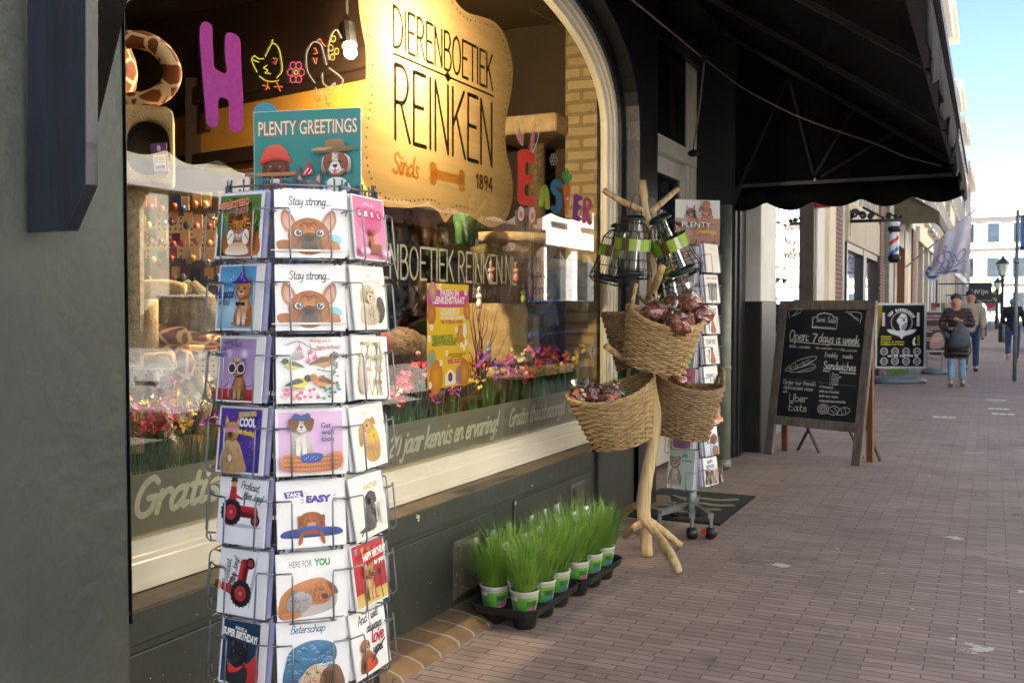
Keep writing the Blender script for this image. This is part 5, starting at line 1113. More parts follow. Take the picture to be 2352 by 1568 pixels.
def pocket(M_, wd=.155):
 """two bent front wires and a bottom run: built in the pocket's frame"""
 m = MB(); m.smooth = True
 for sg in (-1, 1):
  pts = [(sg*wd*.55, .095, -.028), (sg*wd*.53, .1, .02), (sg*wd*.30, .1, .028), (sg*wd*.29, .092, .029), (sg*wd*.29, -.004, .027), (sg*wd*.28, -.012, .02), (sg*wd*.28, -.012, -.03)]
  m.tube([M_ @ Vector(p) for p in pts], .0021, 6)
 m.tube([M_ @ Vector(p) for p in ((-wd*.34, -.012, .016), (wd*.34, -.012, .016))], .002, 5)
 return m
cols8 = [18, -27, 63, -72, 108, 153, 198, 243]
for phi in cols8:
 for j in range(8):
  z = Z0-.155-PITCH*j
  pocket(colM(R(phi), R(6), z)).obj('card_pocket', wire_m, rack)
m = MB(); m.smooth = True
for phi in cols8:
 n = colM(R(phi), 0, 0)
 for sx in (-.078, -.03, .03, .078): m.tube([n @ Vector((sx, .28, -.035)), n @ Vector((sx, 1.645, -.035))], .0022, 5)
 n2 = colM(R(phi+22.5), 0, 0)
 m.tube([n2 @ Vector((0, .28, -.01)), n2 @ Vector((0, 1.63, -.01))], .0034, 6)
m.obj('wire_frame', wire_m, rack)
m = MB(); m.smooth = True
for j in range(9):
 z = Z0-PITCH*j+.004
 m.tube([(colM(R(p+22.5), 0, z) @ Vector((0, 0, -.012))) for p in range(18, 378, 45)], .0024, 5, closed=True)
m.obj('wire_ring', wire_m, rack)
m = MB(); m.smooth = True; m.tube([(RX, RY, .08), (RX, RY, 1.66)], .016, 12); m.obj('centre_pole', wire_m, rack)
m = MB()
for k in range(5): a = k*1.2566; m.bar((RX, RY, .1), (RX+.3*math.cos(a), RY+.3*math.sin(a), .07), .03, .02)
m.obj('foot', pm('grey steel', '#8b8f92', '#7b7f82', 12, .4, metal=.5), rack)
front = {  # column -> cards from top to bottom: (picture, width, height, how many behind, label, tilt)
 18: [(a_strong, .152, .152, 3, 'topmost white Stay strong card with a bulldog puppy under clear film', 0), (a_strong, .152, .148, 2, 'white Stay strong card directly below the topmost one', 0), (a_birds, .152, .148, 1, 'pale card with songbirds and blossom wishing a happy birthday', -.5), (a_well, .155, .15, 2, 'pink Get well soon card with a dog in a wicker basket', 0), (a_easy, .152, .15, 1, 'white Take it easy card with a brown puppy on a blue cushion', .5), (a_here, .155, .148, 3, 'Here for you card with a sleeping brown dog and grey kitten', .8), (a_beter, .155, .155, 2, 'Beterschap card with a kitten under a blue knitted blanket', .6)],
 -27: [(a_tiger, .132, .150, 3, 'green Gefeliciteerd card with a tiger in the jungle', 0), (a_corgi, .132, .150, 4, 'blue Magical birthday card with a corgi in a purple wizard hat', 0), (a_glam, .132, .150, 4, 'lilac birthday card with a terrier in white rimmed sunglasses', 0), (a_cool, .138, .152, 2, 'purple Cool birthday card with a fawn dog in pink glasses', 0), (a_tract, .14, .150, 3, 'upright white card with a red tractor under Proficiat, Mien Jong', 0), (a_tract_r, .14, .150, 3, 'white red tractor card lying on its side', 0), (a_super, .134, .150, 4, 'dark blue Super birthday card with a black dog in a red cape', 0)],
 63: [(a_girl, .128, .150, 2, 'pink girl birth card with a brown puppy on a stool', -2), (a_sterkte, .134, .150, 4, 'cream sterkte card with a pale puppy and a kitten', 0), (a_botan, .142, .150, 1, 'tilted cream botanical card behind shiny film', -4), (a_bunny, .134, .150, 2, 'cream card with a lop eared rabbit and yellow flower', 3), (a_another, .134, .150, 3, 'cream card with a small black dog and mustard lettering', 5), (a_hbday, .134, .152, 4, 'red Happy birthday card with a singing pug and bunting', 2), (a_love, .14, .155, 4, 'white And I will always love you card with a guitar playing dog', 3)]}
for phi, lst in front.items():
 for j, (art, wd, ht, nb, lb, tw) in enumerate(lst):
  z = Z0-.155-PITCH*j; q = random.Random(phi*31+j)
  for k in range(nb):
   M_ = colM(R(phi), R(7-k*1.5), z, -.004-.0075*(k+1), (-.006*(k+1) if phi < 0 else .004*(k+1))+(-.004 if phi < 0 else .002 if phi > 50 else 0), R(q.uniform(-1.2, 1.2))) @ Matrix.Translation((-wd/2, -.006+.003*k, 0))
   card_obj(M_, wd, ht, None, 'plain card edge stacked behind the '+' '.join(lb.split()[:7]), CARDG, th=.0035, blank=lilac_m if (phi < 0 and k % 2 == 0) else paper_m)
  M_ = colM(R(phi), R(7), z, .002, -.016 if phi < 0 else .012 if phi > 50 else 0, R(tw)) @ Matrix.Translation((-wd/2, -.006, 0))
  card_obj(M_, wd, ht, art, lb, CARDG)
for phi in (-72, 108, 153, 198, 243):
 for j in range(7):
  z = Z0-.155-PITCH*j
  for k in range(2): card_obj(colM(R(phi), R(6), z, -.008*k-.002) @ Matrix.Translation((-.07, -.006, 0)), .14, .15, None, 'plain grey card in the columns turned away on the big rack', 'grey cards turned away on the front rack', blank=[env_m, lilac_m][(phi == -72 and k) or 0])
# header picture on top of the rack
hb = onX; c0, c1 = atd(584, 249, 2.52), atd(830, 257, 2.46); hd = Vector((c1.x-c0.x, c1.y-c0.y, 0)); HWd = hd.length; hu = hd.normalized(); hn = hu.cross(Vector((0, 0, 1)))
Mh = Matrix((hu, Vector((0, 0, 1)), hn)).transposed().to_4x4(); HH = .25; Mh.translation = Vector((c0.x, c0.y, (c0.z+c1.z)/2-HH))
def a_header(A, w, h):
 A.R(.001, .001, w-.001, h-.001, '#35827c', '#3f8c86'); A.T('PLENTY GREETINGS', w*.05, h-.062, .036, '#c03a44', fit=w*.92, bold=.02); A.T('PLENTY GREETINGS', w*.045, h-.060, .036, '#efdfbc', fit=w*.92, bold=.01)
 x = w*.21
 A.B([(x-.052, .0), (x-.05, .055), (x-.028, .075), (x+.028, .075), (x+.05, .055), (x+.055, .0)], '#2c4456', '#34526a'); A.B([(x-.016, .02), (x-.028, .07), (x+.028, .07), (x+.016, .02)], '#5a3020', '#7a4430'); A.head(x, .105, .031, '#7c4630', '#4a2418', '#96604a', 'floppy', '#7a4836', seed=2, ecol='#c89040'); A.B([(x-.012, .078), (x+.014, .078), (x+.01, .066), (x-.008, .066)], '#d8c8c0')
 A.B([(x-.036, .118), (x-.034, .142), (x-.015, .162), (x+.015, .163), (x+.034, .145), (x+.04, .122), (x, .132)], '#cc4430', '#e4644a'); A.S([(x-.04, .119), (x, .13), (x+.044, .123)], .006, '#b83a28'); A.R(x-.05, .086, x+.06, .095, '#a86a3c', '#c08850'); A.B([(x+.056, .075), (x+.062, .11), (x+.07, .1), (x+.07, .078)], '#4a4440', '#6a625c')
 x = w*.53
 A.B([(x-.04, 0), (x-.034, .03), (x+.034, .03), (x+.04, 0)], '#5c6068', '#70747c'); A.head(x, .045, .034, '#7a7e86', '#50545c', '#8c9098', 'pointy', '#8a8e96', nose='#5a5054', seed=5, eyer=.16, ecol='#a89a50'); A.Pg([(x-.018, .083), (x+.014, .088), (x+.004, .122)], '#c02c38')
 for k in range(7): A.E(x-.010+.0032*k, .089+.004*(k % 4), .002, .002, '#f4ece4', n=7)
 x = w*.79
 A.B([(x-.036, 0), (x-.034, .05), (x-.016, .075), (x+.018, .075), (x+.04, .05), (x+.046, 0)], '#dcd8d2', '#efece6'); A.head(x, .112, .032, '#efeae4', '#8a5030', '#f6f2ee', 'floppy', '#f6f2ee', seed=8, tongue=True, ecol='#3a2414')
 for sg in (-1, 1): A.B([(x+sg*.008, .135), (x+sg*.028, .13), (x+sg*.03, .105), (x+sg*.016, .1)], '#7c4626', '#95582f'); A.eye(x+sg*.015, .117, .0042)
 A.B([(x-.06, .142), (x-.03, .138), (x+.04, .142), (x+.052, .15), (x+.026, .154), (x+.02, .17), (x-.02, .17), (x-.03, .152)], '#7a5c38', '#a8845a'); 
 for k in range(12): A.S([(x-.062+.003*k, .146-.001*(k % 3)), (x-.05+.004*k, .151)], .0015, '#c0a070')
 A.B([(x-.026, .0), (x-.022, .04), (x+.024, .04), (x+.032, .0)], '#4a78b0', '#6c98cc'); A.S([(x-.022, .04), (x-.024, .065)], .006, '#5a88c0'); A.S([(x+.022, .04), (x+.028, .062)], .006, '#5a88c0'); A.B([(x+.03, .035), (x+.058, .055), (x+.064, .04), (x+.04, .018)], '#2c2c30', '#404046')
hp = card_obj(Mh, HWd, HH, a_header, '', None, th=.004, name='header_poster'); hp['label'] = 'teal header picture with three costumed pets'
del hp['category']; hp.parent = rack; hp.location = hp.location-Vector((RX, RY, 0))
for k in ('group',):
 if k in hp: del hp[k]
m = MB(); m.tube([(c0.x+.08, c0.y+.03, 1.6), (c0.x+.08, c0.y+.03, 1.83)], .003, 5); m.tube([(c1.x-.08, c1.y-.0, 1.6), (c1.x-.08, c1.y, 1.83)], .003, 5); m.obj('header_holder', wire_m, rack)
# ------------------------------------------------------------------ film, paint and lettering on the inside of the shop glass
decal_m = printed('window decal', .55, .14, 60); GX = -.168
def gp(x, y): return onX(x*P2, y*P2, GX)
def gart(**k): return Art(lambda u, v, h: onX(u*P2, v*P2, -.157+h), mb=MB())
def crop(ox, oy, s): return lambda x, y: (ox+x*s, oy+y*s)
C1 = crop(0, 0, .3826); C2 = crop(800, 0, .3826)
frost_m = glassm('frosted film', (.6, .62, .52), 1.3, .3, .5, .62, (.42, .43, .34))
m = MB(); m.quad((GX, PY+.0, .672), (GX, 5.96, .672), (GX, 5.96, .866), (GX, PY, .866)); m.obj('frosted_band', frost_m, win)
ink = '#dcdcbf'
for a, b, t_, zb, size in ((gp(302, 1180).y, gp(302, 1180).y+1.15, 'Gratis thuisbezorgd', .742, .105), (gp(700, 1000).y, gp(893, 1000).y-.03, 'Meer dan', .735, .095), (gp(893, 1030).y, gp(1145, 970).y, '20 jaar kennis en ervaring!', .735, .095), (gp(1172, 990).y, gp(1300, 950).y, 'Gratis thuisbezorgd', .74, .09), (gp(1309, 950).y, gp(1380, 930).y, '070 346', .74, .09)):
 A = Art(lambda u, v, h: (GX+.002+h, u, v), mb=MB()); A.hw(t_, a, zb, size, ink, w=.19 if size > .1 else .15, slant=.38, fit=b-a); A.mb.obj('band_lettering', decal_m, win)
# gold plaque
def translucent(mt, k, c=None):
 nt = mt.node_tree; b_ = nt.nodes['Principled BSDF']; out = nt.nodes['Material Output']; tl = nt.nodes.new('ShaderNodeBsdfTranslucent'); mx = nt.nodes.new('ShaderNodeMixShader'); mx.inputs[0].default_value = k
 nt.links.new(b_.inputs['Base Color'].links[0].from_socket, tl.inputs[0]); nt.links.new(b_.outputs[0], mx.inputs[1]); nt.links.new(tl.outputs[0], mx.inputs[2]); nt.links.new(mx.outputs[0], out.inputs[0]); return mt
gold_m = translucent(pm('gold film', '#a88c5c', '#9c8254', 2.5, .45, metal=.2, bump=.05, bscale=90, stretch=(1, 1, 12), spec=.6), .33)
pts = [(75, 0), (80, 80), (100, 200), (118, 300), (118, 480), (110, 620), (93, 720), (80, 820), (78, 930), (92, 1050), (130, 1150), (180, 1220), (240, 1246), (310, 1250), (380, 1254), (450, 1245), (515, 1250), (560, 1282), (597, 1342), (640, 1292), (700, 1285), (760, 1310), (820, 1350), (880, 1370), (940, 1345), (978, 1290), (1000, 1200), (1003, 1110), (988, 1010), (966, 920), (958, 810), (966, 700), (986, 600), (1001, 500), (1003, 400), (985, 300), (950, 200), (890, 130), (810, 100), (740, 80), (690, 45), (655, 0), (600, -80), (548, -170), (490, -130), (400, -165), (300, -210), (190, -235), (110, -200), (72, -110)]
outl = [gp(*C2(*p)) for p in pts]; sgn = thing('window_sign', 'large gold scalloped shop name plaque on the window glass', 'sign', outl[18])
sm = catmull([(p.y, p.z, 0) for p in outl], 3, True)
m = MB(); holed(m, [[(p.x, p.y) for p in sm]], GX-.003); m.obj('plaque', gold_m, sgn)
A = Art(lambda u, v, h: (GX+h, u, v), mb=MB()); dk = '#1c140a'; oc = '#f4c060'
def yz(x, y): q = gp(*C2(x, y)); return q.y, q.z
def deco(t, xl, yt, yb, xr, w):
 a = yz(xl, yb); b = yz(xl, yt); c = yz(xr, (yt+yb)/2); A.hw(t, a[0], a[1], b[1]-a[1], dk, w=w, fit=c[0]-a[0]); 
deco('DIERENBOETIEK', 275, 30, 278, 880, .085); deco('REINKEN', 275, 382, 832, 884, .062)
a, b = yz(275, 322), yz(880, 582); zl = (a[1]+b[1])/2; A.S([(a[0], zl), (b[0], zl)], .010, dk); c = yz(605, 464); A.Pg([(c[0]-.035, zl), (c[0], zl-.025), (c[0]+.035, zl), (c[0], zl+.025)], dk)
A.mb.obj('name_lettering', decal_m, sgn)
A = Art(lambda u, v, h: (GX+h, u, v), mb=MB())
a, b = yz(275, 1040), yz(432, 1060); A.hw('Sinds', a[0], a[1], .085, oc, w=.17, slant=.2, fit=b[0]-a[0])
a, b = yz(500, 1050), yz(712, 1100); zc = (a[1]+b[1])/2+.005; ya_, yb_ = a[0], b[0]
for yy, sg in ((ya_, 1), (yb_, -1)):
 for dz in (.022, -.022): A.E(yy+sg*.03, zc+dz, .034, .03, oc)
A.R(ya_+.03, zc-.022, yb_-.03, zc+.022, oc)
a, b = yz(778, 1130), yz(878, 1165); A.hw('1894', a[0], a[1], .075, '#6a4a1c', w=.16, fit=b[0]-a[0]); A.mb.obj('since_lettering', translucent(printed('clear gold decal', .5, .1, 60), .7), sgn)
A = Art(lambda u, v, h: (GX+h, u, v), mb=MB()); cy_ = sum(p.x for p in sm)/len(sm); cz_ = sum(p.y for p in sm)/len(sm)
ins = [(cy_+(p.x-cy_)*.935, cz_+(p.y-cz_)*.93) for p in catmull([(p.y, p.z, 0) for p in outl], 5, True)]
acc = 0; last = ins[0]
for p in ins[1:]:
 acc += math.hypot(p[0]-last[0], p[1]-last[1]); last = p
 if acc > .028: acc = 0; A.E(p[0], p[1], .0052, .0052, dk, n=8)
A.mb.obj('dotted_border', decal_m, sgn)
# painted letters and drawings
paint_m = translucent(printed('window paint', .55, .14, 60), .4)
def paint(name, fn, lab=None):
 A = gart(); fn(A); o = A.mb.obj(name, paint_m, win)
 if lab: o['label'] = lab
def cs(C, *p): return [C(x, y) for x, y in p]
def fH(A):
 pur = '#93308a'
 A.B(cs(C1, (1240, 132), (1278, 160), (1282, 250), (1290, 380), (1300, 415), (1365, 440), (1358, 330), (1360, 220), (1385, 198), (1430, 215), (1450, 260), (1455, 400), (1465, 560), (1466, 700), (1462, 770), (1430, 797), (1395, 785), (1382, 740), (1380, 620), (1350, 592), (1318, 600), (1316, 690), (1310, 755), (1285, 766), (1250, 750), (1240, 680), (1225, 500), (1212, 340), (1205, 220), (1212, 150)), pur, n=4)
paint('painted_letter', fH, 'tall purple letter H')
paint('painted_letter', lambda A: A.E(*C1(1600, 680), 27, 24, '#3a86a8'), 'blue rounded letter half behind the header picture')
def fC(A):
 ye = '#c8c838'; o = '#d8703a'
 for st in [(1600, 340), (1625, 290), (1645, 262), (1680, 290), (1698, 370), (1700, 430), (1670, 470)], [(1590, 355), (1560, 355), (1535, 338), (1518, 360), (1530, 395), (1550, 435)], [(1565, 460), (1600, 485), (1640, 493), (1680, 485)], [(1640, 262), (1645, 240)], [(1610, 395), (1592, 410), (1615, 425), (1600, 440), (1630, 445)], [(1520, 360), (1560, 375)]: A.S(cs(C1, *st), 2.6, ye)
 for st in [(1615, 492), (1615, 520), (1585, 515)], [(1615, 520), (1605, 540)], [(1615, 520), (1625, 535)], [(1665, 488), (1678, 520), (1655, 525)], [(1678, 520), (1690, 548)], [(1678, 520), (1702, 525)], [(1648, 352), (1672, 355), (1660, 390), (1650, 375)]: A.S(cs(C1, *st), 2.6, o, smooth=False)
paint('painted_chick', fC)
def fF(A):
 for k in range(6): a = k*1.047; c = C1(1785+34*math.cos(a), 437+48*math.sin(a)); A.S([(c[0]+6.5*math.cos(t*.7), c[1]+8*math.sin(t*.7)) for t in range(10)], 2.2, '#c85078')
 c = C1(1785, 437); A.S([(c[0]+4*math.cos(t*.7), c[1]+5*math.sin(t*.7)) for t in range(10)], 2.2, '#c8c838')
paint('painted_flower', fF)
def fN(A):
 wh = '#a8a294'
 for st in [(1900, 500), (1860, 440), (1848, 370), (1855, 310), (1890, 255), (1935, 270), (1955, 330), (1970, 390)], [(1985, 410), (2040, 450), (2060, 470), (2070, 490), (2050, 530), (2015, 560)], [(1945, 440), (1950, 500), (1985, 525), (2020, 500), (2015, 525)], [(1985, 360), (1982, 290), (2000, 215), (2030, 180), (2060, 230)], [(1905, 530), (1925, 570), (1940, 550), (1965, 580), (1975, 550)]: A.S(cs(C1, *st), 2.2, wh)
 for st in [(1920, 575), (1918, 610), (1895, 590)], [(1918, 610), (1930, 600)], [(1965, 582), (1968, 625), (1985, 640)], [(1968, 625), (1990, 628)], [(1915, 245), (1930, 235), (1945, 262), (1965, 280)], [(1890, 350), (1905, 385), (1910, 350)], [(1900, 290), (1915, 320), (1895, 325)]: A.S(cs(C1, *st), 2.2, '#c86a48')
 for x, y in ((2010, 235), (2030, 310), (2005, 345), (1995, 290)): c = C1(x, y); A.S([(c[0]+5*math.cos(t*.7), c[1]+7*math.sin(t*.7)) for t in range(10)], 2, '#b8a848')
paint('painted_hen', fN)
def fE1(A):
 rd = '#d23a2c'
 A.B(cs(C2, (1035, 910), (1080, 900), (1120, 920), (1134, 960), (1115, 990), (1082, 975), (1078, 1050), (1105, 1055), (1122, 1080), (1112, 1112), (1075, 1115), (1073, 1170), (1100, 1182), (1128, 1185), (1138, 1220), (1120, 1240), (1060, 1236), (1032, 1215), (1028, 1150), (1032, 1030), (1030, 950)), rd, n=4)
 for e in [(1060, 880), (1032, 830), (1020, 760), (1035, 700), (1055, 750), (1062, 820), (1060, 880)], [(1115, 915), (1112, 850), (1125, 770), (1150, 735), (1158, 790), (1145, 860), (1120, 920)]: A.S(cs(C2, *e), 1.4, '#d8d4c8')
 A.B(cs(C2, (1043, 868), (1035, 820), (1038, 770), (1050, 810), (1054, 860)), '#e06a98'); A.B(cs(C2, (1113, 905), (1112, 850), (1130, 790), (1134, 830), (1122, 890)), '#e06a98')
 for x, y in ((1050, 1288), (1118, 1296)): A.E(*C2(x, y), 7.5, 17, '#e8c8c8'); A.E(*C2(x, y+6), 4, 8, '#d87a94')
paint('painted_letter', fE1, 'big red letter E with bunny ears and feet')
def fA(A): A.S(cs(C2, (1172, 1232), (1180, 1160), (1192, 1128), (1205, 1160), (1210, 1250)), 11, '#a8c030'); A.S(cs(C2, (1178, 1200), (1205, 1206)), 7, '#a8c030')
paint('painted_letter', fA, 'lime letter A')
def fS(A): A.S(cs(C2, (1288, 1118), (1270, 1095), (1248, 1110), (1250, 1150), (1275, 1180), (1280, 1230), (1262, 1272), (1245, 1255)), 13, '#2878a8')
paint('painted_letter', fS, 'blue letter S')
def fT(A):
 A.B(cs(C2, (1305, 1125), (1330, 1105), (1350, 1125), (1340, 1220), (1327, 1310), (1315, 1220)), '#e07830'); A.Pg(cs(C2, (1315, 1205), (1335, 1185), (1337, 1203)), '#f0ece4')
 for a, b in ((1310, 1060), (1328, 1040), (1348, 1070)): A.B(cs(C2, (1325, 1112), (a-10, b), (a, b-25), (a+10, b), (1332, 1112)), '#48a84c')
paint('painted_carrot', fT, 'orange carrot standing for the letter T')
def fE2(A):
 for st in [(1382, 1185), (1375, 1310)], [(1382, 1190), (1408, 1195)], [(1380, 1245), (1400, 1250)], [(1376, 1310), (1400, 1320)]: A.S(cs(C2, *st), 12, '#8a3a9c')
paint('painted_letter', fE2, 'purple letter E')
def fR(A): A.S(cs(C2, (1432, 1335), (1433, 1260), (1436, 1205), (1458, 1205), (1468, 1235), (1455, 1262), (1438, 1262)), 9, '#d8608c'); A.S(cs(C2, (1444, 1265), (1466, 1345)), 9, '#d8608c')
paint('painted_letter', fR, 'pink letter R')
def fF2(A):
 for k in range(6): a = k*1.047; c = C2(1247+14*math.cos(a), 962+24*math.sin(a)); A.S([(c[0]+3*math.cos(t*.7), c[1]+5*math.sin(t*.7)) for t in range(10)], 1.1, '#b8b4a4')
paint('painted_flower', fF2)
A = Art(lambda u, v, h: (GX+h, u, v), mb=MB()); a, b = gp(885, 650), gp(1192, 660); A.hw('DIERENBOETIEK REINKEN.NL', a.y-.28, 1.478, .138, '#cfc9a8', w=.085, fit=b.y-a.y+.28); A.mb.obj('web_lettering', decal_m, win)
A = Art(lambda u, v, h: (GX+h, u, v), mb=MB()); q = gp(1366, 809); A.E(q.y, q.z, .045, .045, '#d8d6c8'); A.T('f', q.y-.012, q.z-.032, .06, '#3a3a34', bold=.04); A.T('dierenboetiek', q.y-.42, q.z-.01, .02, '#c8c6b8', fit=.34); A.mb.obj('round_emblem', decal_m, win)
# yellow poster taped inside
a, b, c, d = [onX(x*P2, y*P2, -.157) for x, y in ((988, 650), (1083, 660), (984, 895), (1080, 889))]
pw = b.y-a.y; pz0 = (c.z+d.z)/2; ph = (a.z+b.z)/2-pz0
def a_poster(A, w, h):
 A.R(0, 0, w, h, '#e6c018', '#e8c81c'); A.R(0, h*.775, w, h*.94, '#cc4a9c', '#d458a4')
 A.T('PASEN IN', w*.3, h*.885, .028, '#fdf6ee', fit=w*.45, bold=.05); A.T('REINKENSTRAAT', w*.12, h*.81, .032, '#fdf6ee', fit=w*.78, bold=.05)
 for i, (t, f, c, y) in enumerate((('ZOEK MEE MET DE', .46, '#f6efe0', .73), ('PAASSPEURTOCHT', .46, '#f6efe0', .695), ('EN WIN EEN LEUKE PRIJS!', .66, '#f6efe0', .655), ('T/M ZATERDAG 19 APRIL', .55, '#c03a5c', .615), ('DEELNAME FLYERS', .5, '#4a8a2c', .475), ('VERKRIJGBAAR BIJ DE', .6, '#4a8a2c', .44), ('MEESTE WINKELIERS', .58, '#4a8a2c', .405))): A.T(t, w*(.3 if i < 4 else .1), h*y, .0165, c, fit=w*f, bold=.04)
 A.T('Beantwoord de vragen zo', w*.42, h*.305, .011, '#3a2c10', fit=w*.5, bold=.02); A.T('goed mogelijk!', w*.54, h*.28, .011, '#3a2c10', fit=w*.28, bold=.02); A.T('VEEL SUCCES', w*.46, h*.225, .021, '#c8436c', fit=w*.42, bold=.05)
 for x, y, r, c, c2 in ((.12, .92, .035, '#e8d060', '#b078b8'), (.09, .71, .038, '#d8923a', '#b8742a'), (.95, .74, .034, '#d8a050', '#c07a30'), (.78, .5, .036, '#e0a020', '#d08c18'), (.1, .27, .04, '#68a8b8', '#c8b070'), (.19, .11, .06, '#e8a418', '#c88410'), (.75, .1, .036, '#5890b0', '#c07898'), (.88, .12, .05, '#e0a830', '#b87420')): A.E(w*x, h*y, r, r*1.3, c, col2=c2)
 for x, y in ((.09, .585), (.68, .555), (.92, .42), (.8, .4), (.03, .48), (.3, .24), (.86, .37), (.43, .33), (.04, .04), (.28, .97), (.9, .92)):
  for k in range(5): A.E(w*x+.009*math.cos(k*1.256), h*y+.009*math.sin(k*1.256), .007, .007, '#f8f4ea', n=8)
  A.E(w*x, h*y, .004, .004, '#e8b820', n=8)
 A.Pg([(w*.38, h*.02), (w*.64, h*.02), (w*.64, h*.12), (w*.51, h*.175), (w*.38, h*.12)], '#f4f0e8'); A.Pg([(w*.46, h*.07), (w*.51, h*.045), (w*.56, h*.07), (w*.56, h*.12), (w*.51, h*.145), (w*.46, h*.12)], '#2a2a38'); A.E(w*.51, h*.095, w*.03, w*.03, '#b83a4c')
 A.E(w*.87, h*.54, .02, .034, '#f6f2ee'); A.E(w*.85, h*.58, .006, .02, '#f6f2ee'); A.E(w*.89, h*.58, .006, .02, '#f6f2ee')
Mp = Matrix(((0, 0, 1), (1, 0, 0), (0, 1, 0))).to_4x4(); Mp.translation = (-.1575, a.y-.01, pz0)
card_obj(Mp, pw, ph, a_poster, 'yellow and pink Easter trail poster taped to the window glass', None, 'poster', th=.001, name='window_poster')
po_ = bpy.data.objects['window_poster']; po_.data.materials[1] = translucent(printed('poster print', .5, .06, 300), .45); po_.data.materials[0] = translucent(pm('thin paper', '#f0f0ea', None, 4, .6), .8)
# ------------------------------------------------------------------ things on show behind the glass
plush_m = pm('cream plush', '#c4ab7c', '#ab9163', 18, .95, bump=.8, bscale=120)
plushg_m = pm('grey plush', '#8c8068', '#6c624e', 22, .95, bump=.9, bscale=130)
bunny_m = pm('brown mottled plush', '#7a664c', '#4c3c2a', 26, .95, bump=1.0, bscale=90)
pinkp_m = pm('pink plush', '#c88a90', '#b87880', 9, .9, bump=.4)
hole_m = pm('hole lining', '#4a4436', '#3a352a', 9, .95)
sisal_m = pm('sisal', '#8a7654', '#6c5a3c', 40, .9, bump=.9, bscale=150)
gm = bpy.data.materials.new('giraffe plush'); gm.use_nodes = True; nt = gm.node_tree; b_ = nt.nodes['Principled BSDF']; b_.inputs['Roughness'].default_value = .95
tc = nt.nodes.new('ShaderNodeTexCoord'); vo = nt.nodes.new('ShaderNodeTexVoronoi'); vo.feature = 'DISTANCE_TO_EDGE'; vo.inputs['Scale'].default_value = 14; nt.links.new(tc.outputs['Object'], vo.inputs['Vector'])
rp = nt.nodes.new('ShaderNodeValToRGB'); rp.color_ramp.elements[0].position = .06; rp.color_ramp.elements[1].position = .1; rp.color_ramp.elements[0].color = (*lin('#d0b084'), 1); rp.color_ramp.elements[1].color = (*lin('#6e3414'), 1)
nt.links.new(vo.outputs[0], rp.inputs[0]); nt.links.new(rp.outputs[0], b_.inputs['Base Color'])
def gd(x): return (onX(x*P2, 709, -.16)-CAM).dot(FW)
def tubev(m, pts, d, r, n=12):
 k = d/FPX; m.smooth = True
 m.tube(catmull([atd(x*P2, y*P2, dd if dd else d) for x, y, dd in [(p+(None,))[:3] for p in pts]], 5), r*k if not isinstance(r, list) else r, n)
# giraffe with its neck curled round, and one lying below
t = thing('giraffe_plush', 'large plush giraffe with its spotted neck curled at the top left of the window', 'plush toy', atd(330, 160, 3.47))
m = MB(); tubev(m, [(240, 110), (292, 92), (340, 97), (380, 125), (398, 165), (385, 205), (345, 228), (285, 236)], 3.47, 21); m.obj('neck', gm, t)
m = MB(); m.ball(atd(235, 165, 3.57), (.12, .12, .16), 14, 10); m.obj('body', gm, t)
t = thing('giraffe_plush', 'plush giraffe lying folded on the left display shelf', 'plush toy', atd(390, 780, 3.72))
m = MB(); tubev(m, [(270, 790), (330, 775), (400, 772), (455, 790), (520, 800)], 3.72, 24); tubev(m, [(280, 822), (350, 815), (430, 812), (500, 815)], 3.67, 18); m.obj('body', gm, t)
m = MB(); tubev(m, [(415, 800), (430, 850), (395, 880), (350, 872)], 3.62, 20); m.obj('leg', gm, t)
# boxes with a hole
def hollow(name, parent, ctr, right, w, h, d, hx, hy, ox=0, oy=0, mat=None, square=False):
 """plush cube with an opening in its front, front turned along -(right x up)"""
 right = Vector(right).normalized(); up_ = Vector((0, 0, 1)); n = right.cross(up_).normalized(); ctr = Vector(ctr)
 def rc(a, b, k, N=8):
  out = []
  for cx_, cy_, a0 in ((a-k, b-k, 0), (-a+k, b-k, 90), (-a+k, -b+k, 180), (a-k, -b+k, 270)):
   for i in range(N+1): an = R(a0+90*i/N); out.append((cx_+k*math.cos(an), cy_+k*math.sin(an)))
  return out
 o = rc(w/2, h/2, min(w, h)*.14); hl = rc(hx, hy, min(hx, hy)*(.2 if square else .98)); hl = [(x+ox, y+oy) for x, y in hl]; N = len(o)
 def P(q, z): return ctr+right*q[0]+up_*q[1]+n*z
 vs = [P(q, 0) for q in o]+[P(q, 0) for q in hl]+[P((q[0]*1.03, q[1]*1.03), -.03) for q in o]+[P((q[0]*1.03, q[1]*1.03), -d) for q in o]+[P(q, -.05) for q in hl]
 fs = []
 for i in range(N):
  j = (i+1) % N; fs += [(i, j, N+j, N+i), (2*N+i, 2*N+j, j, i), (3*N+i, 3*N+j, 2*N+j, 2*N+i), (N+i, N+j, 4*N+j, 4*N+i)]
 m = MB(); m.smooth = True; m.add(vs, fs); m.smooth = False; m.add([P(q, -d) for q in o], [tuple(range(N))]); m.obj(name, mat or plush_m, parent)
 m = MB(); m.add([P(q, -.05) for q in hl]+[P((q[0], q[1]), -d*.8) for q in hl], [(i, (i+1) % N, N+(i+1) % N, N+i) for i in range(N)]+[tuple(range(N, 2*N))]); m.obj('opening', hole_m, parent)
ct = thing('cat_tree', 'cream plush cat tree with round den opening at the left edge of the window', 'cat tree', atd(330, 330, 3.37))
q = atd(325, 330, 3.37); hollow('den', ct, q, RT*.95+FW*.3, .20, .26, .2, .07, .095, .02, -.01)
m = MB(); m.smooth = True; tubev(m, [(255, 690), (300, 668), (380, 662), (425, 672)], 3.57, 18); tubev(m, [(345, 690), (345, 840)], 3.62, 20); m.obj('lounge_bed', plush_m, ct)
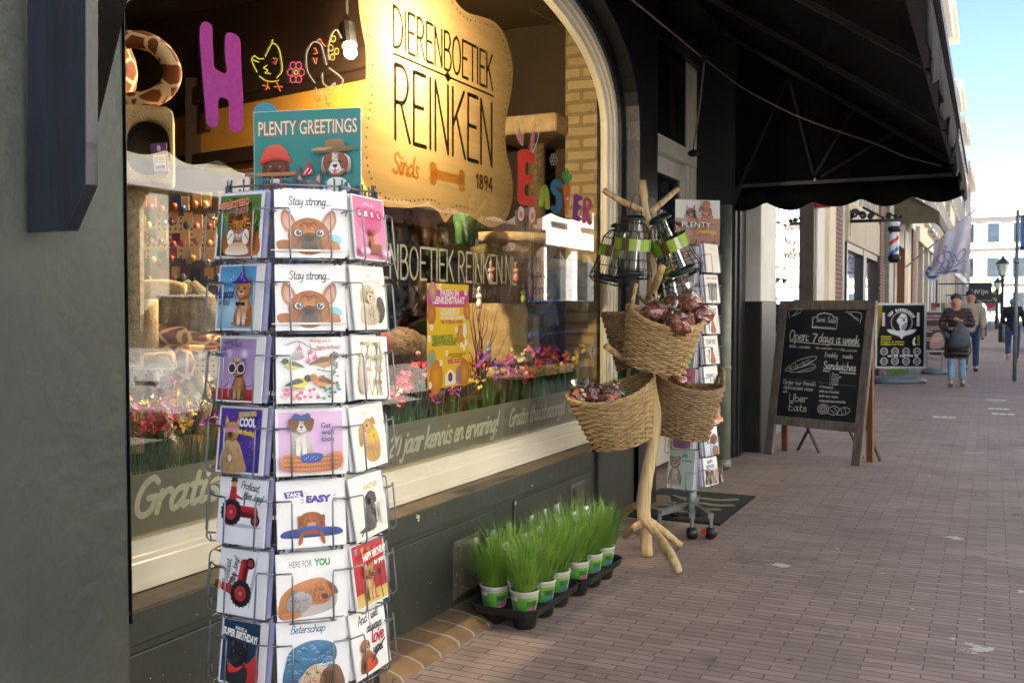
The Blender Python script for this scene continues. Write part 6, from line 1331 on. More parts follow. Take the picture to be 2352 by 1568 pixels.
m = MB(); m.smooth = True; tubev(m, [(270, 838), (330, 832), (400, 826)], 3.47, 17); m.obj('shelf', plush_m, ct)
m = MB(); m.smooth = True; q = atd(430, 640, 3.82)
for k in range(5): a0 = atd(395+18*k, 690, 3.77); m.tube([atd(440, 650, 3.77), a0, atd(375+26*k, 790, 3.77)], [.02, .05, .055], 8)
m.obj('hanging_sack', plushg_m, ct)
m = MB(); q = atd(318, 900, 3.42); m.smooth = True
for k in range(6): tubev(m, [(330+24*k, 860), (325+30*k, 920), (330+26*k, 1000)], 3.77, 15)
m.obj('skirt', plush_m, ct)
m = MB(); m.tube([atd(300, 440, 3.47), atd(300, 1040, 3.42)], .045, 12); m.obj('post', sisal_m, ct)
q = atd(372, 366, 3.27); Mt = Matrix((RT, Vector((0, 0, 1)), RT.cross(Vector((0, 0, 1))))).transposed().to_4x4() @ Matrix.Rotation(R(4), 4, 'Z'); Mt.translation = q+Vector((-.02, -.02, -.05))
def a_tag(A, w, h):
 A.R(0, 0, w, h, '#5a2878', '#6a348c'); A.R(w*.1, h*.1, w*.9, h*.62, '#e4dce8'); A.E(w*.5, h*.83, w*.12, h*.1, '#e8e0ee'); A.R(w*.2, h*.16, w*.8, h*.27, '#5a5460'); 
 for k in range(9): A.R(w*(.22+.065*k), h*.15, w*(.24+.065*k), h*.28, '#201a28')
 for k in range(3): A.R(w*.16, h*(.36+.07*k), w*.84, h*(.385+.07*k), '#3a2c48')
card_obj(Mt, .052, .1, a_tag, 'purple cardboard price tag hanging by the plush den', None, 'price tag', th=.001, name='price_tag')
# shelf wall with small packed toys, pegboard below
peg = bpy.data.materials.new('pegboard'); peg.use_nodes = True; nt = peg.node_tree; b_ = nt.nodes['Principled BSDF']; tc = nt.nodes.new('ShaderNodeTexCoord'); mp_ = nt.nodes.new('ShaderNodeVectorMath'); mp_.operation = 'SCALE'; mp_.inputs['Scale'].default_value = 1/.024
fr_ = nt.nodes.new('ShaderNodeVectorMath'); fr_.operation = 'FRACTION'; sb = nt.nodes.new('ShaderNodeVectorMath'); sb.operation = 'SUBTRACT'; sb.inputs[1].default_value = (.5, .5, .5); ml_ = nt.nodes.new('ShaderNodeVectorMath'); ml_.operation = 'MULTIPLY'; ml_.inputs[1].default_value = (1, 1, 0); ln_ = nt.nodes.new('ShaderNodeVectorMath'); ln_.operation = 'LENGTH'
gt = nt.nodes.new('ShaderNodeMath'); gt.operation = 'GREATER_THAN'; gt.inputs[1].default_value = .2; mx_ = nt.nodes.new('ShaderNodeMixRGB'); mx_.inputs[1].default_value = (*lin('#2a2216'), 1); mx_.inputs[2].default_value = (*lin('#c2ab7c'), 1)
for a_, b2 in ((tc.outputs['UV'], mp_.inputs[0]), (mp_.outputs[0], fr_.inputs[0]), (fr_.outputs[0], sb.inputs[0]), (sb.outputs[0], ml_.inputs[0]), (ml_.outputs[0], ln_.inputs[0]), (ln_.outputs['Value'], gt.inputs[0]), (gt.outputs[0], mx_.inputs[0]), (mx_.outputs[0], b_.inputs['Base Color'])): nt.links.new(a_, b2)
WD = 4.3
def w_(x, y, k=0): return atd(x*P2, y*P2, WD+k)
st = thing('toy_shelf', 'pegboard display unit hung with small packed pet toys at the left of the window', 'display shelf', w_(400, 700))
m = MB(); c4 = [w_(285, 900, .06), w_(640, 900, .06), w_(640, 440, .06), w_(285, 440, .06)]; m.quad(*c4); o = m.obj('pegboard', peg, st)
uv = o.data.uv_layers.new(name='UVMap'); wdt = (c4[1]-c4[0]).length; hgt = (c4[2]-c4[1]).length
for i, c in enumerate(((0, 0), (wdt, 0), (wdt, hgt), (0, hgt))): uv.data[i].uv = c
m = MB(); m.bar(w_(285, 655, -.05), w_(640, 655, -.05), .05, .22, up=(0, 0, 1)); m.bar(w_(285, 445, .0), w_(640, 445, .0), .03, .2); m.obj('shelf_board', pm('shelf grey', '#5c5648', '#4c473c', 5, .6), st)
q_ = random.Random(21); tc_ = ['#8c2c30', '#a84038', '#6a2030', '#b87a48', '#c09058', '#2a4a6a', '#3a2c28', '#a05a60', '#7a8a8a', '#c8a878']
pack_ms = [pm('pack '+c, c, None, 8, .3, coat=.3) for c in tc_]; cardb_m = pm('header card', '#c8a070', '#b89060', 6, .6)
for r_ in range(5):
 for k in range(11):
  x = 300+k*26+q_.uniform(-5, 5); y = 470+r_*42+q_.uniform(-6, 6); dz = -.06-q_.random()*.08; big = x > 410 and r_ < 4
  c = w_(x, y, dz); h_ = .055 if big else .045
  t_ = thing('toy_pack', 'small carded pet toy hanging in rows on the left display wall', 'pet toy', c, 'small packed toys on the left display wall')
  m = MB(); M_ = Matrix((RT, FW, Vector((0, 0, 1)))).transposed().to_4x4(); M_.translation = c+Vector((0, 0, .012)); m.obox(M_, .018, .002, h_*.55); m.obj('backing_card', cardb_m if big else q_.choice(pack_ms), t_)
  m = MB(); m.smooth = True; m.ball(c+Vector((q_.uniform(-.005, .005), -.012, -.012)), (.014, .012, .016), 8, 6, .3, 3, seed=k+r_*7); m.obj('toy', q_.choice(pack_ms), t_)
# artificial flowers along the sill
blade_m = pm('plastic grass blade', '#2e5c24', '#47783a', 9, .5); stem_m = blade_m
cols = {'pink': ('#c83a6a', '#e07098'), 'red': ('#a82030', '#c83848'), 'purple': ('#7a2c8c', '#a050b0'), 'yellow': ('#d8b020', '#e8cc40'), 'cream': ('#d8c8a8', '#e8dcc4'), 'orange': ('#d06a28', '#e08a40')}
blm = {k: pm('petal '+k, a, b, 12, .7) for k, (a, b) in cols.items()}
def flower_clump(pos, cl, lab, hgt, seed, nb=26):
 q = random.Random(seed); t = thing('artificial_flower', lab, 'flower', pos, 'artificial flowers along the window sill')
 m = MB()
 for i in range(nb):
  a = q.uniform(0, 6.28); ln = hgt*q.uniform(.55, .95); sp = q.uniform(.03, .11); d = Vector((math.cos(a)*.55, math.sin(a), 0)); s_ = Vector((-d.y, d.x, 0)).normalized()*.0045; p0 = Vector(pos)+d*.012
  pts = [p0+d*sp*(t_*t_)+Vector((0, 0, ln*(t_-.18*t_*t_*sp*8))) for t_ in (0, .35, .7, 1)]
  for j in range(3): w0, w1 = (1, .9, .6, .05)[j:j+2]; m.quad(pts[j]-s_*w0, pts[j]+s_*w0, pts[j+1]+s_*w1, pts[j+1]-s_*w1)
 m.obj('leaf_blades', blade_m, t)
 for i, c in enumerate(cl):
  a = q.uniform(0, 6.28); hd = Vector(pos)+Vector((q.uniform(-.05, .05), q.uniform(-.09, .09), hgt*q.uniform(.8, 1.08)))
  m = MB(); m.tube([Vector(pos), (Vector(pos)+hd)/2+Vector((0, 0, .02)), hd], .0022, 4); m.obj('stem', stem_m, t)
  m = MB(); m.smooth = True
  for k in range(9):
   p = hd+Vector((q.gauss(0, .014), q.gauss(0, .018), q.gauss(0, .02))); nrm = Vector((q.uniform(-.2, 1), q.uniform(-1, .6), q.uniform(-.2, .8))).normalized(); u = nrm.orthogonal().normalized(); v = nrm.cross(u)
   for f in range(4): a2 = f*1.571+q.random(); d = u*math.cos(a2)+v*math.sin(a2); e_ = nrm.cross(d); m.add([p, p+d*.008+e_*.006+nrm*.002, p+d*.0155+nrm*.004, p+d*.008-e_*.006+nrm*.002], [(0, 1, 2, 3)])
  m.obj('bloom', blm[c], t)
fl_spots = [(300, 'pink red red', .40), (330, 'pink cream yellow', .42), (365, 'red red pink', .44), (398, 'yellow yellow', .40), (430, 'cream purple pink', .43), (468, 'purple cream red', .42), (560, 'red pink', .42), (640, 'pink yellow', .42), (760, 'red cream', .40), (905, 'red red cream cream', .38), (935, 'pink pink red', .45), (965, 'pink red', .43), (1010, 'purple red', .36), (1042, 'orange purple', .38), (1095, 'yellow orange orange', .42), (1125, 'purple purple pink', .47), (1160, 'purple purple', .46), (1190, 'cream pink', .44), (1218, 'red cream', .40), (1248, 'red pink purple', .46), (1280, 'pink purple', .44), (1305, 'red yellow', .43), (1330, 'yellow yellow', .46), (1352, 'pink cream', .46), (1372, 'pink yellow', .44)]
ORD = 'first second third fourth fifth sixth seventh eighth ninth tenth'.split()
for i, (x, cl, hg) in enumerate(fl_spots):
 p = onX(x*P2, 1000, -.285-.05*(i % 3)); p.z = .60
 cw = cl.split(); side = 'left of the front card rack' if x < 500 else ('behind the front card rack' if x < 800 else ('left of the yellow poster' if x < 990 else ('below the yellow poster' if x < 1090 else 'right of the yellow poster')))
 same = [j for j, f in enumerate(fl_spots[:i]) if sorted(set(f[1].split())) == sorted(set(cw)) and True]
 lab = ' and '.join(dict.fromkeys(cw))+' artificial flowers '+side+(', set further right' if same else '')
 flower_clump(p, cw+cw[:2], lab, hg*1.06, i)
pot_m = pm('terracotta', '#a0522c', '#8a4424', 8, .8)
hexm = pm('white glazed pot', '#cfc8b4', '#c0b8a2', 5, .3)
for x, y, lb in ((335, 1065, 'white pot with black honeycomb lines behind the frosted band, at the pier'), (425, 1045, 'second white and black honeycomb pot beside the first')):
 p = onX(x, y, -.36); t = thing('flower_pot', lb, 'flower pot', (p.x, p.y, .6)); m = MB(); m.lathe([(.05, .6), (.085, .66), (.095, .75), (.075, .82), (.068, .82), (.07, .74)], (p.x, p.y, 0), 6); m.obj('pot', hexm, t)
 m = MB()
 for k in range(6):
  a = k*1.047; b2 = a+1.047
  for z, r1, z2, r2, s_ in ((.66, .088, .75, .098, 0), (.75, .098, .82, .078, 0)): m.tube([(p.x+r1*math.cos(a), p.y+r1*math.sin(a), z), (p.x+r2*math.cos(a), p.y+r2*math.sin(a), z2)], .006, 4)
  m.tube([(p.x+.098*math.cos(a), p.y+.098*math.sin(a), .75), (p.x+.098*math.cos(b2), p.y+.098*math.sin(b2), .75)], .006, 4)
 m.obj('honeycomb_lines', blk_m, t); m = MB(); m.lathe([(0, .8), (.068, .8)], (p.x, p.y, 0), 6); m.obj('soil', pot_m, t)
# cat tree on the right with platform, hammock and den
c2 = thing('cat_tree', 'tall cat tree with square den, net hammock and top platform right of the poster', 'cat tree', onX(1220, 900, -.7))
def xr(x, y, X=-.62): return onX(x*P2, y*P2, X)
def slab(name, pl, z0, z1, mat):
 m = MB(); m.prism([(p[0], p[1], z0) for p in pl], (0, 0, z1-z0)); return m.obj(name, mat, c2, bevel=.02)
tp = xr(1240, 300, -.7); slab('platform', [(-.42, tp.y-.34, 0), (-.42, tp.y+.42, 0), (-.95, tp.y+.42, 0), (-.95, tp.y-.34, 0)], tp.z-.08, tp.z+.04, plush_m)
q = xr(1178, 765, -.55); b1 = xr(1262, 765, -.55); hollow('den', c2, ((q.x+b1.x)/2, (q.y+b1.y)/2, (xr(1220, 700).z+xr(1220, 832).z)/2), (-.25, 1, 0), .78, .36, .35, .13, .10, .06, 0, square=True)
zf = xr(1220, 842, -.5).z; slab('base_shelf', [(-.36, q.y-.3, 0), (-.36, b1.y+.25, 0), (-1.0, b1.y+.25, 0), (-1.0, q.y-.3, 0)], zf-.06, zf, plush_m)
m = MB(); m.tube([(-.75, tp.y+.1, .6), (-.75, tp.y+.1, tp.z)], .06, 14); m.obj('post', sisal_m, c2)
m = MB(); m.tube([(-.6, b1.y+.12, .6), (-.6, b1.y+.12, 1.65)], .06, 14); m.obj('post', sisal_m, c2)
hq = xr(1185, 555, -.5); m = MB(); m.smooth = True; m.lathe([(.36, 0), (.33, -.08), (.25, -.16), (.12, -.21), (0, -.22)], hq, 26, sx=.7); m.obj('hammock', pm('netted plush', '#a8946c', '#86744f', 40, .95, bump=1, bscale=70), c2)
m = MB(); m.smooth = True; m.tube([hq+Vector((.36*.7*math.cos(a*.314), .36*math.sin(a*.314), 0)) for a in range(20)], .03, 8, closed=True); m.obj('hammock_rim', plush_m, c2)
q = xr(1275, 610, -.5); slab('side_board', [(-.34, q.y-.5, 0), (-.34, q.y+.2, 0), (-.6, q.y+.2, 0), (-.6, q.y-.5, 0)], q.z-.03, q.z+.02, plush_m)
def rabbit(x, y, X, k, lb, flip=1):
 p = xr(x, y, X); t = thing('rabbit_plush', lb, 'plush toy', p); m = MB(); m.smooth = True
 m.ball(p+Vector((-.02, .05*flip, -.02*k)), (.10*k, .15*k, .11*k), 16, 12, .18, 7); m.ball(p+Vector((.05, -.08*flip*k, .02*k)), (.08*k, .09*k, .085*k), 14, 10, .15, 8, seed=3); m.obj('body', bunny_m, t)
 for s_ in (-1, 1): m = MB(); m.smooth = True; m.ball(p+Vector((.04, (-.12-.04*s_)*flip*k, .02*k+.02*s_)), (.018, .035*k, .085*k), 10, 8, mat=Matrix.Rotation(R(30*s_), 3, 'X')); m.obj('ear', pinkp_m, t)
 m = MB(); m.smooth = True; m.ball(p+Vector((.125*k, -.09*flip*k, .0)), .014, 8, 6); m.obj('nose', pinkp_m, t)
 for s_ in (-1, 1): m = MB(); m.smooth = True; m.ball(p+Vector((.1*k, (-.09+.035*s_)*flip*k, .04*k)), .008, 8, 6); m.obj('eye', blk_m, t)
rabbit(1235, 678, -.5, 1.0, 'brown plush rabbit with pink ears lying on top of the square den'); rabbit(930, 812, -.6, 1.25, 'shaggy brown plush rabbit left of the yellow poster')
m = MB(); m.smooth = True; p = xr(1075, 505, -.45); m.ball(p, (.06, .11, .08), 12, 9, .2, 5); m.ball(p+Vector((.03, .1, .02)), (.05, .06, .06), 10, 8, .2, 5); 
for k in range(4): m.tube([p+Vector((0, -.08+.055*k, -.02)), p+Vector((.01, -.09+.06*k, -.14))], .022, 7)
tag(m.obj('green_plush', pm('green plush', '#3e6a34', '#2c5026', 16, .9, bump=.7, bscale=90), origin=p), 'green plush creature just below the gold plaque', 'plush toy')
# twigs with hanging easter figures
tw_m = pm('twig bark', '#4a2c1c', '#38200f', 20, .8); tq = random.Random(14)
tb = xr(1105, 905, -.38); t = thing('twig_bunch', 'bunch of bare twisted twigs standing beside the yellow poster', 'twigs', tb)
m = MB(); m.smooth = True
for i in range(15):
 a, b2 = tq.uniform(-.22, .26), tq.uniform(-.08, .1); hh = tq.uniform(.3, .62); pts = [tb+Vector((0, 0, -.2))]
 for k in range(1, 7): f = k/6; pts.append(tb+Vector((b2*f+tq.uniform(-.012, .012), a*f+tq.uniform(-.02, .02), hh*f)))
 m.tube(catmull(pts, 3), [.005*(1-.8*j/18) for j in range(len(catmull(pts, 3)))], 4)
m.obj('twigs', tw_m, t)
m = MB(); m.smooth = True
pts = [xr(x, y, -.36) for x, y in ((1170, 690), (1185, 640), (1210, 600), (1200, 570), (1215, 530), (1205, 500))]; m.tube(catmull(pts, 4), .005, 5); m.obj('long_twig', tw_m, t)
for x, y, c, lb in ((1132, 640, '#c88a94', 'pink rabbit figure hanging in the twigs'), (1105, 700, '#d8d4c8', 'white rabbit figure hanging low in the twigs'), (1127, 825, '#8aa4b0', 'pale blue rabbit figure on the twig stems'), (1207, 690, '#8a9450', 'olive rabbit figure hanging before the square den'), (1190, 640, '#b87860', 'small brownish figure on the long twig')):
 p = xr(x, y, -.33); m = MB(); m.smooth = True; m.ball(p, (.014, .02, .028), 10, 8); m.ball(p+Vector((0, 0, .038)), .016, 10, 8)
 for s_ in (-1, 1): m.ball(p+Vector((0, .008*s_, .068)), (.004, .006, .022), 8, 6)
 tag(m.obj('hanging_rabbit', pm('figure '+c, c, None, 9, .5), origin=p), lb, 'easter figure')
q = random.Random(4)
m = MB(); 
cab = thing('back_cabinet', 'plain grey-brown cabinet at the back of the shop right of the gold plaque', 'cabinet', xr(1205, 400, -2.4)); p = xr(1205, 175, -2.2); m.box(-2.9, -2.2, p.y-.35, p.y+.35, 0, p.z); m.obj('cabinet', pm('cabinet grey', '#5c4a30', '#4e3f2a', 3, .6), cab)
sh = thing('goods_shelf', 'brown shelf unit stacked with packed pet goods deep inside the shop', 'shelf', (-1.75, 5.2, 0))
m = MB()
for z in (.5, .9, 1.3, 1.7): m.box(-1.95, -1.5, 3.6, 6.9, z, z+.03)
m.box(-1.98, -1.95, 3.6, 6.9, .0, 2.1); m.obj('shelf_board', timb_m, sh)
gc = [pm('bag '+c, c, None, 12, .25, bump=.5, bscale=40) for c in ('#6a5030', '#8a7048', '#4a3420', '#5a4a38', '#907a58', '#3a3830')]
for z in (.53, .93, 1.33, 1.73):
 y = 3.7
 while y < 6.7:
  wd = q.uniform(.1, .2); hh = q.uniform(.18, .32); m = MB(); m.smooth = True; m.ball((-1.66, y+wd/2, z+hh/2), (.09, wd*.5, hh*.5), 9, 8, .25, 4, seed=y*3+z); tag(m.obj('goods_bag', q.choice(gc), origin=(-1.66, y, z)), 'shiny bag of pet food among the rows on the deep brown shelf', 'bag', 'bags on the deep shelf'); y += wd+.015
# ------------------------------------------------------------------ branch stand with baskets and bird feeders
dS = (onZ(1487, 1278)-CAM).dot(FW)
def sv(x, y, k=0): return atd(x, y, dS+k)
wood_m = pm('peeled branch wood', '#d8bf92', '#b39564', 9, .55, stretch=(5, 5, .35), bump=.5, bscale=16)
bumpd(wood_m, .03)
cut_m = pm('cut wood end', '#a07a48', '#8c683c', 12, .7)
stand = thing('branch_stand', 'peeled pale branch stand with short arms hung with wicker baskets', 'display stand', onZ(1487, 1278))
def limb(name, pts, rs, n=12):
 m = MB(); m.smooth = True; c = catmull(pts, 6); k = len(c)-1
 rr = [rs[int(i/k*(len(rs)-1))]+(rs[min(int(i/k*(len(rs)-1))+1, len(rs)-1)]-rs[int(i/k*(len(rs)-1))])*((i/k*(len(rs)-1)) % 1) for i in range(k+1)]
 rr = [r*(1+.02*math.sin(i*1.7+len(c))) for i, r in enumerate(rr)]
 m.tube(c, rr, n); return m.obj(name, wood_m, stand)
limb('trunk', [sv(1474, 415), sv(1484, 500), sv(1496, 590), sv(1497, 680), sv(1490, 760), sv(1492, 860), sv(1505, 950), sv(1499, 1020), sv(1486, 1090), sv(1478, 1150), sv(1482, 1215), onZ(1487, 1276, .005)], [0.0234, 0.0258, 0.0276, 0.0282, 0.0288, 0.0300, 0.0336, 0.0348, 0.0360, 0.0396, 0.0336, 0.0300], 16)
limb('arm', [sv(1386, 437, -.05), sv(1430, 463, -.03), sv(1486, 488)], [0.0162, 0.0180, 0.0204]); limb('arm', [sv(1557, 434, .12), sv(1530, 457, .08), sv(1494, 488)], [0.0144, 0.0162, 0.0180])
limb('arm', [sv(1521, 613, -.28), sv(1508, 648, -.17), sv(1490, 685)], [0.0180, 0.0204, 0.0216]); limb('arm', [sv(1392, 795, -.22), sv(1440, 828, -.1), sv(1492, 850)], [0.0168, 0.0186, 0.0216])
limb('foot', [sv(1476, 1188, -.05), sv(1507, 1225, -.12), onZ(1538, 1270, .1), onZ(1560, 1313, .03)], [0.0216, 0.0252, 0.0264, 0.0228]); limb('foot', [sv(1490, 1195), sv(1522, 1218, .1), onZ(1563, 1252, .03)], [0.0216, 0.0216, 0.0180]); limb('foot', [sv(1478, 1198), sv(1455, 1212, -.02), onZ(1436, 1232, .03)], [0.0210, 0.0198, 0.0168]); limb('foot', [sv(1476, 1165), sv(1450, 1163, .15), onZ(1425, 1190, .03)], [0.0210, 0.0198, 0.0180])
wick_m = pm('wicker', '#bfa273', '#8e7248', 26, .6, bump=.3, bscale=120, pos=(.25, .75)); wickd_m = pm('dark wicker', '#a08460', '#6e563a', 26, .6, bump=.3, bscale=120, pos=(.25, .75))
def basket(lab, ctr, rx, ry, h, taper, rotm, hand, mat=None, seed=0, liner=False):
 """woven basket: ctr = middle of the rim, strands run over and under upright stakes"""
 mat = mat or wick_m; q = random.Random(seed); t = thing('wicker_basket', lab, 'basket', ctr, 'wicker baskets on the branch stand'); ctr = Vector(ctr)
 def P(a, s_, off=0):
  k = 1-(1-taper)*s_; k2 = k+off/rx
  return ctr+rotm @ Vector((rx*k2*math.cos(a), ry*k2*math.sin(a), -h*s_+.018*math.cos(2*a)*(1-s_)))
 NS = 26; rows = int(h/.0145); m = MB(); m.smooth = True
 for i in range(rows+1):
  s_ = (i+.5)/(rows+1); m.tube([P(2*math.pi*k/(2*NS), s_+q.uniform(-.006, .006), (.009 if (k//2+i) % 2 else -.006) if k % 2 == 0 else .001) for k in range(2*NS)], .0066, 5, closed=True)
 for k in range(NS): a = 2*math.pi*(k)/NS; m.tube([P(a, 0), P(a, .5), P(a, 1)], .0055, 4)
 m.obj('woven_wall', mat, t)
 m = MB(); m.smooth = True
 for ph in (0, 2.1, 4.2): m.tube([P(2*math.pi*k/48, 0, .006*math.cos(k*1.3+ph))+rotm @ Vector((0, 0, .010*math.sin(k*1.3+ph))) for k in range(48)], .008, 6, closed=True)
 m.obj('rim', mat, t)
 m = MB(); m.add([P(2*math.pi*k/NS, .97) for k in range(NS)], [tuple(range(NS))]); m.obj('base', wickd_m, t)
 for (a0, a1, hh) in hand:
  m = MB(); m.smooth = True; p0, p1 = P(a0, 0), P(a1, 0); upv = rotm @ Vector((0, 0, 1))
  for ph in (0, 3.14): m.tube([p0.lerp(p1, k/16)+upv*hh*math.sin(math.pi*k/16)+Vector((.006*math.cos(k*1.5+ph), .006*math.sin(k*1.5+ph), 0)) for k in range(17)], .0075, 6)
  m.obj('handle', mat, t)
 if liner:
  m = MB(); m.smooth = True; n = 24; m.add([P(2*math.pi*k/n, s_, -.012+.006*math.sin(k*2.3+s_*9)) for s_ in (.05, .35) for k in range(n)], [(k, (k+1) % n, n+(k+1) % n, n+k) for k in range(n)]); m.obj('clear_liner', pm('milky liner', '#b8b4a4', '#a8a494', 9, .25, bump=.6), t)
 return t
def rotm(roll, pitch, yaw=YAW): return (Matrix.Rotation(yaw, 3, 'Z') @ Matrix.Rotation(R(roll), 3, 'Y') @ Matrix.Rotation(R(pitch), 3, 'X'))
basket('large wicker basket of red pellet bags hanging highest on the branch stand', sv(1527, 728, -.24), .2, .16, .275, .80, rotm(10, 14), [(R(200), R(150), .13), (R(100), R(60), .10)], seed=1, liner=True)
basket('empty dark wicker basket hanging sideways behind the highest basket', sv(1448, 715, .02), .15, .14, .30, .95, rotm(-14, -6), [(R(40), R(90), .1)], wickd_m, 2)
basket('wide wicker basket leaning left below with dark pellet bags', sv(1402, 896, -.16), .232, .165, .30, .66, rotm(-14, 12), [(R(60), R(20), .12)], seed=3)
basket('greyer wicker basket hanging right of the trunk in front of small cards', sv(1583, 884, .06), .185, .15, .29, .80, rotm(9, 4), [(R(-10), R(30), .1)], wickd_m, 4)
pel = bpy.data.materials.new('pellets'); pel.use_nodes = True; nt = pel.node_tree; b_ = nt.nodes['Principled BSDF']; tc = nt.nodes.new('ShaderNodeTexCoord'); vo = nt.nodes.new('ShaderNodeTexVoronoi'); vo.inputs['Scale'].default_value = 110; rp = nt.nodes.new('ShaderNodeValToRGB')
for i, (p, c) in enumerate(((0, '#93402f'), (.4, '#bc5f4a'), (.75, '#d88e74'), (1, '#ecc4b0'))):
 e_ = rp.color_ramp.elements[i] if i < 2 else rp.color_ramp.elements.new(p); e_.position = p; e_.color = (*lin(c), 1)
nt.links.new(tc.outputs['Object'], vo.inputs['Vector']); nt.links.new(vo.outputs['Color'], rp.inputs[0]); nt.links.new(rp.outputs[0], b_.inputs['Base Color']); bp = nt.nodes.new('ShaderNodeBump'); bp.inputs['Strength'].default_value = 1; bp.inputs['Distance'].default_value = .01; nt.links.new(vo.outputs[0], bp.inputs['Height']); nt.links.new(bp.outputs[0], b_.inputs['Normal']); b_.inputs['Roughness'].default_value = .6
film_m = glassm('crinkled film', (.97, .97, .97), 1.5, .16, 2.2)
def bag(p, r, lab, seed, grp):
 t = thing('pellet_bag', lab, 'bag', p, grp); p = Vector(p)
 m = MB(); m.smooth = True; m.ball(p, (r, r*.85, r*.8), 14, 10, .22, 3, seed=seed); m.obj('pellets', pel, t)
 m = MB(); m.smooth = False; m.ball(p+Vector((0, 0, r*.1)), (r*1.12, r*.98, r*.98), 16, 10, .3, 5, seed=seed+9)
 q = random.Random(seed); a = q.uniform(0, 6.28); nb = 14; top = p+Vector((q.uniform(-.02, .02), q.uniform(-.02, .02), r*1.75))
 m.lathe([(r*.55, r*.75), (r*.2, r*1.15), (r*.25, r*1.3), (r*.5, r*1.65)], p, 11, mat=Matrix.Translation(p) @ Matrix.Rotation(q.uniform(-.5, .5), 4, 'X') @ Matrix.Rotation(q.uniform(-.5, .5), 4, 'Y')); m.obj('film', film_m, t)
G1 = 'bags of red pellets in the baskets'
for i, (x, y, k, r, lb) in enumerate(((1505, 722, -.33, .062, 'pink-red pellet bag at the left of the highest basket'), (1561, 742, -.37, .072, 'largest front pellet bag in the highest basket'), (1583, 697, -.22, .066, 'pellet bag at the back right of the highest basket'), (1612, 724, -.24, .055, 'pellet bag hanging over the right rim of the highest basket'), (1545, 700, -.14, .05, 'half hidden pellet bag at the back of the highest basket'), (1333, 912, -.2, .058, 'leftmost pellet bag in the wide leaning basket'), (1367, 909, -.22, .06, 'middle pellet bag in the wide leaning basket'), (1402, 913, -.27, .058, 'right pellet bag in the wide leaning basket'), (1555, 872, .04, .05, 'pellet bag just showing in the greyer right basket'))): bag(sv(x, y, k), r, lb, i+3, G1)
M_ = Matrix.Translation(sv(1423, 897, -.26)) @ Matrix((RT, FW, Vector((0, 0, 1)))).transposed().to_4x4() @ Matrix.Rotation(R(18), 4, 'Y'); m = MB(); m.obox(M_, .032, .002, .012); tag(m.obj('price_card', pm('green card', '#2f5a34', '#d8dcd0', 20, .5, pos=(.45, .5)), origin=M_.translation), 'small green and white card stuck in the wide leaning basket', 'price card')
# bird feeders
fg_m = pm('feeder green plastic', '#16302a', '#102420', 6, .3); fw_m = pm('green wire', '#14241e', '#0f1a16', 20, .4, metal=.2); tube_m = glassm('feeder tube', (.55, .58, .55), 1.45, .05, 1.5)
lab_m = printed('feeder label', .35, .1, 120)
def feeder(lab, x, y, k, roll, pitch, s_=1.0):
 c = sv(x, y, k); t = thing('bird_feeder', lab, 'bird feeder', c, 'caged bird feeders'); M_ = Matrix.Translation(c) @ Matrix.Rotation(YAW, 4, 'Z') @ Matrix.Rotation(R(roll), 4, 'Y') @ Matrix.Rotation(R(pitch), 4, 'X') @ Matrix.Scale(s_, 4)
 prof = [(.035, .185), (.07, .17), (.105, .12), (.112, .03), (.118, -.06), (.135, -.12), (.14, -.15), (.11, -.175), (.04, -.18)]
 m = MB(); m.smooth = True
 for i in range(18): a = i*math.pi/9; m.tube([M_ @ Vector((r*math.cos(a), r*math.sin(a), z)) for r, z in prof], .0022*s_, 4)
 for r, z in prof[1:8]: m.tube([M_ @ Vector((r*math.cos(a*.2618), r*math.sin(a*.2618), z)) for a in range(24)], .0022*s_, 4, closed=True)
 m.obj('wire_cage', fw_m, t)
 m = MB(); m.smooth = True; m.lathe([(0, .225), (.05, .222), (.07, .205), (.072, .19), (0, .188)], n=20, mat=M_); m.obj('lid', fg_m, t)
 m = MB(); m.smooth = True; m.lathe([(.042, .19), (.042, -.12)], n=18, mat=M_); m.obj('seed_tube', tube_m, t)
 m = MB(); m.smooth = True; m.lathe([(0, -.12), (.05, -.12), (.085, -.13), (.085, -.15), (.05, -.16), (0, -.16)], n=20, mat=M_); m.obj('tray', fg_m, t)
 m = MB(); m.smooth = True; n = 30
 for i in range(n):
  a0, a1 = 2*math.pi*i/n, 2*math.pi*(i+1)/n; m.col = lin('#8aa828') if (i//3) % 3 else lin('#6d9a2a')
  if i % 15 in (4, 5): m.col = lin('#4a3a1c')
  if i % 15 == 8: m.col = lin('#d8d8d4')
  m.add([M_ @ Vector((.116*math.cos(a), .116*math.sin(a), z)) for a, z in ((a0, .0), (a1, .0), (a1, .075), (a0, .075))], [(0, 1, 2, 3)])
 m.obj('label_band', lab_m, t)
 m = MB(); m.smooth = True; m.tube([M_ @ Vector((.04*math.cos(a), 0, .2+.16*math.sin(a))) for a in (0, .5, 1, 1.57, 2.1, 2.6, 3.14)], .002, 4); m.obj('hanging_wire', fw_m, t)
feeder('caged green bird feeder hanging at the front left of the trunk', 1452, 575, -.2, 4, 6, .83); feeder('caged green bird feeder tilted to the right of the trunk', 1544, 573, -.12, -24, 8, .88); feeder('caged green bird feeder hanging leftmost behind the front one', 1412, 592, .0, 12, 4, .83); feeder('caged green bird feeder mostly hidden behind the trunk', 1535, 640, .2, -10, 0, .9)
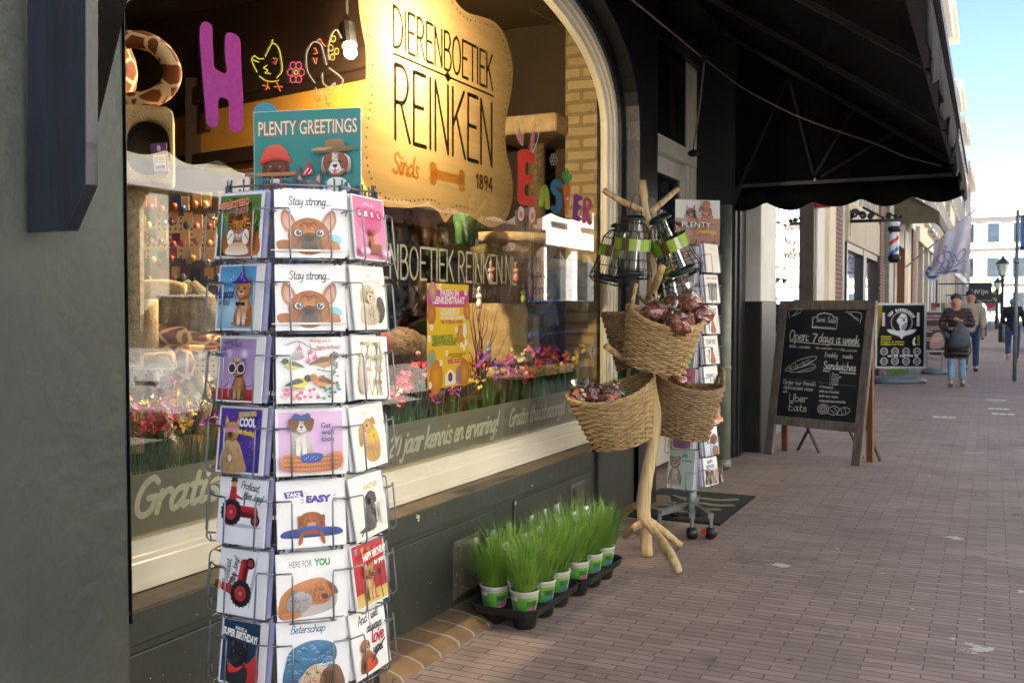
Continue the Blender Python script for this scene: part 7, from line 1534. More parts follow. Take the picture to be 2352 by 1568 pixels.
# ------------------------------------------------------------------ trays of potted grass
tray_m = pm('black tray plastic', '#141516', '#1c1d1e', 10, .45); potw_m = pm('white pot', '#cfcdc4', '#c2c0b6', 8, .4); soil_m = pm('potting soil', '#2e2018', '#1e150f', 60, .95, bump=.8)
grass_m = pm('cat grass', '#86ac44', '#568a2a', 9, .55); sleeve_m = glassm('clear sleeve', (.98, .985, .98), 1.3, .12, .35); plabel = printed('pot label', .4, .15, 160)
def tray(x0, x1, y0, y1, lab, holes):
 t = thing('plant_tray', lab, 'tray', ((x0+x1)/2, (y0+y1)/2, 0), 'black plant trays'); m = MB()
 rc = lambda k, z: [(a+sx*k, b+sy*k, z) for a, b, sx, sy in ((x1-.03, y0, 0, -1), (x1, y0+.03, 1, 0), (x1, y1-.03, 1, 0), (x1-.03, y1, 0, 1), (x0+.03, y1, 0, 1), (x0, y1-.03, -1, 0), (x0, y0+.03, -1, 0), (x0+.03, y0, 0, -1))]
 lay = [rc(.0, .062), rc(.004, .072), rc(.012, .098), rc(.016, .1), rc(.006, .098), rc(-.004, .070)]; vs = [p for l in lay for p in l]; fs = [(i*8+k, i*8+(k+1) % 8, (i+1)*8+(k+1) % 8, (i+1)*8+k) for i in range(5) for k in range(8)]; fs.append(tuple(range(8))[::-1]); fs.append(tuple(range(40, 48))); m.add(vs, fs); m.obj('tray_rim', tray_m, t)
 for hx, hy in holes: m = MB(); m.smooth = True; m.lathe([(0, .0), (.042, .0), (.05, .01), (.058, .0625)], (hx, hy, 0), 18); m.obj('cell', tray_m, t)
TX0, TX1 = .09, .385
spots1 = [(.31, 3.785), (.31, 3.965), (.31, 4.135), (.16, 3.80), (.16, 3.965), (.16, 4.135)]; spots2 = [(.325, 4.335), (.33, 4.50), (.335, 4.655), (.18, 4.335), (.18, 4.50), (.18, 4.655)]
tray(TX0, TX1, 3.70, 4.215, 'front black plastic tray of potted cat grass against the plinth', spots1); tray(TX0+.02, TX1+.025, 4.255, 4.74, 'second black plastic tray of potted grass further along the plinth', spots2)
POT_L = ['front right corner pot of long grass in the front tray', 'middle outer pot of grass in the front tray', 'rear outer pot of grass in the front tray', 'front left pot of grass nearest the vent', 'middle pot of grass against the wall in the front tray', 'rear pot of grass against the wall in the front tray', 'first outer pot of grass in the second tray', 'middle outer pot of grass in the second tray', 'last outer pot of grass in the second tray, nearest the branch stand', 'first wall side pot of grass in the second tray', 'middle wall side pot of grass in the second tray', 'last wall side pot of grass in the second tray']
for i, (x, y) in enumerate(spots1+spots2):
 q = random.Random(50+i); t = thing('grass_pot', POT_L[i], 'potted grass', (x, y, .07), 'pots of cat grass'); z0 = .066; hg = .235+q.uniform(-.015, .03)
 m = MB(); m.smooth = True; m.lathe([(0, z0), (.045, z0), (.060, z0+.085), (.063, z0+.09), (.063, z0+.097), (.057, z0+.097)], (x, y, 0), 24); m.obj('pot', potw_m, t)
 A = MB(); n = 26
 for k in range(n):
  a0, a1 = 2*math.pi*k/n, 2*math.pi*(k+1)/n; ph = (k+q.randint(0, 4)*0) % 13
  for (za, zb, c) in ((.012, .035, '#d8d8d0' if ph < 4 else '#4f9a34'), (.035, .058, '#c8ccc4' if ph < 4 else ('#6aa848' if ph < 9 else '#38702c')), (.058, .072, '#e0e0da' if ph < 6 else '#7ab050')):
   if ph == 1 and za < .03: c = '#2a2a2a'
   if ph in (10, 11) and za < .03: c = '#4a78c0' if i % 3 else '#c84a90'
   A.col = lin(c); r0, r1 = .0455+.015*za/.085+.001, .0455+.015*zb/.085+.001
   A.add([(x+r*math.cos(a), y+r*math.sin(a), z0+zz) for r, a, zz in ((r0, a0, za), (r0, a1, za), (r1, a1, zb), (r1, a0, zb))], [(0, 1, 2, 3)])
 A.obj('pot_label', plabel, t)
 m = MB(); m.lathe([(.058, z0+.088), (0, z0+.094)], (x, y, 0), 14); m.obj('soil', soil_m, t)
 m = MB()
 for b in range(520):
  a = q.uniform(0, 6.283); rr = .046*math.sqrt(q.random()); p0 = Vector((x+rr*math.cos(a), y+rr*math.sin(a), z0+.09)); a2 = a+q.gauss(0, 1.1); d = Vector((math.cos(a2), math.sin(a2), 0)); out = q.uniform(.02, .15); ln = hg*q.choice((q.uniform(.35, .8), q.uniform(.7, 1.1))); d2 = Vector((q.uniform(-1, 1), q.uniform(-1, 1), 0))*q.uniform(0, .07); s_ = Vector((-d.y, d.x, 0))*.0012; dr = q.uniform(0, .9)
  pts = [p0+d*out*(t_**1.25)+d2*(t_*t_)+Vector((q.gauss(0, .004)*t_, q.gauss(0, .004)*t_, ln*(t_-dr*max(0, t_-.6)**2*2))) for t_ in (0, .3, .6, .82, 1)]; wv = (1, 1, .85, .6, .1)
  for j in range(4): m.quad(pts[j]-s_*wv[j], pts[j]+s_*wv[j], pts[j+1]+s_*wv[j+1], pts[j+1]-s_*wv[j+1])
 m.obj('grass_blades', grass_m, t)
 m = MB(); m.smooth = True; nn = 18; m.add([(x+r*(1+.06*math.sin(k*2.7+i))*math.cos(2*math.pi*k/nn), y+r*(1+.06*math.sin(k*2.7+i))*math.sin(2*math.pi*k/nn), z) for r, z in ((.052, z0+.03), (.066, z0+.1), (.083, z0+.2), (.098, z0+.285)) for k in range(nn)], [(r*nn+k, r*nn+(k+1) % nn, (r+1)*nn+(k+1) % nn, (r+1)*nn+k) for r in range(3) for k in range(nn)]); m.obj('clear_sleeve', sleeve_m, t)
# ------------------------------------------------------------------ door mat
mat_m = pm('coir mat', '#2c2c2c', '#1f1f20', 60, .95, bump=.8, bscale=200); mt_ = thing('door_mat', 'dark door mat with beige claw marks lying before the shop door', 'mat', (.25, 6.6, 0))
m = MB(); m.box(-.12, .555, 6.12, 7.12, 0, .014); m.obj('mat_pile', mat_m, mt_); m = MB()
for a in ((-.14, -.12, 6.1, 7.14), (.555, .575, 6.1, 7.14), (-.12, .555, 6.1, 6.12), (-.12, .555, 7.12, 7.14)): m.box(*a, 0, .010)
m.obj('rubber_edge', blk_m, mt_)
A = Art(lambda u, v, h: (u, v, .0145+h), mb=MB())
for a in ([(.05, 6.5), (.2, 6.55), (.36, 6.5), (.45, 6.52)], [(.08, 6.62), (.24, 6.7), (.4, 6.66), (.5, 6.7)], [(.06, 6.76), (.22, 6.86), (.38, 6.85), (.48, 6.92)], [(.0, 6.4), (.1, 6.38), (.25, 6.36), (.38, 6.38)]): A.S(a, .06, '#8a8068')
A.B([(-.08, 6.4), (.06, 6.45), (.1, 6.65), (.02, 6.85), (-.08, 6.8)], '#7c735d'); A.mb.obj('claw_print', printed('mat print', .95, .3, 90), mt_)
# ------------------------------------------------------------------ second, smaller card rack on castors
RB = onZ(1588, 1212); dR = (RB-CAM).dot(FW)
r2 = thing('card_rack', 'smaller card rack on castors partly hidden behind the branch stand', 'card rack', (RB.x, RB.y, 0))
RX, RY, AP = RB.x, RB.y, .135
P2T, PT2 = 1.742, .184; c4 = [-40, 50, 140, 230]
for phi in c4:
 for j in range(6 if phi == -40 else 8): pocket(colM(R(phi), R(6), P2T-(.25+.245*j if phi == -40 else .17+PT2*j)), .175).obj('card_pocket', wire_m, r2)
m = MB(); m.smooth = True
for phi in c4:
 n = colM(R(phi), 0, 0)
 for sx in (-.08, .08): m.tube([n @ Vector((sx, .25, -.03)), n @ Vector((sx, P2T+.02, -.03))], .003, 5)
m.tube([(RX, RY, .12), (RX, RY, P2T)], .022, 12); m.obj('wire_frame', wire_m, r2)
steel_m = pm('grey steel', '#8b8f92', '#7b7f82', 12, .4, metal=.5); cast_m = pm('castor black', '#151516', '#1e1e1f', 12, .4)
m = MB(); m.smooth = True; m.tube([(RX, RY, .1), (RX, RY, .27)], .03, 14); m.obj('column', steel_m, r2)
for k, g_ in enumerate((onZ(1590, 1250), onZ(1632, 1237), onZ(1500, 1232), onZ(1520, 1175), onZ(1612, 1165))):
 d = Vector((g_.x-RX, g_.y-RY, 0)); d = d.normalized()*.30; e_ = Vector((RX, RY, .135))+d
 m = MB(); m.bar((RX, RY, .15), e_, .035, .03); m.obj('base_leg', steel_m, r2)
 m = MB(); m.smooth = True; w_ = Matrix.Translation((e_.x, e_.y, .036)) @ Matrix.Rotation(.6+k, 4, 'Z') @ Matrix.Rotation(math.pi/2, 4, 'Y'); m.lathe([(0, -.026), (.03, -.026), (.036, -.018), (.036, .018), (.03, .026), (0, .026)], n=18, mat=w_); cs_ = m.obj('castor', cast_m, r2); m = MB(); m.tube([(e_.x, e_.y, .06), (e_.x, e_.y, .13)], .012, 8); m.obj('castor_stem', steel_m, cs_)
 if k == 1: m = MB(); m.box(e_.x-.045, e_.x-.02, e_.y-.05, e_.y-.03, .03, .06); m.obj('brake', pm('red plastic lever', '#b82a2a', None, 4, .4), cs_)
# its cards
def simple(bg, bg2, fn):
 def a(A, w, h): A.R(.004, .004, w-.004, h-.004, bg, bg2); fn(A, w, h)
 return a
def p_blank(A, w, h): A.hw('Hoera', w*.25, h*.8, .018, '#c0b8b0', fit=w*.5)
def p_cut(A, w, h):
 A.hw('Gefeliciteerd', w*.1, h*.84, .016, '#b85a58', fit=w*.8, w=.14)
 for k in range(5): x = w*(.25+.12*k); A.S([(x, h*.12), (x+.004, h*.4), (x-.002+.004*k, h*.68)], .011, '#4c4a48'); A.E(x+.002*k, h*.62, .009, .018, '#2e2c2b', col2='#5c5a58')
def p_love(A, w, h):
 A.T('AND I WILL ALWAYS', w*.12, h*.83, .010, '#2a2a2a', fit=w*.76, bold=.03); A.T('LOVE YOU', w*.16, h*.7, .022, '#2a2a2a', fit=w*.68, bold=.03); A.B([(w*.36, .01), (w*.42, h*.32), (w*.5, h*.55), (w*.6, h*.45), (w*.72, .01)], '#a8542c', '#c8764a'); A.E(w*.52, h*.5, .014, .02, '#c07a4c', col2='#9a5028'); A.E(w*.52, h*.53, .011, .006, '#1c1a1a'); A.S([(w*.25, h*.1), (w*.3, h*.42)], .008, '#3a3634'); A.E(w*.3, h*.46, .008, .014, '#4a4644')
 for x, y in ((.14, .3), (.18, .22), (.82, .42), (.86, .3)): A.E(w*x, h*y, .004, .003, '#2a2a2a'); A.S([(w*x+.004, h*y), (w*x+.004, h*y+.014)], .0016, '#2a2a2a')
def p_today(A, w, h): A.T('TODAY', w*.12, h*.62, .02, '#2c5a9a', fit=w*.6, bold=.05); A.T("it's all about", w*.14, h*.5, .009, '#3a3a3a', fit=w*.5); A.T('YOU', w*.16, h*.24, .028, '#2c5a9a', fit=w*.5, bold=.06); A.sit(w*.76, .012, h*.5, '#c08848', '#7a5028', '#e8dcc8', 'floppy'); A.Pg([(w*.68, h*.5), (w*.84, h*.5), (w*.76, h*.72)], '#6a3a8c')
def p_red(A, w, h):
 A.T('Fijne dag', w*.3, h*.78, .018, '#e8b838', fit=w*.5, bold=.04)
 for x in (.35, .55, .75): A.sit(w*x, h*.2, h*.4, '#c88a50', '#8a5428', '#e8d0a8', 'pointy'); 
 A.R(w*.2, h*.08, w*.9, h*.24, '#d8a830', '#c03028'); A.T('Hip Hip', w*.12, h*.1, .014, '#f0e0d0', fit=w*.3)
def p_sexy(A, w, h): A.R(.004, .004, w-.004, h*.45, '#a8c8e0', '#dce8f0'); A.hw('Just be', w*.08, h*.7, .022, '#3a7a9a', fit=w*.42); A.hw('Sexy', w*.1, h*.42, .026, '#22506c', fit=w*.4, w=.16); A.head(w*.7, h*.55, h*.2, '#a85a30', '#6a3418', '#b8703c', 'floppy'); A.B([(w*.55, .006), (w*.56, h*.3), (w*.84, h*.3), (w*.9, .006)], '#8a4824', '#a85c30')
def p_hb(A, w, h):
 A.T('HAPPY', w*.28, h*.78, .02, '#3a6aa0', fit=w*.42, bold=.06); A.T('BIRTHDAY', w*.22, h*.62, .02, '#3a6aa0', fit=w*.56, bold=.06)
 for x, c in ((.18, '#2a2628'), (.4, '#c8885c'), (.6, '#e0dcd4'), (.8, '#3a3230')): A.sit(w*x, .014, h*.5, c, '#3a2c28', '#e8e0d4', 'pointy'); A.Pg([(w*x-.008, h*.46), (w*x+.008, h*.46), (w*x, h*.6)], '#c8485c')
def p_emb(A, w, h): A.E(w*.62, h*.78, .022, .022, '#3a7a4a'); A.E(w*.62, h*.78, .017, .017, '#ece8d8'); A.R(w*.62-.013, h*.78-.004, w*.62+.013, h*.78+.004, '#c87828'); A.E(w*.4, h*.4, .03, .03, '#b8ccd0', col2='#c8d0d4'); A.B([(w*.2, .02), (w*.25, h*.4), (w*.4, h*.3), (w*.5, .02)], '#a06a70', '#c89098')
def p_teal(A, w, h): A.head(w*.4, h*.3, h*.22, '#2a2a2c', '#161618', '#4a4a4c', 'floppy')
def p_sorry(A, w, h): A.T('SORRY', w*.35, h*.72, .02, '#8c2848', fit=w*.5, bold=.04); A.sit(w*.4, .01, h*.6, '#8a6a58', '#5c4436', '#d8c8b8', 'floppy')
def p_pug(A, w, h): A.head(w*.55, h*.66, h*.2, '#d8b890', '#6a5040', '#2c2422', 'floppy', muzzle='#2c2422'); A.B([(w*.28, .008), (w*.3, h*.36), (w*.42, h*.5), (w*.68, h*.5), (w*.84, h*.36), (w*.86, .008)], '#8a5a8c', '#a878a8')
def p_oh(A, w, h): A.T('oh', w*.5, h*.8, .03, '#4a9aa8', fit=w*.22, bold=.05); A.hw('hele nieuwe dag', w*.5, h*.7, .012, '#5a5a5a', fit=w*.4); A.sit(w*.28, h*.1, h*.75, '#a8a098', '#6a625c', '#dcd4c8', 'round'); A.E(w*.3, h*.16, .035, .025, '#8a8680', col2='#b8b4ac')
R2 = {50: [(simple('#f0ece4', None, p_blank), 'plain white top card of the small rack column facing the street'), (simple('#efefec', None, p_cut), 'white card with grey cutlery and red script'), (simple('#f0f0ee', None, p_love), 'upper of two white LOVE YOU cards with a singing dog'), (simple('#f0f0ee', None, p_love), 'lower of two white LOVE YOU cards with a singing dog'), (simple('#f0f0f0', None, p_today), 'white TODAY card with a party dog in a purple hat'), (simple('#c03830', '#d04838', p_red), 'red card with three golden dogs'), (simple('#eef2f4', None, p_sexy), 'pale blue Just be Sexy card with a spaniel'), (simple('#f2f0ec', None, p_hb), 'lowest white HAPPY BIRTHDAY card with four pets in hats')],
      -40: [(simple('#c8bcc8', '#d0c8cc', p_emb), 'greyish film card with round green emblem near the header picture'), (simple('#b8a8c4', '#c8b8cc', p_emb), 'lilac film card with round emblem behind the pellet bags'), (simple('#9ac0b4', '#a8ccc0', p_teal), 'mint card with a black dog right of the highest basket'), (simple('#d87a9c', '#e08aa8', p_sorry), 'pink SORRY card peeping above the greyer basket'), (simple('#e8e0d8', None, p_pug), 'cream card with a pug in a purple shirt'), (simple('#b8d0cc', '#c4d8d4', p_oh), 'mint edged grey card with animals, lowest of its column')]}
for phi, lst in R2.items():
 for j, (art, lb) in enumerate(lst):
  z = P2T-(.17+PT2*j if phi > 0 else .25+.245*j); wd, ht = (.168, .172) if phi > 0 else (.18, .238)
  for k in range(2): card_obj(colM(R(phi), R(6-k), z, -.004-.009*(k+1), .006*(k+1) if phi < 0 else -.007*(k+1)) @ Matrix.Translation((-wd/2, -.004, 0)), wd, ht-.003, None, 'card edge stacked behind the '+' '.join(lb.split()[:9]), 'greeting cards on the small rack', th=.004, blank=lilac_m if k else paper_m)
  card_obj(colM(R(phi), R(7), z, .003) @ Matrix.Translation((-wd/2, -.004, 0)), wd, ht, art, lb, 'greeting cards on the small rack')
a, b = atd(1551, 437, dR-.02), atd(1653, 437, dR+.06); hu = Vector((b.x-a.x, b.y-a.y, 0)); hw_ = hu.length; hu.normalize(); hn = hu.cross(Vector((0, 0, 1))); zb_ = P2T-.0
Mh = Matrix((hu, Vector((0, 0, 1)), hn)).transposed().to_4x4(); Mh.translation = Vector((a.x, a.y, zb_))
def a_head2(A, w, h):
 A.R(.001, .001, w-.001, h*.6, '#8f5a44', '#a06a50'); A.R(.001, h*.6, w-.001, h-.001, '#c8ccc8', '#d8dcd8')
 for k in range(4): A.R(.001, h*.13*k+.02, w-.001, h*.13*k+.024, '#6f4232')
 for x, y, r, c, e_ in ((.34, .72, .03, '#8a4438', 'pointy'), (.66, .76, .036, '#b0603c', 'floppy')): A.B([(w*x-r*1.3, h*.6), (w*x-r, h*.7), (w*x+r, h*.7), (w*x+r*1.4, h*.6)], c); A.head(w*x, h*y, r, c, '#5a2c20', '#d8c0ac', e_)
 A.head(w*.5, h*.66, .022, '#b8b8b8', '#888888', '#e0e0e0', 'pointy')
 for s_ in (-1, 1): A.E(w*.34+s_*.013, h*.735, .013, .012, '#141414')
 A.B([(w*.58, h*.84), (w*.62, h*.96), (w*.72, h*.97), (w*.75, h*.86)], '#c0704a', '#a05434'); A.T('PLENTY', w*.11, h*.39, .034, '#0f4a4c', fit=w*.66, bold=.05); A.T('PLENTY', w*.12, h*.395, .034, '#dcebe4', fit=w*.64, bold=.0); A.hw('Greetings', w*.42, h*.26, .032, '#d8b048', w=.13, fit=w*.46, slant=.15)
hp = card_obj(Mh, hw_, 2.022-zb_, a_head2, '', None, th=.004, name='header_poster'); hp['label'] = 'brown wooden look header picture with dogs'; del hp['category']; hp.parent = r2; hp.location = hp.location-Vector((RX, RY, 0))
# ------------------------------------------------------------------ chalk board, barber board, third board
slatew_m = pm('weathered board wood', '#7a7068', '#5c544c', 7, .75, stretch=(6, 6, .8), bump=.4, bscale=30); chalkb_m = pm('blackboard', '#23272a', '#2b2f32', 3, .6); orangew_m = pm('rear leg wood', '#8a5a34', '#744a2a', 6, .6, stretch=(4, 4, .5))
B0, B1 = onZ(1773*P2, 1047*P2), onZ(1972*P2, 1074*P2)
hu = (B1-B0).normalized(); hn = hu.cross(Vector((0, 0, 1))).normalized(); LEAN = R(9); pn = hn*math.cos(LEAN)+Vector((0, 0, 1))*math.sin(LEAN); pv = pn.cross(hu).normalized()
def bpl(x, y):
 r = ray(x, y); t_ = (B0-CAM).dot(pn)/r.dot(pn); return CAM+r*t_
C4 = crop(1700, 450, .4145)
def bl(x, y): p = bpl(*[c*P2 for c in C4(x, y)])-B0; return p.dot(hu), p.dot(pv)
def bw(u, v, h=0): return B0+hu*u+pv*v+pn*h
ab = thing('chalkboard', 'wooden framed black chalk A-board with sandwich menu standing on the pavement', 'chalkboard', B0)
def plank(name, a, b, c, d, th=.035, mt=slatew_m, k=0):
 m = MB(); m.prism([bw(*q, -th+k) for q in (a, b, c, d)], pn*th); return m.obj(name, mt, ab, bevel=.004)
TL, TR, BL, BR = bl(243, 572), bl(765, 600), bl(150, 1440), bl(683, 1505); il, ir, jl, jr = bl(290, 622), bl(703, 650), bl(230, 1222), bl(648, 1268)
top_v = (TL[1]+TR[1])/2; wtop = .062*1.1; u0, u1 = (TL[0]+BL[0])/2-.005, (TR[0]+BR[0])/2+.005; pw_ = .085; pt_ = top_v-.085; pb_ = (jl[1]+jr[1])/2
plank('frame_stile', (u0, 0), (u0+pw_, 0), (u0+pw_, pt_), (u0, pt_)); plank('frame_stile', (u1-pw_, 0), (u1, 0), (u1, pt_), (u1-pw_, pt_)); plank('frame_rail', (u0, pt_+.001), (u1, pt_+.001), (u1, top_v), (u0, top_v)); plank('frame_rail', (u0+pw_, pb_-.085), (u1-pw_, pb_-.085), (u1-pw_, pb_), (u0+pw_, pb_), .03)
panel = plank('writing_panel', (u0+pw_, pb_), (u1-pw_, pb_), (u1-pw_, pt_), (u0+pw_, pt_), .02, chalkb_m, -.01)
for u in (u0+.02, u1-.08):
 a = bw(u, top_v-.1, -.06); b = bw(u, 0)-hn*.3; b.z = .0; m = MB(); m.bar(a, b+Vector((0, 0, .0)), .06, .025, up=hn); m.obj('rear_leg', orangew_m, ab)
A = Art(lambda u, v, h: bw(u, v, -.0095+h), mb=MB()); ch = '#dcdcd8'
def chw(t, x0, y0, x1, y1, hpx, w=.11, fit=True, **k):
 a, b = bl(x0, y0), bl(x1, y1); size = bl(x0, y0-hpx)[1]-a[1]; A.hw(t, a[0], a[1], size, ch, w=w, fit=(b[0]-a[0]) if fit else None, rot=math.degrees(math.atan2(b[1]-a[1], b[0]-a[0])), **k)
def cst(pts, w=.006, sm=True): A.S([bl(*p) for p in pts], w, ch, smooth=sm)
for pts in ([(415, 735), (420, 680), (440, 675), (450, 662), (485, 654), (525, 664), (535, 678), (556, 680), (550, 744), (415, 735)],): cst(pts, .009, False)
chw('Sucr\u00e9', 437, 705, 485, 708, 26, arc=.008); chw('Sal\u00e9', 497, 704, 545, 712, 28); chw('lekker van chinere en', 425, 734, 540, 742, 10, w=.13)
chw('Open:', 287, 805, 398, 812, 55, .1); chw('7', 412, 815, 440, 818, 52, .12); chw('days a week', 450, 815, 678, 832, 48, .11); cst([(290, 812), (400, 822), (500, 830)], .007); cst([(515, 828), (680, 840)], .008)
for a, b, y in ((290, 404, 845), (438, 580, 852), (576, 665, 864)): cst([(a, y), (b, y+6)], .003)
for t, a, b, y in (('MON-FRI', 290, 325, 842), ('9:30-18:00', 345, 403, 846), ('SAT', 437, 455, 852), ('10:00-17:00', 470, 525, 855), ('SUN', 578, 598, 862), ('11-17:00', 610, 665, 866)): chw(t, a, y, b, y+3, 9, .16)
chw('Freshly', 487, 900, 560, 904, 26); chw('made', 587, 906, 643, 909, 24); chw('Sandwiches', 480, 965, 662, 980, 42, .13); cst([(480, 976), (515, 980)], .009); cst([(572, 985), (660, 993)], .01)
for i, t in enumerate(('Thon', 'Fromage', 'Dinde', 'Poulet', 'Saumon')): chw(t, 527, 1000+14*i, 565 if i != 1 else 582, 1002+14*i, 11, .15); cst([(518, 996+14*i), (520, 996+14*i)], .006, False)
for x in range(26): a = 260+x*16; cst([(a, 1018+x*1.8), (a+4, 1019+x*1.8)], .003, False)
chw('Order our french', 258, 1048, 440, 1062, 22, .12); chw('delicacies now', 260, 1075, 425, 1090, 22, .12); chw('at:', 258, 1098, 288, 1100, 18, .12); chw('Uber', 290, 1145, 395, 1152, 42, .09); chw('Eats', 287, 1195, 392, 1205, 40, .09); cst([(296, 1148), (314, 1150)], .004)
for t, b, y in (('croissant', 540, 1068), ('pain au chocolat', 572, 1094), ('pain aux raisin', 567, 1120), ('croissant aux amandes', 610, 1148)): chw(t, 462, y, b, y+10, 14, .15)
for a in ([(270, 975), (300, 950), (360, 915), (440, 897), (440, 915), (380, 950), (310, 975), (275, 980)], [(300, 985), (360, 985), (420, 975), (442, 955), (425, 940), (370, 955)], [(290, 968), (350, 945), (410, 915)], [(310, 975), (370, 950), (430, 920)], [(340, 985), (390, 970), (435, 955)], [(300, 955), (310, 975)], [(330, 940), (345, 962)], [(370, 925), (382, 945)]): cst(a, .0045)
for cx_, cy_ in ((485, 1190),):
 for r_ in (30, 20, 10): cst([(cx_+r_*math.cos(t_*.5), cy_+r_*.9*math.sin(t_*.5)) for t_ in range(14)], .005)
for a in ([(510, 1205), (520, 1185), (545, 1174), (572, 1185), (570, 1205), (545, 1222), (515, 1215), (510, 1205)], [(525, 1195), (545, 1210)], [(545, 1180), (560, 1205)], [(560, 1222), (575, 1195), (600, 1182), (632, 1190), (625, 1212), (590, 1224), (560, 1222)], [(585, 1192), (592, 1220)], [(605, 1185), (612, 1215)], [(298, 685), (300, 640), (375, 634)], [(312, 675), (330, 660), (345, 640)], [(320, 672), (350, 658), (368, 640)], [(610, 652), (694, 658), (690, 712)], [(625, 658), (650, 675), (680, 690)], [(640, 660), (665, 690), (685, 698)]): cst(a, .005)
lt = A.mb.obj('chalk_lettering', printed('chalk', .9, .3, 500), panel)
# black folding chair or trestle legs behind the board
tr = thing('folded_trestle', 'black folded metal legs standing on the pavement just behind the chalkboard', 'trestle', bpl(1850*P2, 1020*P2)); m = MB()
base = bw(u0+.22, 0)-hn*.42; base.z = 0
for k, (a, b) in enumerate(((-.1, .1), (.05, -.14), (.35, .55), (.55, .72))): m.bar(base+hu*a+Vector((0, 0, .35)), base+hu*b+Vector((0, 0, 0)), .03, .015); 
m.bar(base+hu*(-.15)+Vector((0, 0, .35)), base+hu*.6+Vector((0, 0, .35)), .03, .03); m.obj('legs', cast_m, tr)
# barber sign
def flatsign(name, lab, cat, tl, tr_, br, d, frame_m, fill, art, frw=.04):
 """upright framed poster board facing the camera's way on a weighted base"""
 a, b = atd(tl[0]*P2, tl[1]*P2, d), atd(tr_[0]*P2, tr_[1]*P2, d); c = atd(br[0]*P2, br[1]*P2, d); u = Vector((b.x-a.x, b.y-a.y, 0)); w = u.length; u.normalize(); n = u.cross(Vector((0, 0, 1))); h = a.z-c.z; o = Vector((a.x, a.y, c.z))
 t = thing(name, lab, cat, ((a.x+b.x)/2, (a.y+b.y)/2, 0)); P = lambda x, y, k=0: o+u*x+Vector((0, 0, 1))*y+n*k
 m = MB()
 for q in (((0, 0), (frw, 0), (frw, h), (0, h)), ((w-frw, 0), (w, 0), (w, h), (w-frw, h)), ((frw, 0), (w-frw, 0), (w-frw, frw), (frw, frw)), ((frw, h-frw), (w-frw, h-frw), (w-frw, h), (frw, h))): m.prism([P(x, y, -.03) for x, y in q], n*.04)
 m.obj('frame', frame_m, t, bevel=.004); m = MB(); m.prism([P(x, y, -.025) for x, y in ((frw, frw), (w-frw, frw), (w-frw, h-frw), (frw, h-frw))], n*.03); pn_ = m.obj('poster_panel', fill, t)
 A = Art(lambda x, y, k: P(frw+x, frw+y, .0055+k), mb=MB()); art(A, w-2*frw, h-2*frw); A.mb.obj('poster_print', printed('poster', .8, .05, 90), pn_)
 cx_ = o+u*w/2; m = MB()
 for s_ in (.2, .8): q = o+u*w*s_; m.bar((q.x, q.y, .08), (q.x, q.y, o.z), .05, .03)
 m.obj('support', steel_m, t); m = MB(); m.smooth = True; M_ = Matrix((u, -n, Vector((0, 0, 1)))).transposed().to_4x4(); M_.translation = Vector((cx_.x, cx_.y, 0)); m.lathe([(0, .13), (.2, .128), (.40, .11), (.49, .07), (.5, .03), (.48, 0), (0, 0)], n=32, mat=M_, sx=w*1.02, sy=.55); m.obj('weighted_base', pm('grey plastic base', '#6f7a80', '#626d73', 8, .5), t)
 return t
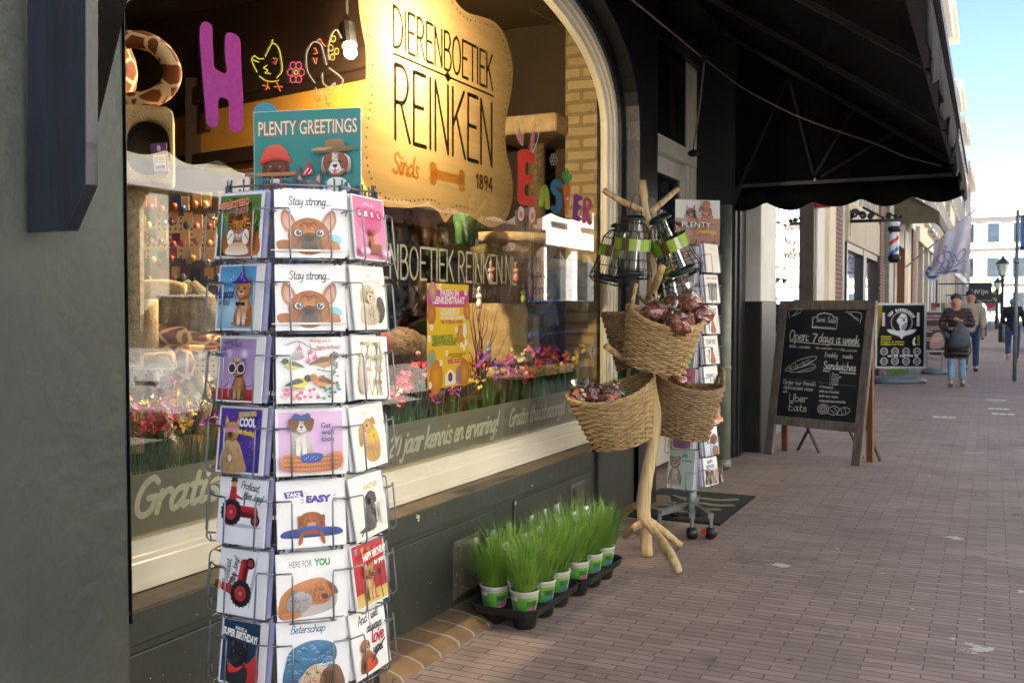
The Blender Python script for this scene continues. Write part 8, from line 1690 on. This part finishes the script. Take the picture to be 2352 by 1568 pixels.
def a_barber(A, w, h):
 A.B([(0, h*.45), (w*.06, h*.65), (w*.1, h*.99), (w*.02, h*.99), (0, h*.8)], '#5a4a14', '#a88c20')
 cx, cy = w*.52, h*.72
 for i, c in enumerate('DEP BARBERSHOP'):
  an = R(150-120*i/13); 
  if c != ' ': A.T(c, cx+math.cos(an)*w*.27-.015, cy+math.sin(an)*w*.24, .05, '#e8e8e8', rot=math.degrees(an)-90, bold=.05, fit=.034)
 for i in range(26): an = R(-50+280*i/25); A.E(cx+math.cos(an)*w*.225, cy+math.sin(an)*w*.22, .016, .008, '#d8d8d8', rot=math.degrees(an)+40, n=7)
 A.B([(cx-.05, cy+.1), (cx+.0, cy+.16), (cx+.08, cy+.13), (cx+.1, cy+.06), (cx+.09, cy-.06), (cx+.05, cy-.14), (cx-.02, cy-.14), (cx-.05, cy-.04), (cx-.09, cy+.03)], '#e0e0e0'); A.B([(cx-.0, cy-.05), (cx+.08, cy-.05), (cx+.06, cy-.13), (cx-.0, cy-.13)], '#9a9a9a'); A.E(cx+.04, cy+.04, .025, .02, '#181818'); A.B([(cx+.04, cy-.02), (cx+.09, cy-.01), (cx+.08, cy-.04)], '#181818'); A.S([(cx-.04, cy+.1), (cx+.02, cy+.07), (cx+.1, cy+.1)], .012, '#2a2a2a')
 A.B([(cx-.26, cy-.13), (cx-.1, cy-.15), (cx, cy-.26), (cx+.1, cy-.15), (cx+.26, cy-.13), (cx+.2, cy-.2), (cx+.05, cy-.25), (cx, cy-.3), (cx-.05, cy-.25), (cx-.2, cy-.2)], '#e4e4e4'); A.B([(cx-.1, cy-.16), (cx+.1, cy-.16), (cx, cy-.26)], '#e4e4e4')
 for x in (.13, .87):
  A.R(w*x-.025, h*.66, w*x+.025, h*.84, '#e0e0e0'); A.E(w*x, h*.86, .025, .025, '#c8c8c8')
  for k in range(5): A.Pg([(w*x-.025, h*(.67+.034*k)), (w*x+.025, h*(.69+.034*k)), (w*x+.025, h*(.70+.034*k)), (w*x-.025, h*(.68+.034*k))], ['#b02030', '#2a4a9a'][k % 2])
 for i, t in enumerate(('Knippen', 'Scheren', 'Knippen en scheren', 'Kinderen t/m 9 jaar')): A.T(t, w*.08, h*(.475-.042*i), .034, '#d8d03a', fit=w*(.22 if i < 2 else .5), bold=.03); A.T(str(15+i*3), w*.86, h*(.475-.042*i), .034, '#d8d03a', bold=.03)
 A.B([(w*.77, h*.35), (w*.76, h*.42), (w*.8, h*.48), (w*.82, h*.46), (w*.8, h*.4), (w*.83, h*.35)], '#e8e8e8')
 for r_ in (.245, .085):
  for k in range(4): x = w*(.15+.235*k); A.E(x, h*r_, .07, .07, '#c8c8c8'); A.E(x, h*r_, .06, .06, '#6a7078', col2='#8a9098'); A.E(x, h*r_-.005, .03, .038, '#b08468'); A.B([(x-.034, h*r_+.01), (x, h*r_+.045), (x+.034, h*r_+.01), (x, h*r_+.02)], '#2a2220'); A.B([(x-.025, h*r_-.02), (x, h*r_-.05), (x+.025, h*r_-.02)], '#4a3a30')
 A.T('tel: 06 168 404 46', w*.22, h*.155, .048, '#e8e8e8', fit=w*.66, bold=.03)
dB = (onZ(2085, 880)-CAM).dot(FW)
flatsign('barber_sign', 'black barber advertising board in a silver frame on a grey base', 'sign board', (2019, 698.8), (2137, 700.4), (2131, 850), dB, pm('silver frame', '#b0b8bc', '#a2aaae', 8, .35, metal=.3), pm('poster black', '#101112', None, 3, .4), a_barber)
def a_third(A, w, h):
 A.R(0, 0, w, h, '#4a3a38', '#6a504c'); A.B([(w*.3, h*.05), (w*.4, h*.4), (w*.8, h*.45), (w*.95, h*.1)], '#a88a80', '#c8a898')
 for i, (t, f, y) in enumerate((('AL UW SCHOENREPARATIES', .7, .88), ('sleutels en meer', .6, .8), ('Uw reparatie is', .7, .6), ('vandaag of morgen', .8, .54), ('klaar', .3, .48), ('leder en onderhoud', .7, .3), ('gratis advies', .6, .24))): A.T(t, w*.1, h*y, .04, '#d8d0cc', fit=w*f, bold=.02)
d3 = dB*1.14
flatsign('shoe_repair_sign', 'reddish brown text board partly hidden behind the barber board and the woman', 'sign board', (2128, 716), (2186, 717), (2186, 812), d3, pm('silver frame', '#b0b8bc'), pm('sign brown', '#4a3a38', None, 3, .4), a_third)
tg = MB(); q = random.Random(3)
for i in range(160): p = onZ(2062+q.gauss(0, 12), 858+q.gauss(0, 3)); d = q.uniform(-.05, .05); tg.quad((p.x, p.y, 0), (p.x+.01, p.y, 0), (p.x+.01+d, p.y, q.uniform(.05, .14)), (p.x+d, p.y, .05))
o = tg.obj('kerb_weeds', grass_m); o['kind'] = 'stuff'
# ------------------------------------------------------------------ people
skin_m = pm('skin', '#c8977c', '#ba866c', 9, .55); hairb_m = pm('dark hair', '#2a1f1a', '#3a2b22', 20, .5, stretch=(3, 3, .6)); eyew = pm('eye dark', '#1c1614', None, 3, .3); lip_m = pm('lips', '#9a5a50', None, 3, .5)
def skin(name, verts, edges, mat, parent, sub=2, M=None, root=0):
 """verts: (x, y, z, radius[, radius2])"""
 me = bpy.data.meshes.new(name); me.from_pydata([(M @ Vector(v[:3])) if M else Vector(v[:3]) for v in verts], edges, []); ob = bpy.data.objects.new(name, me); COL.objects.link(ob)
 md = ob.modifiers.new('skin', 'SKIN'); md.use_smooth_shade = True
 for i, v in enumerate(verts): sv_ = me.skin_vertices[0].data[i]; sv_.radius = (v[3], v[4] if len(v) > 4 else v[3]); sv_.use_root = (i == root)
 s2 = ob.modifiers.new('sub', 'SUBSURF'); s2.levels = s2.render_levels = sub
 me.materials.append(mat); ob.parent = parent
 return ob
def person(lab, pos, yaw, J, cloth, hair, H=1.65, face=True, group=None, hood=None):
 """J: joint positions in metres for a body facing -y with feet at z = 0; cloth: jacket, trousers, shoes materials"""
 t = thing('person', lab, 'person', (0, 0, 0), group)
 j = dict(pel=(0, 0, .88), wai=(0, 0, 1.02), che=(0, 0, 1.22), nec=(0, 0, 1.40), hea=(0, -.01, 1.49), top=(0, 0, 1.58), shl=(-.17, 0, 1.33), shr=(.17, 0, 1.33), ell=(-.22, .02, 1.06), elr=(.22, .02, 1.06), hal=(-.23, -.06, .82), har=(.23, -.06, .82), hil=(-.09, 0, .84), hir=(.09, 0, .84), knl=(-.1, -.02, .46), knr=(.1, -.02, .46), anl=(-.1, .02, .09), anr=(.1, .02, .09), tol=(-.11, -.13, .035), tor=(.11, -.13, .035)); hem = J.pop('hem', .12); j.update(J)
 k = H/1.65; V = {a: Vector(b)*k for a, b in j.items()}
 order = ['pel', 'wai', 'che', 'nec', 'hea', 'top', 'shl', 'ell', 'hal', 'shr', 'elr', 'har', 'hil', 'knl', 'anl', 'tol', 'hir', 'knr', 'anr', 'tor']; rad = dict(pel=.13, wai=.115, che=.13, nec=.052, hea=.092, top=.075, shl=.06, shr=.06, ell=.042, elr=.042, hal=.024, har=.024, hil=.085, hir=.085, knl=.055, knr=.055, anl=.038, anr=.038, tol=.032, tor=.032)
 vs = [(*V[a], rad[a]*k) for a in order]; ix = {a: i for i, a in enumerate(order)}; ed = [(ix[a], ix[b]) for a, b in (('pel', 'wai'), ('wai', 'che'), ('che', 'nec'), ('nec', 'hea'), ('hea', 'top'), ('che', 'shl'), ('shl', 'ell'), ('ell', 'hal'), ('che', 'shr'), ('shr', 'elr'), ('elr', 'har'), ('pel', 'hil'), ('hil', 'knl'), ('knl', 'anl'), ('anl', 'tol'), ('pel', 'hir'), ('hir', 'knr'), ('knr', 'anr'), ('anr', 'tor'))]
 for s_, e_, h_ in (('l', 'ell', 'hal'), ('r', 'elr', 'har')):
  d = (V[h_]-V[e_]).normalized(); sd = d.cross(Vector((0, -1, 0))); sd = sd.normalized() if sd.length > .1 else Vector((1, 0, 0)); pm_ = V[h_]+d*.05*k; vs.append((*pm_, .026*k, .016*k)); ip = len(vs)-1; ed.append((ix[h_], ip))
  for f in range(4): b = pm_+d*.03*k+sd*(f-1.5)*.017*k; ln = (.055, .065, .06, .045)[f]*k; c = b+d*ln*.55+Vector((0, -.012, 0)); e2 = b+d*ln+Vector((0, -.03, 0))*k; vs += [(*b, .0085*k), (*c, .008*k), (*e2, .007*k)]; n = len(vs); ed += [(ip, n-3), (n-3, n-2), (n-2, n-1)]
  b = V[h_]+d*.02*k-sd*.03*k; e2 = b+d*.045*k-sd*.012*k; vs += [(*b, .01*k), (*e2, .008*k)]; n = len(vs); ed += [(ix[h_], n-2), (n-2, n-1)]
 skin('body', vs, ed, skin_m, t)
 jm, tm, sm_ = cloth; g = 1.22
 cl = ['che', 'wai', 'pel', 'shl', 'ell', 'hal', 'shr', 'elr', 'har']; R2_ = dict(che=.165, wai=.155, pel=.165, shl=.09, shr=.09, ell=.07, elr=.07, hal=.05, har=.05)
 def sh(h_, e_): return V[h_].lerp(V[e_], .12)
 pv_ = [(*(V[a] if a not in ('hal', 'har') else sh(a, 'ell' if a == 'hal' else 'elr')), R2_[a]*k) for a in cl]+[(V['nec'].x, V['nec'].y, V['nec'].z-.03*k, .085*k), (V['pel'].x, V['pel'].y, V['pel'].z-hem*k, .18*k)]
 skin('jacket', pv_, [(0, 1), (1, 2), (0, 3), (3, 4), (4, 5), (0, 6), (6, 7), (7, 8), (0, 9), (2, 10)], jm, t)
 if hem > .2: m = MB(); m.smooth = True; m.lathe([(.13*k, V['wai'].z+.08*k), (.185*k, V['pel'].z), (.205*k, V['pel'].z-hem*.5*k), (.20*k, V['pel'].z-hem*k), (.16*k, V['pel'].z-hem*k+.02)], (V['pel'].x, V['pel'].y, 0), 18, sy=.78); o_ = m.obj('coat_skirt', jm, t); o_.location = (0, 0, 0)
 tv = [(*V['pel'], .14*k), (*V['hil'], .095*k), (*V['knl'], .07*k), (*(V['anl']+Vector((0, 0, .0))), .062*k), (*V['hir'], .095*k), (*V['knr'], .07*k), (*(V['anr']+Vector((0, 0, .0))), .062*k)]
 skin('trousers', tv, [(0, 1), (1, 2), (2, 3), (0, 4), (4, 5), (5, 6)], tm, t)
 for a, b in (('anl', 'tol'), ('anr', 'tor')):
  hl = V[a]+(V[a]-V[b])*.25; hl.z = V[b].z+.01 if V[a].z < .15 else hl.z-.04; skin('shoe', [(*hl, .042*k, .05*k), (*((hl+V[b])/2), .045*k, .045*k), (*(V[b]+Vector((0, -.02, 0))), .042*k, .03*k)], [(0, 1), (1, 2)], sm_, t)
 hc = (V['hea']+V['top'])/2
 m = MB(); m.smooth = True
 fw_ = Vector((0, -1, 0))
 m.ball(hc+(Vector((0, .03, .02)) if hood else Vector((0, .045, .05)))*k, (.094*k, .085*k, .08*k), 16, 12, .05, 6)
 hh = m.obj('hair' if not hood else 'hood', hair if not hood else hood, t); hh.location = (0, 0, 0)
 if face:
  for s_ in (-1, 1):
   m = MB(); m.smooth = True; m.ball(V['hea']+Vector((s_*.033, -.088, .035))*k, (.012*k, .008*k, .007*k), 8, 6); e_ = m.obj('eye', eyew, t); e_.location = (0, 0, 0)
   m = MB(); m.smooth = True; m.ball(V['hea']+Vector((s_*.092, 0, .01))*k, (.012*k, .02*k, .03*k), 8, 6); e_ = m.obj('ear', skin_m, t); e_.location = (0, 0, 0)
  m = MB(); m.smooth = True; m.ball(V['hea']+Vector((0, -.096, .0))*k, (.014*k, .02*k, .024*k), 8, 6); e_ = m.obj('nose', skin_m, t); e_.location = (0, 0, 0)
  m = MB(); m.smooth = True; m.ball(V['hea']+Vector((0, -.086, -.042))*k, (.024*k, .01*k, .008*k), 8, 6); e_ = m.obj('mouth', lip_m, t); e_.location = (0, 0, 0)
 t.location = pos; t.rotation_euler = (0, 0, yaw); return t
def puffer(name, c1, c2):
 m = pm(name, c1, c2, 9, .55); nt = m.node_tree; b_ = nt.nodes['Principled BSDF']; tc = nt.nodes.new('ShaderNodeTexCoord'); wv = nt.nodes.new('ShaderNodeTexWave'); wv.bands_direction = 'Z'; wv.inputs['Scale'].default_value = 4.2; wv.inputs['Distortion'].default_value = 1.2; bp = nt.nodes.new('ShaderNodeBump'); bp.inputs['Strength'].default_value = .9; bp.inputs['Distance'].default_value = .03
 nt.links.new(tc.outputs['Object'], wv.inputs['Vector']); nt.links.new(wv.outputs[0], bp.inputs['Height']); nt.links.new(bp.outputs[0], b_.inputs['Normal']); return m
jean_m = pm('pale jeans', '#8fb2c8', '#7a9cb4', 14, .8, bump=.2); jean2_m = pm('blue jeans', '#3a5478', '#2c4262', 14, .8); shoe_m = pm('maroon shoes', '#5a2c3a', '#7a6a70', 20, .6); shoed_m = pm('dark shoes', '#1c1c1e', None, 5, .6)
W0 = onZ(2196, 887); FACE = math.atan2(CAM.x-W0.x, -(CAM.y-W0.y))
person('woman in a brown puffer coat and pale jeans holding a grey bag before her', W0, FACE*.6, dict(hea=(-.02, -.035, 1.47), top=(-.02, .01, 1.57), nec=(0, -.0, 1.38), shl=(-.18, 0, 1.31), shr=(.18, 0, 1.31), ell=(-.25, -.03, 1.03), hal=(-.09, -.22, 1.02), elr=(.25, -.02, 1.07), har=(.05, -.24, 1.17), anl=(-.085, -.05, .09), knl=(-.08, -.07, .46), tol=(-.09, -.2, .035), anr=(.1, .05, .10), knr=(.09, -.03, .47), tor=(.11, -.1, .035), hem=.38), (puffer('brown puffer', '#4a3b34', '#3c302a'), jean_m, shoe_m), hairb_m, 1.62)
Wm = Matrix.Translation(W0) @ Matrix.Rotation(FACE*.6, 4, 'Z'); bagm = pm('grey bag cloth', '#4c565e', '#3e474e', 10, .7, bump=.5)
bg_ = thing('shoulder_bag', 'grey cloth bag hanging in front of the woman in brown', 'bag', W0)
m = MB(); m.smooth = True; m.lathe([(0, .66), (.14, .67), (.185, .74), (.165, .88), (.10, 1.02), (.05, 1.1), (0, 1.12)], n=18, mat=Wm @ Matrix.Translation((.05, -.26, 0)), sx=1, sy=.5); m.obj('sack', bagm, bg_)
m = MB(); m.smooth = True; m.tube([Wm @ Vector(p) for p in ((0, -.27, 1.08), (.03, -.27, 1.2), (.09, -.26, 1.08))], .009, 6); m.tube([Wm @ Vector(p) for p in ((-.1, -.27, .72), (-.17, -.2, .65), (-.14, -.2, .52))], .011, 6); m.tube([Wm @ Vector(p) for p in ((.2, -.25, .75), (.23, -.2, .66), (.2, -.2, .56))], .011, 6); m.obj('strap', bagm, bg_)
q = onZ(2222, 866); q = atd(2228, 866, 21.5); q.z = 0
person('man in a beige jacket walking close behind the woman', q, .05, dict(knl=(-.1, -.1, .46), anl=(-.1, -.12, .1), tol=(-.1, -.27, .05), har=(.22, -.12, .85), hea=(-.02, -.02, 1.49)), (pm('beige jacket', '#b8ad98', '#a89d88', 8, .7), jean2_m, shoed_m), hairb_m, 1.74)
q = onZ(2325, 834)
person('person with pale blue hood and dark padded jacket walking away at right', q, math.pi+.0, dict(hea=(0, -.07, 1.46), top=(0, -.05, 1.55), nec=(0, -.04, 1.38), che=(0, -.02, 1.22), ell=(-.26, .05, 1.06), elr=(.24, .02, 1.05), har=(.16, -.15, .98), hal=(-.27, -.03, .85), knr=(.1, .02, .46), anr=(.1, .28, .22), tor=(.1, .33, .08), anl=(-.08, -.02, .09), tol=(-.08, -.16, .035)), (puffer('navy puffer', '#20242c', '#181c24'), jean2_m, shoed_m), hairb_m, 1.66, face=False, hood=pm('blue hood', '#5a9ac0', '#4a88b0', 8, .7))
q = atd(2250, 752, 44); q.z = 0
person('distant person in dark coat standing by the parked bicycles', q, .4, dict(), (pm('dark coat', '#33383a', '#2a2e30', 8, .7), jean2_m, shoed_m), pm('grey hair', '#6a6460', None, 8, .6), 1.68, face=True)
q = atd(2238, 745, 52); q.z = 0
person('small distant person in a grey jacket behind the standing one', q, -.3, dict(knl=(-.1, -.1, .46), anl=(-.1, -.1, .1), tol=(-.1, -.25, .05)), (pm('grey jacket', '#5a5e62', None, 8, .7), shoed_m, shoed_m), hairb_m, 1.7)
# postcard stand and shop goods outside the far shop
for px, py, d, c, lb in ((2172, 706, 27, '#8a8c5a', 'wire stand of colourful goods outside the shop behind the woman'),):
 q = atd(px*P2, 790, d); q.z = 0; t = thing('goods_stand', lb, 'display stand', q); m = MB(); m.box(q.x-.3, q.x+.3, q.y-.15, q.y+.15, .1, 1.0); m.obj('crate', brown_m, t); qq = random.Random(5)
 for r_ in range(4):
  for k in range(5): m = MB(); x = q.x-.28+.125*k; z = 1.02+.12*r_; m.box(x, x+.1, q.y-.1+.05*r_, q.y-.08+.05*r_, z, z+.13); m.obj('goods_packet', pm('packet '+str((r_*5+k) % 7), ['#c8c8c0', '#b03038', '#3a4a6a', '#8a9a40', '#d8d0b0', '#70808a', '#c07a40'][(r_*5+k) % 7], None, 4, .5), t)
for n_ in ('poster', 'poster black', 'blackboard', 'sign brown', 'black canvas'): MATS[n_].node_tree.nodes['Principled BSDF'].inputs['Specular IOR Level'].default_value = .12
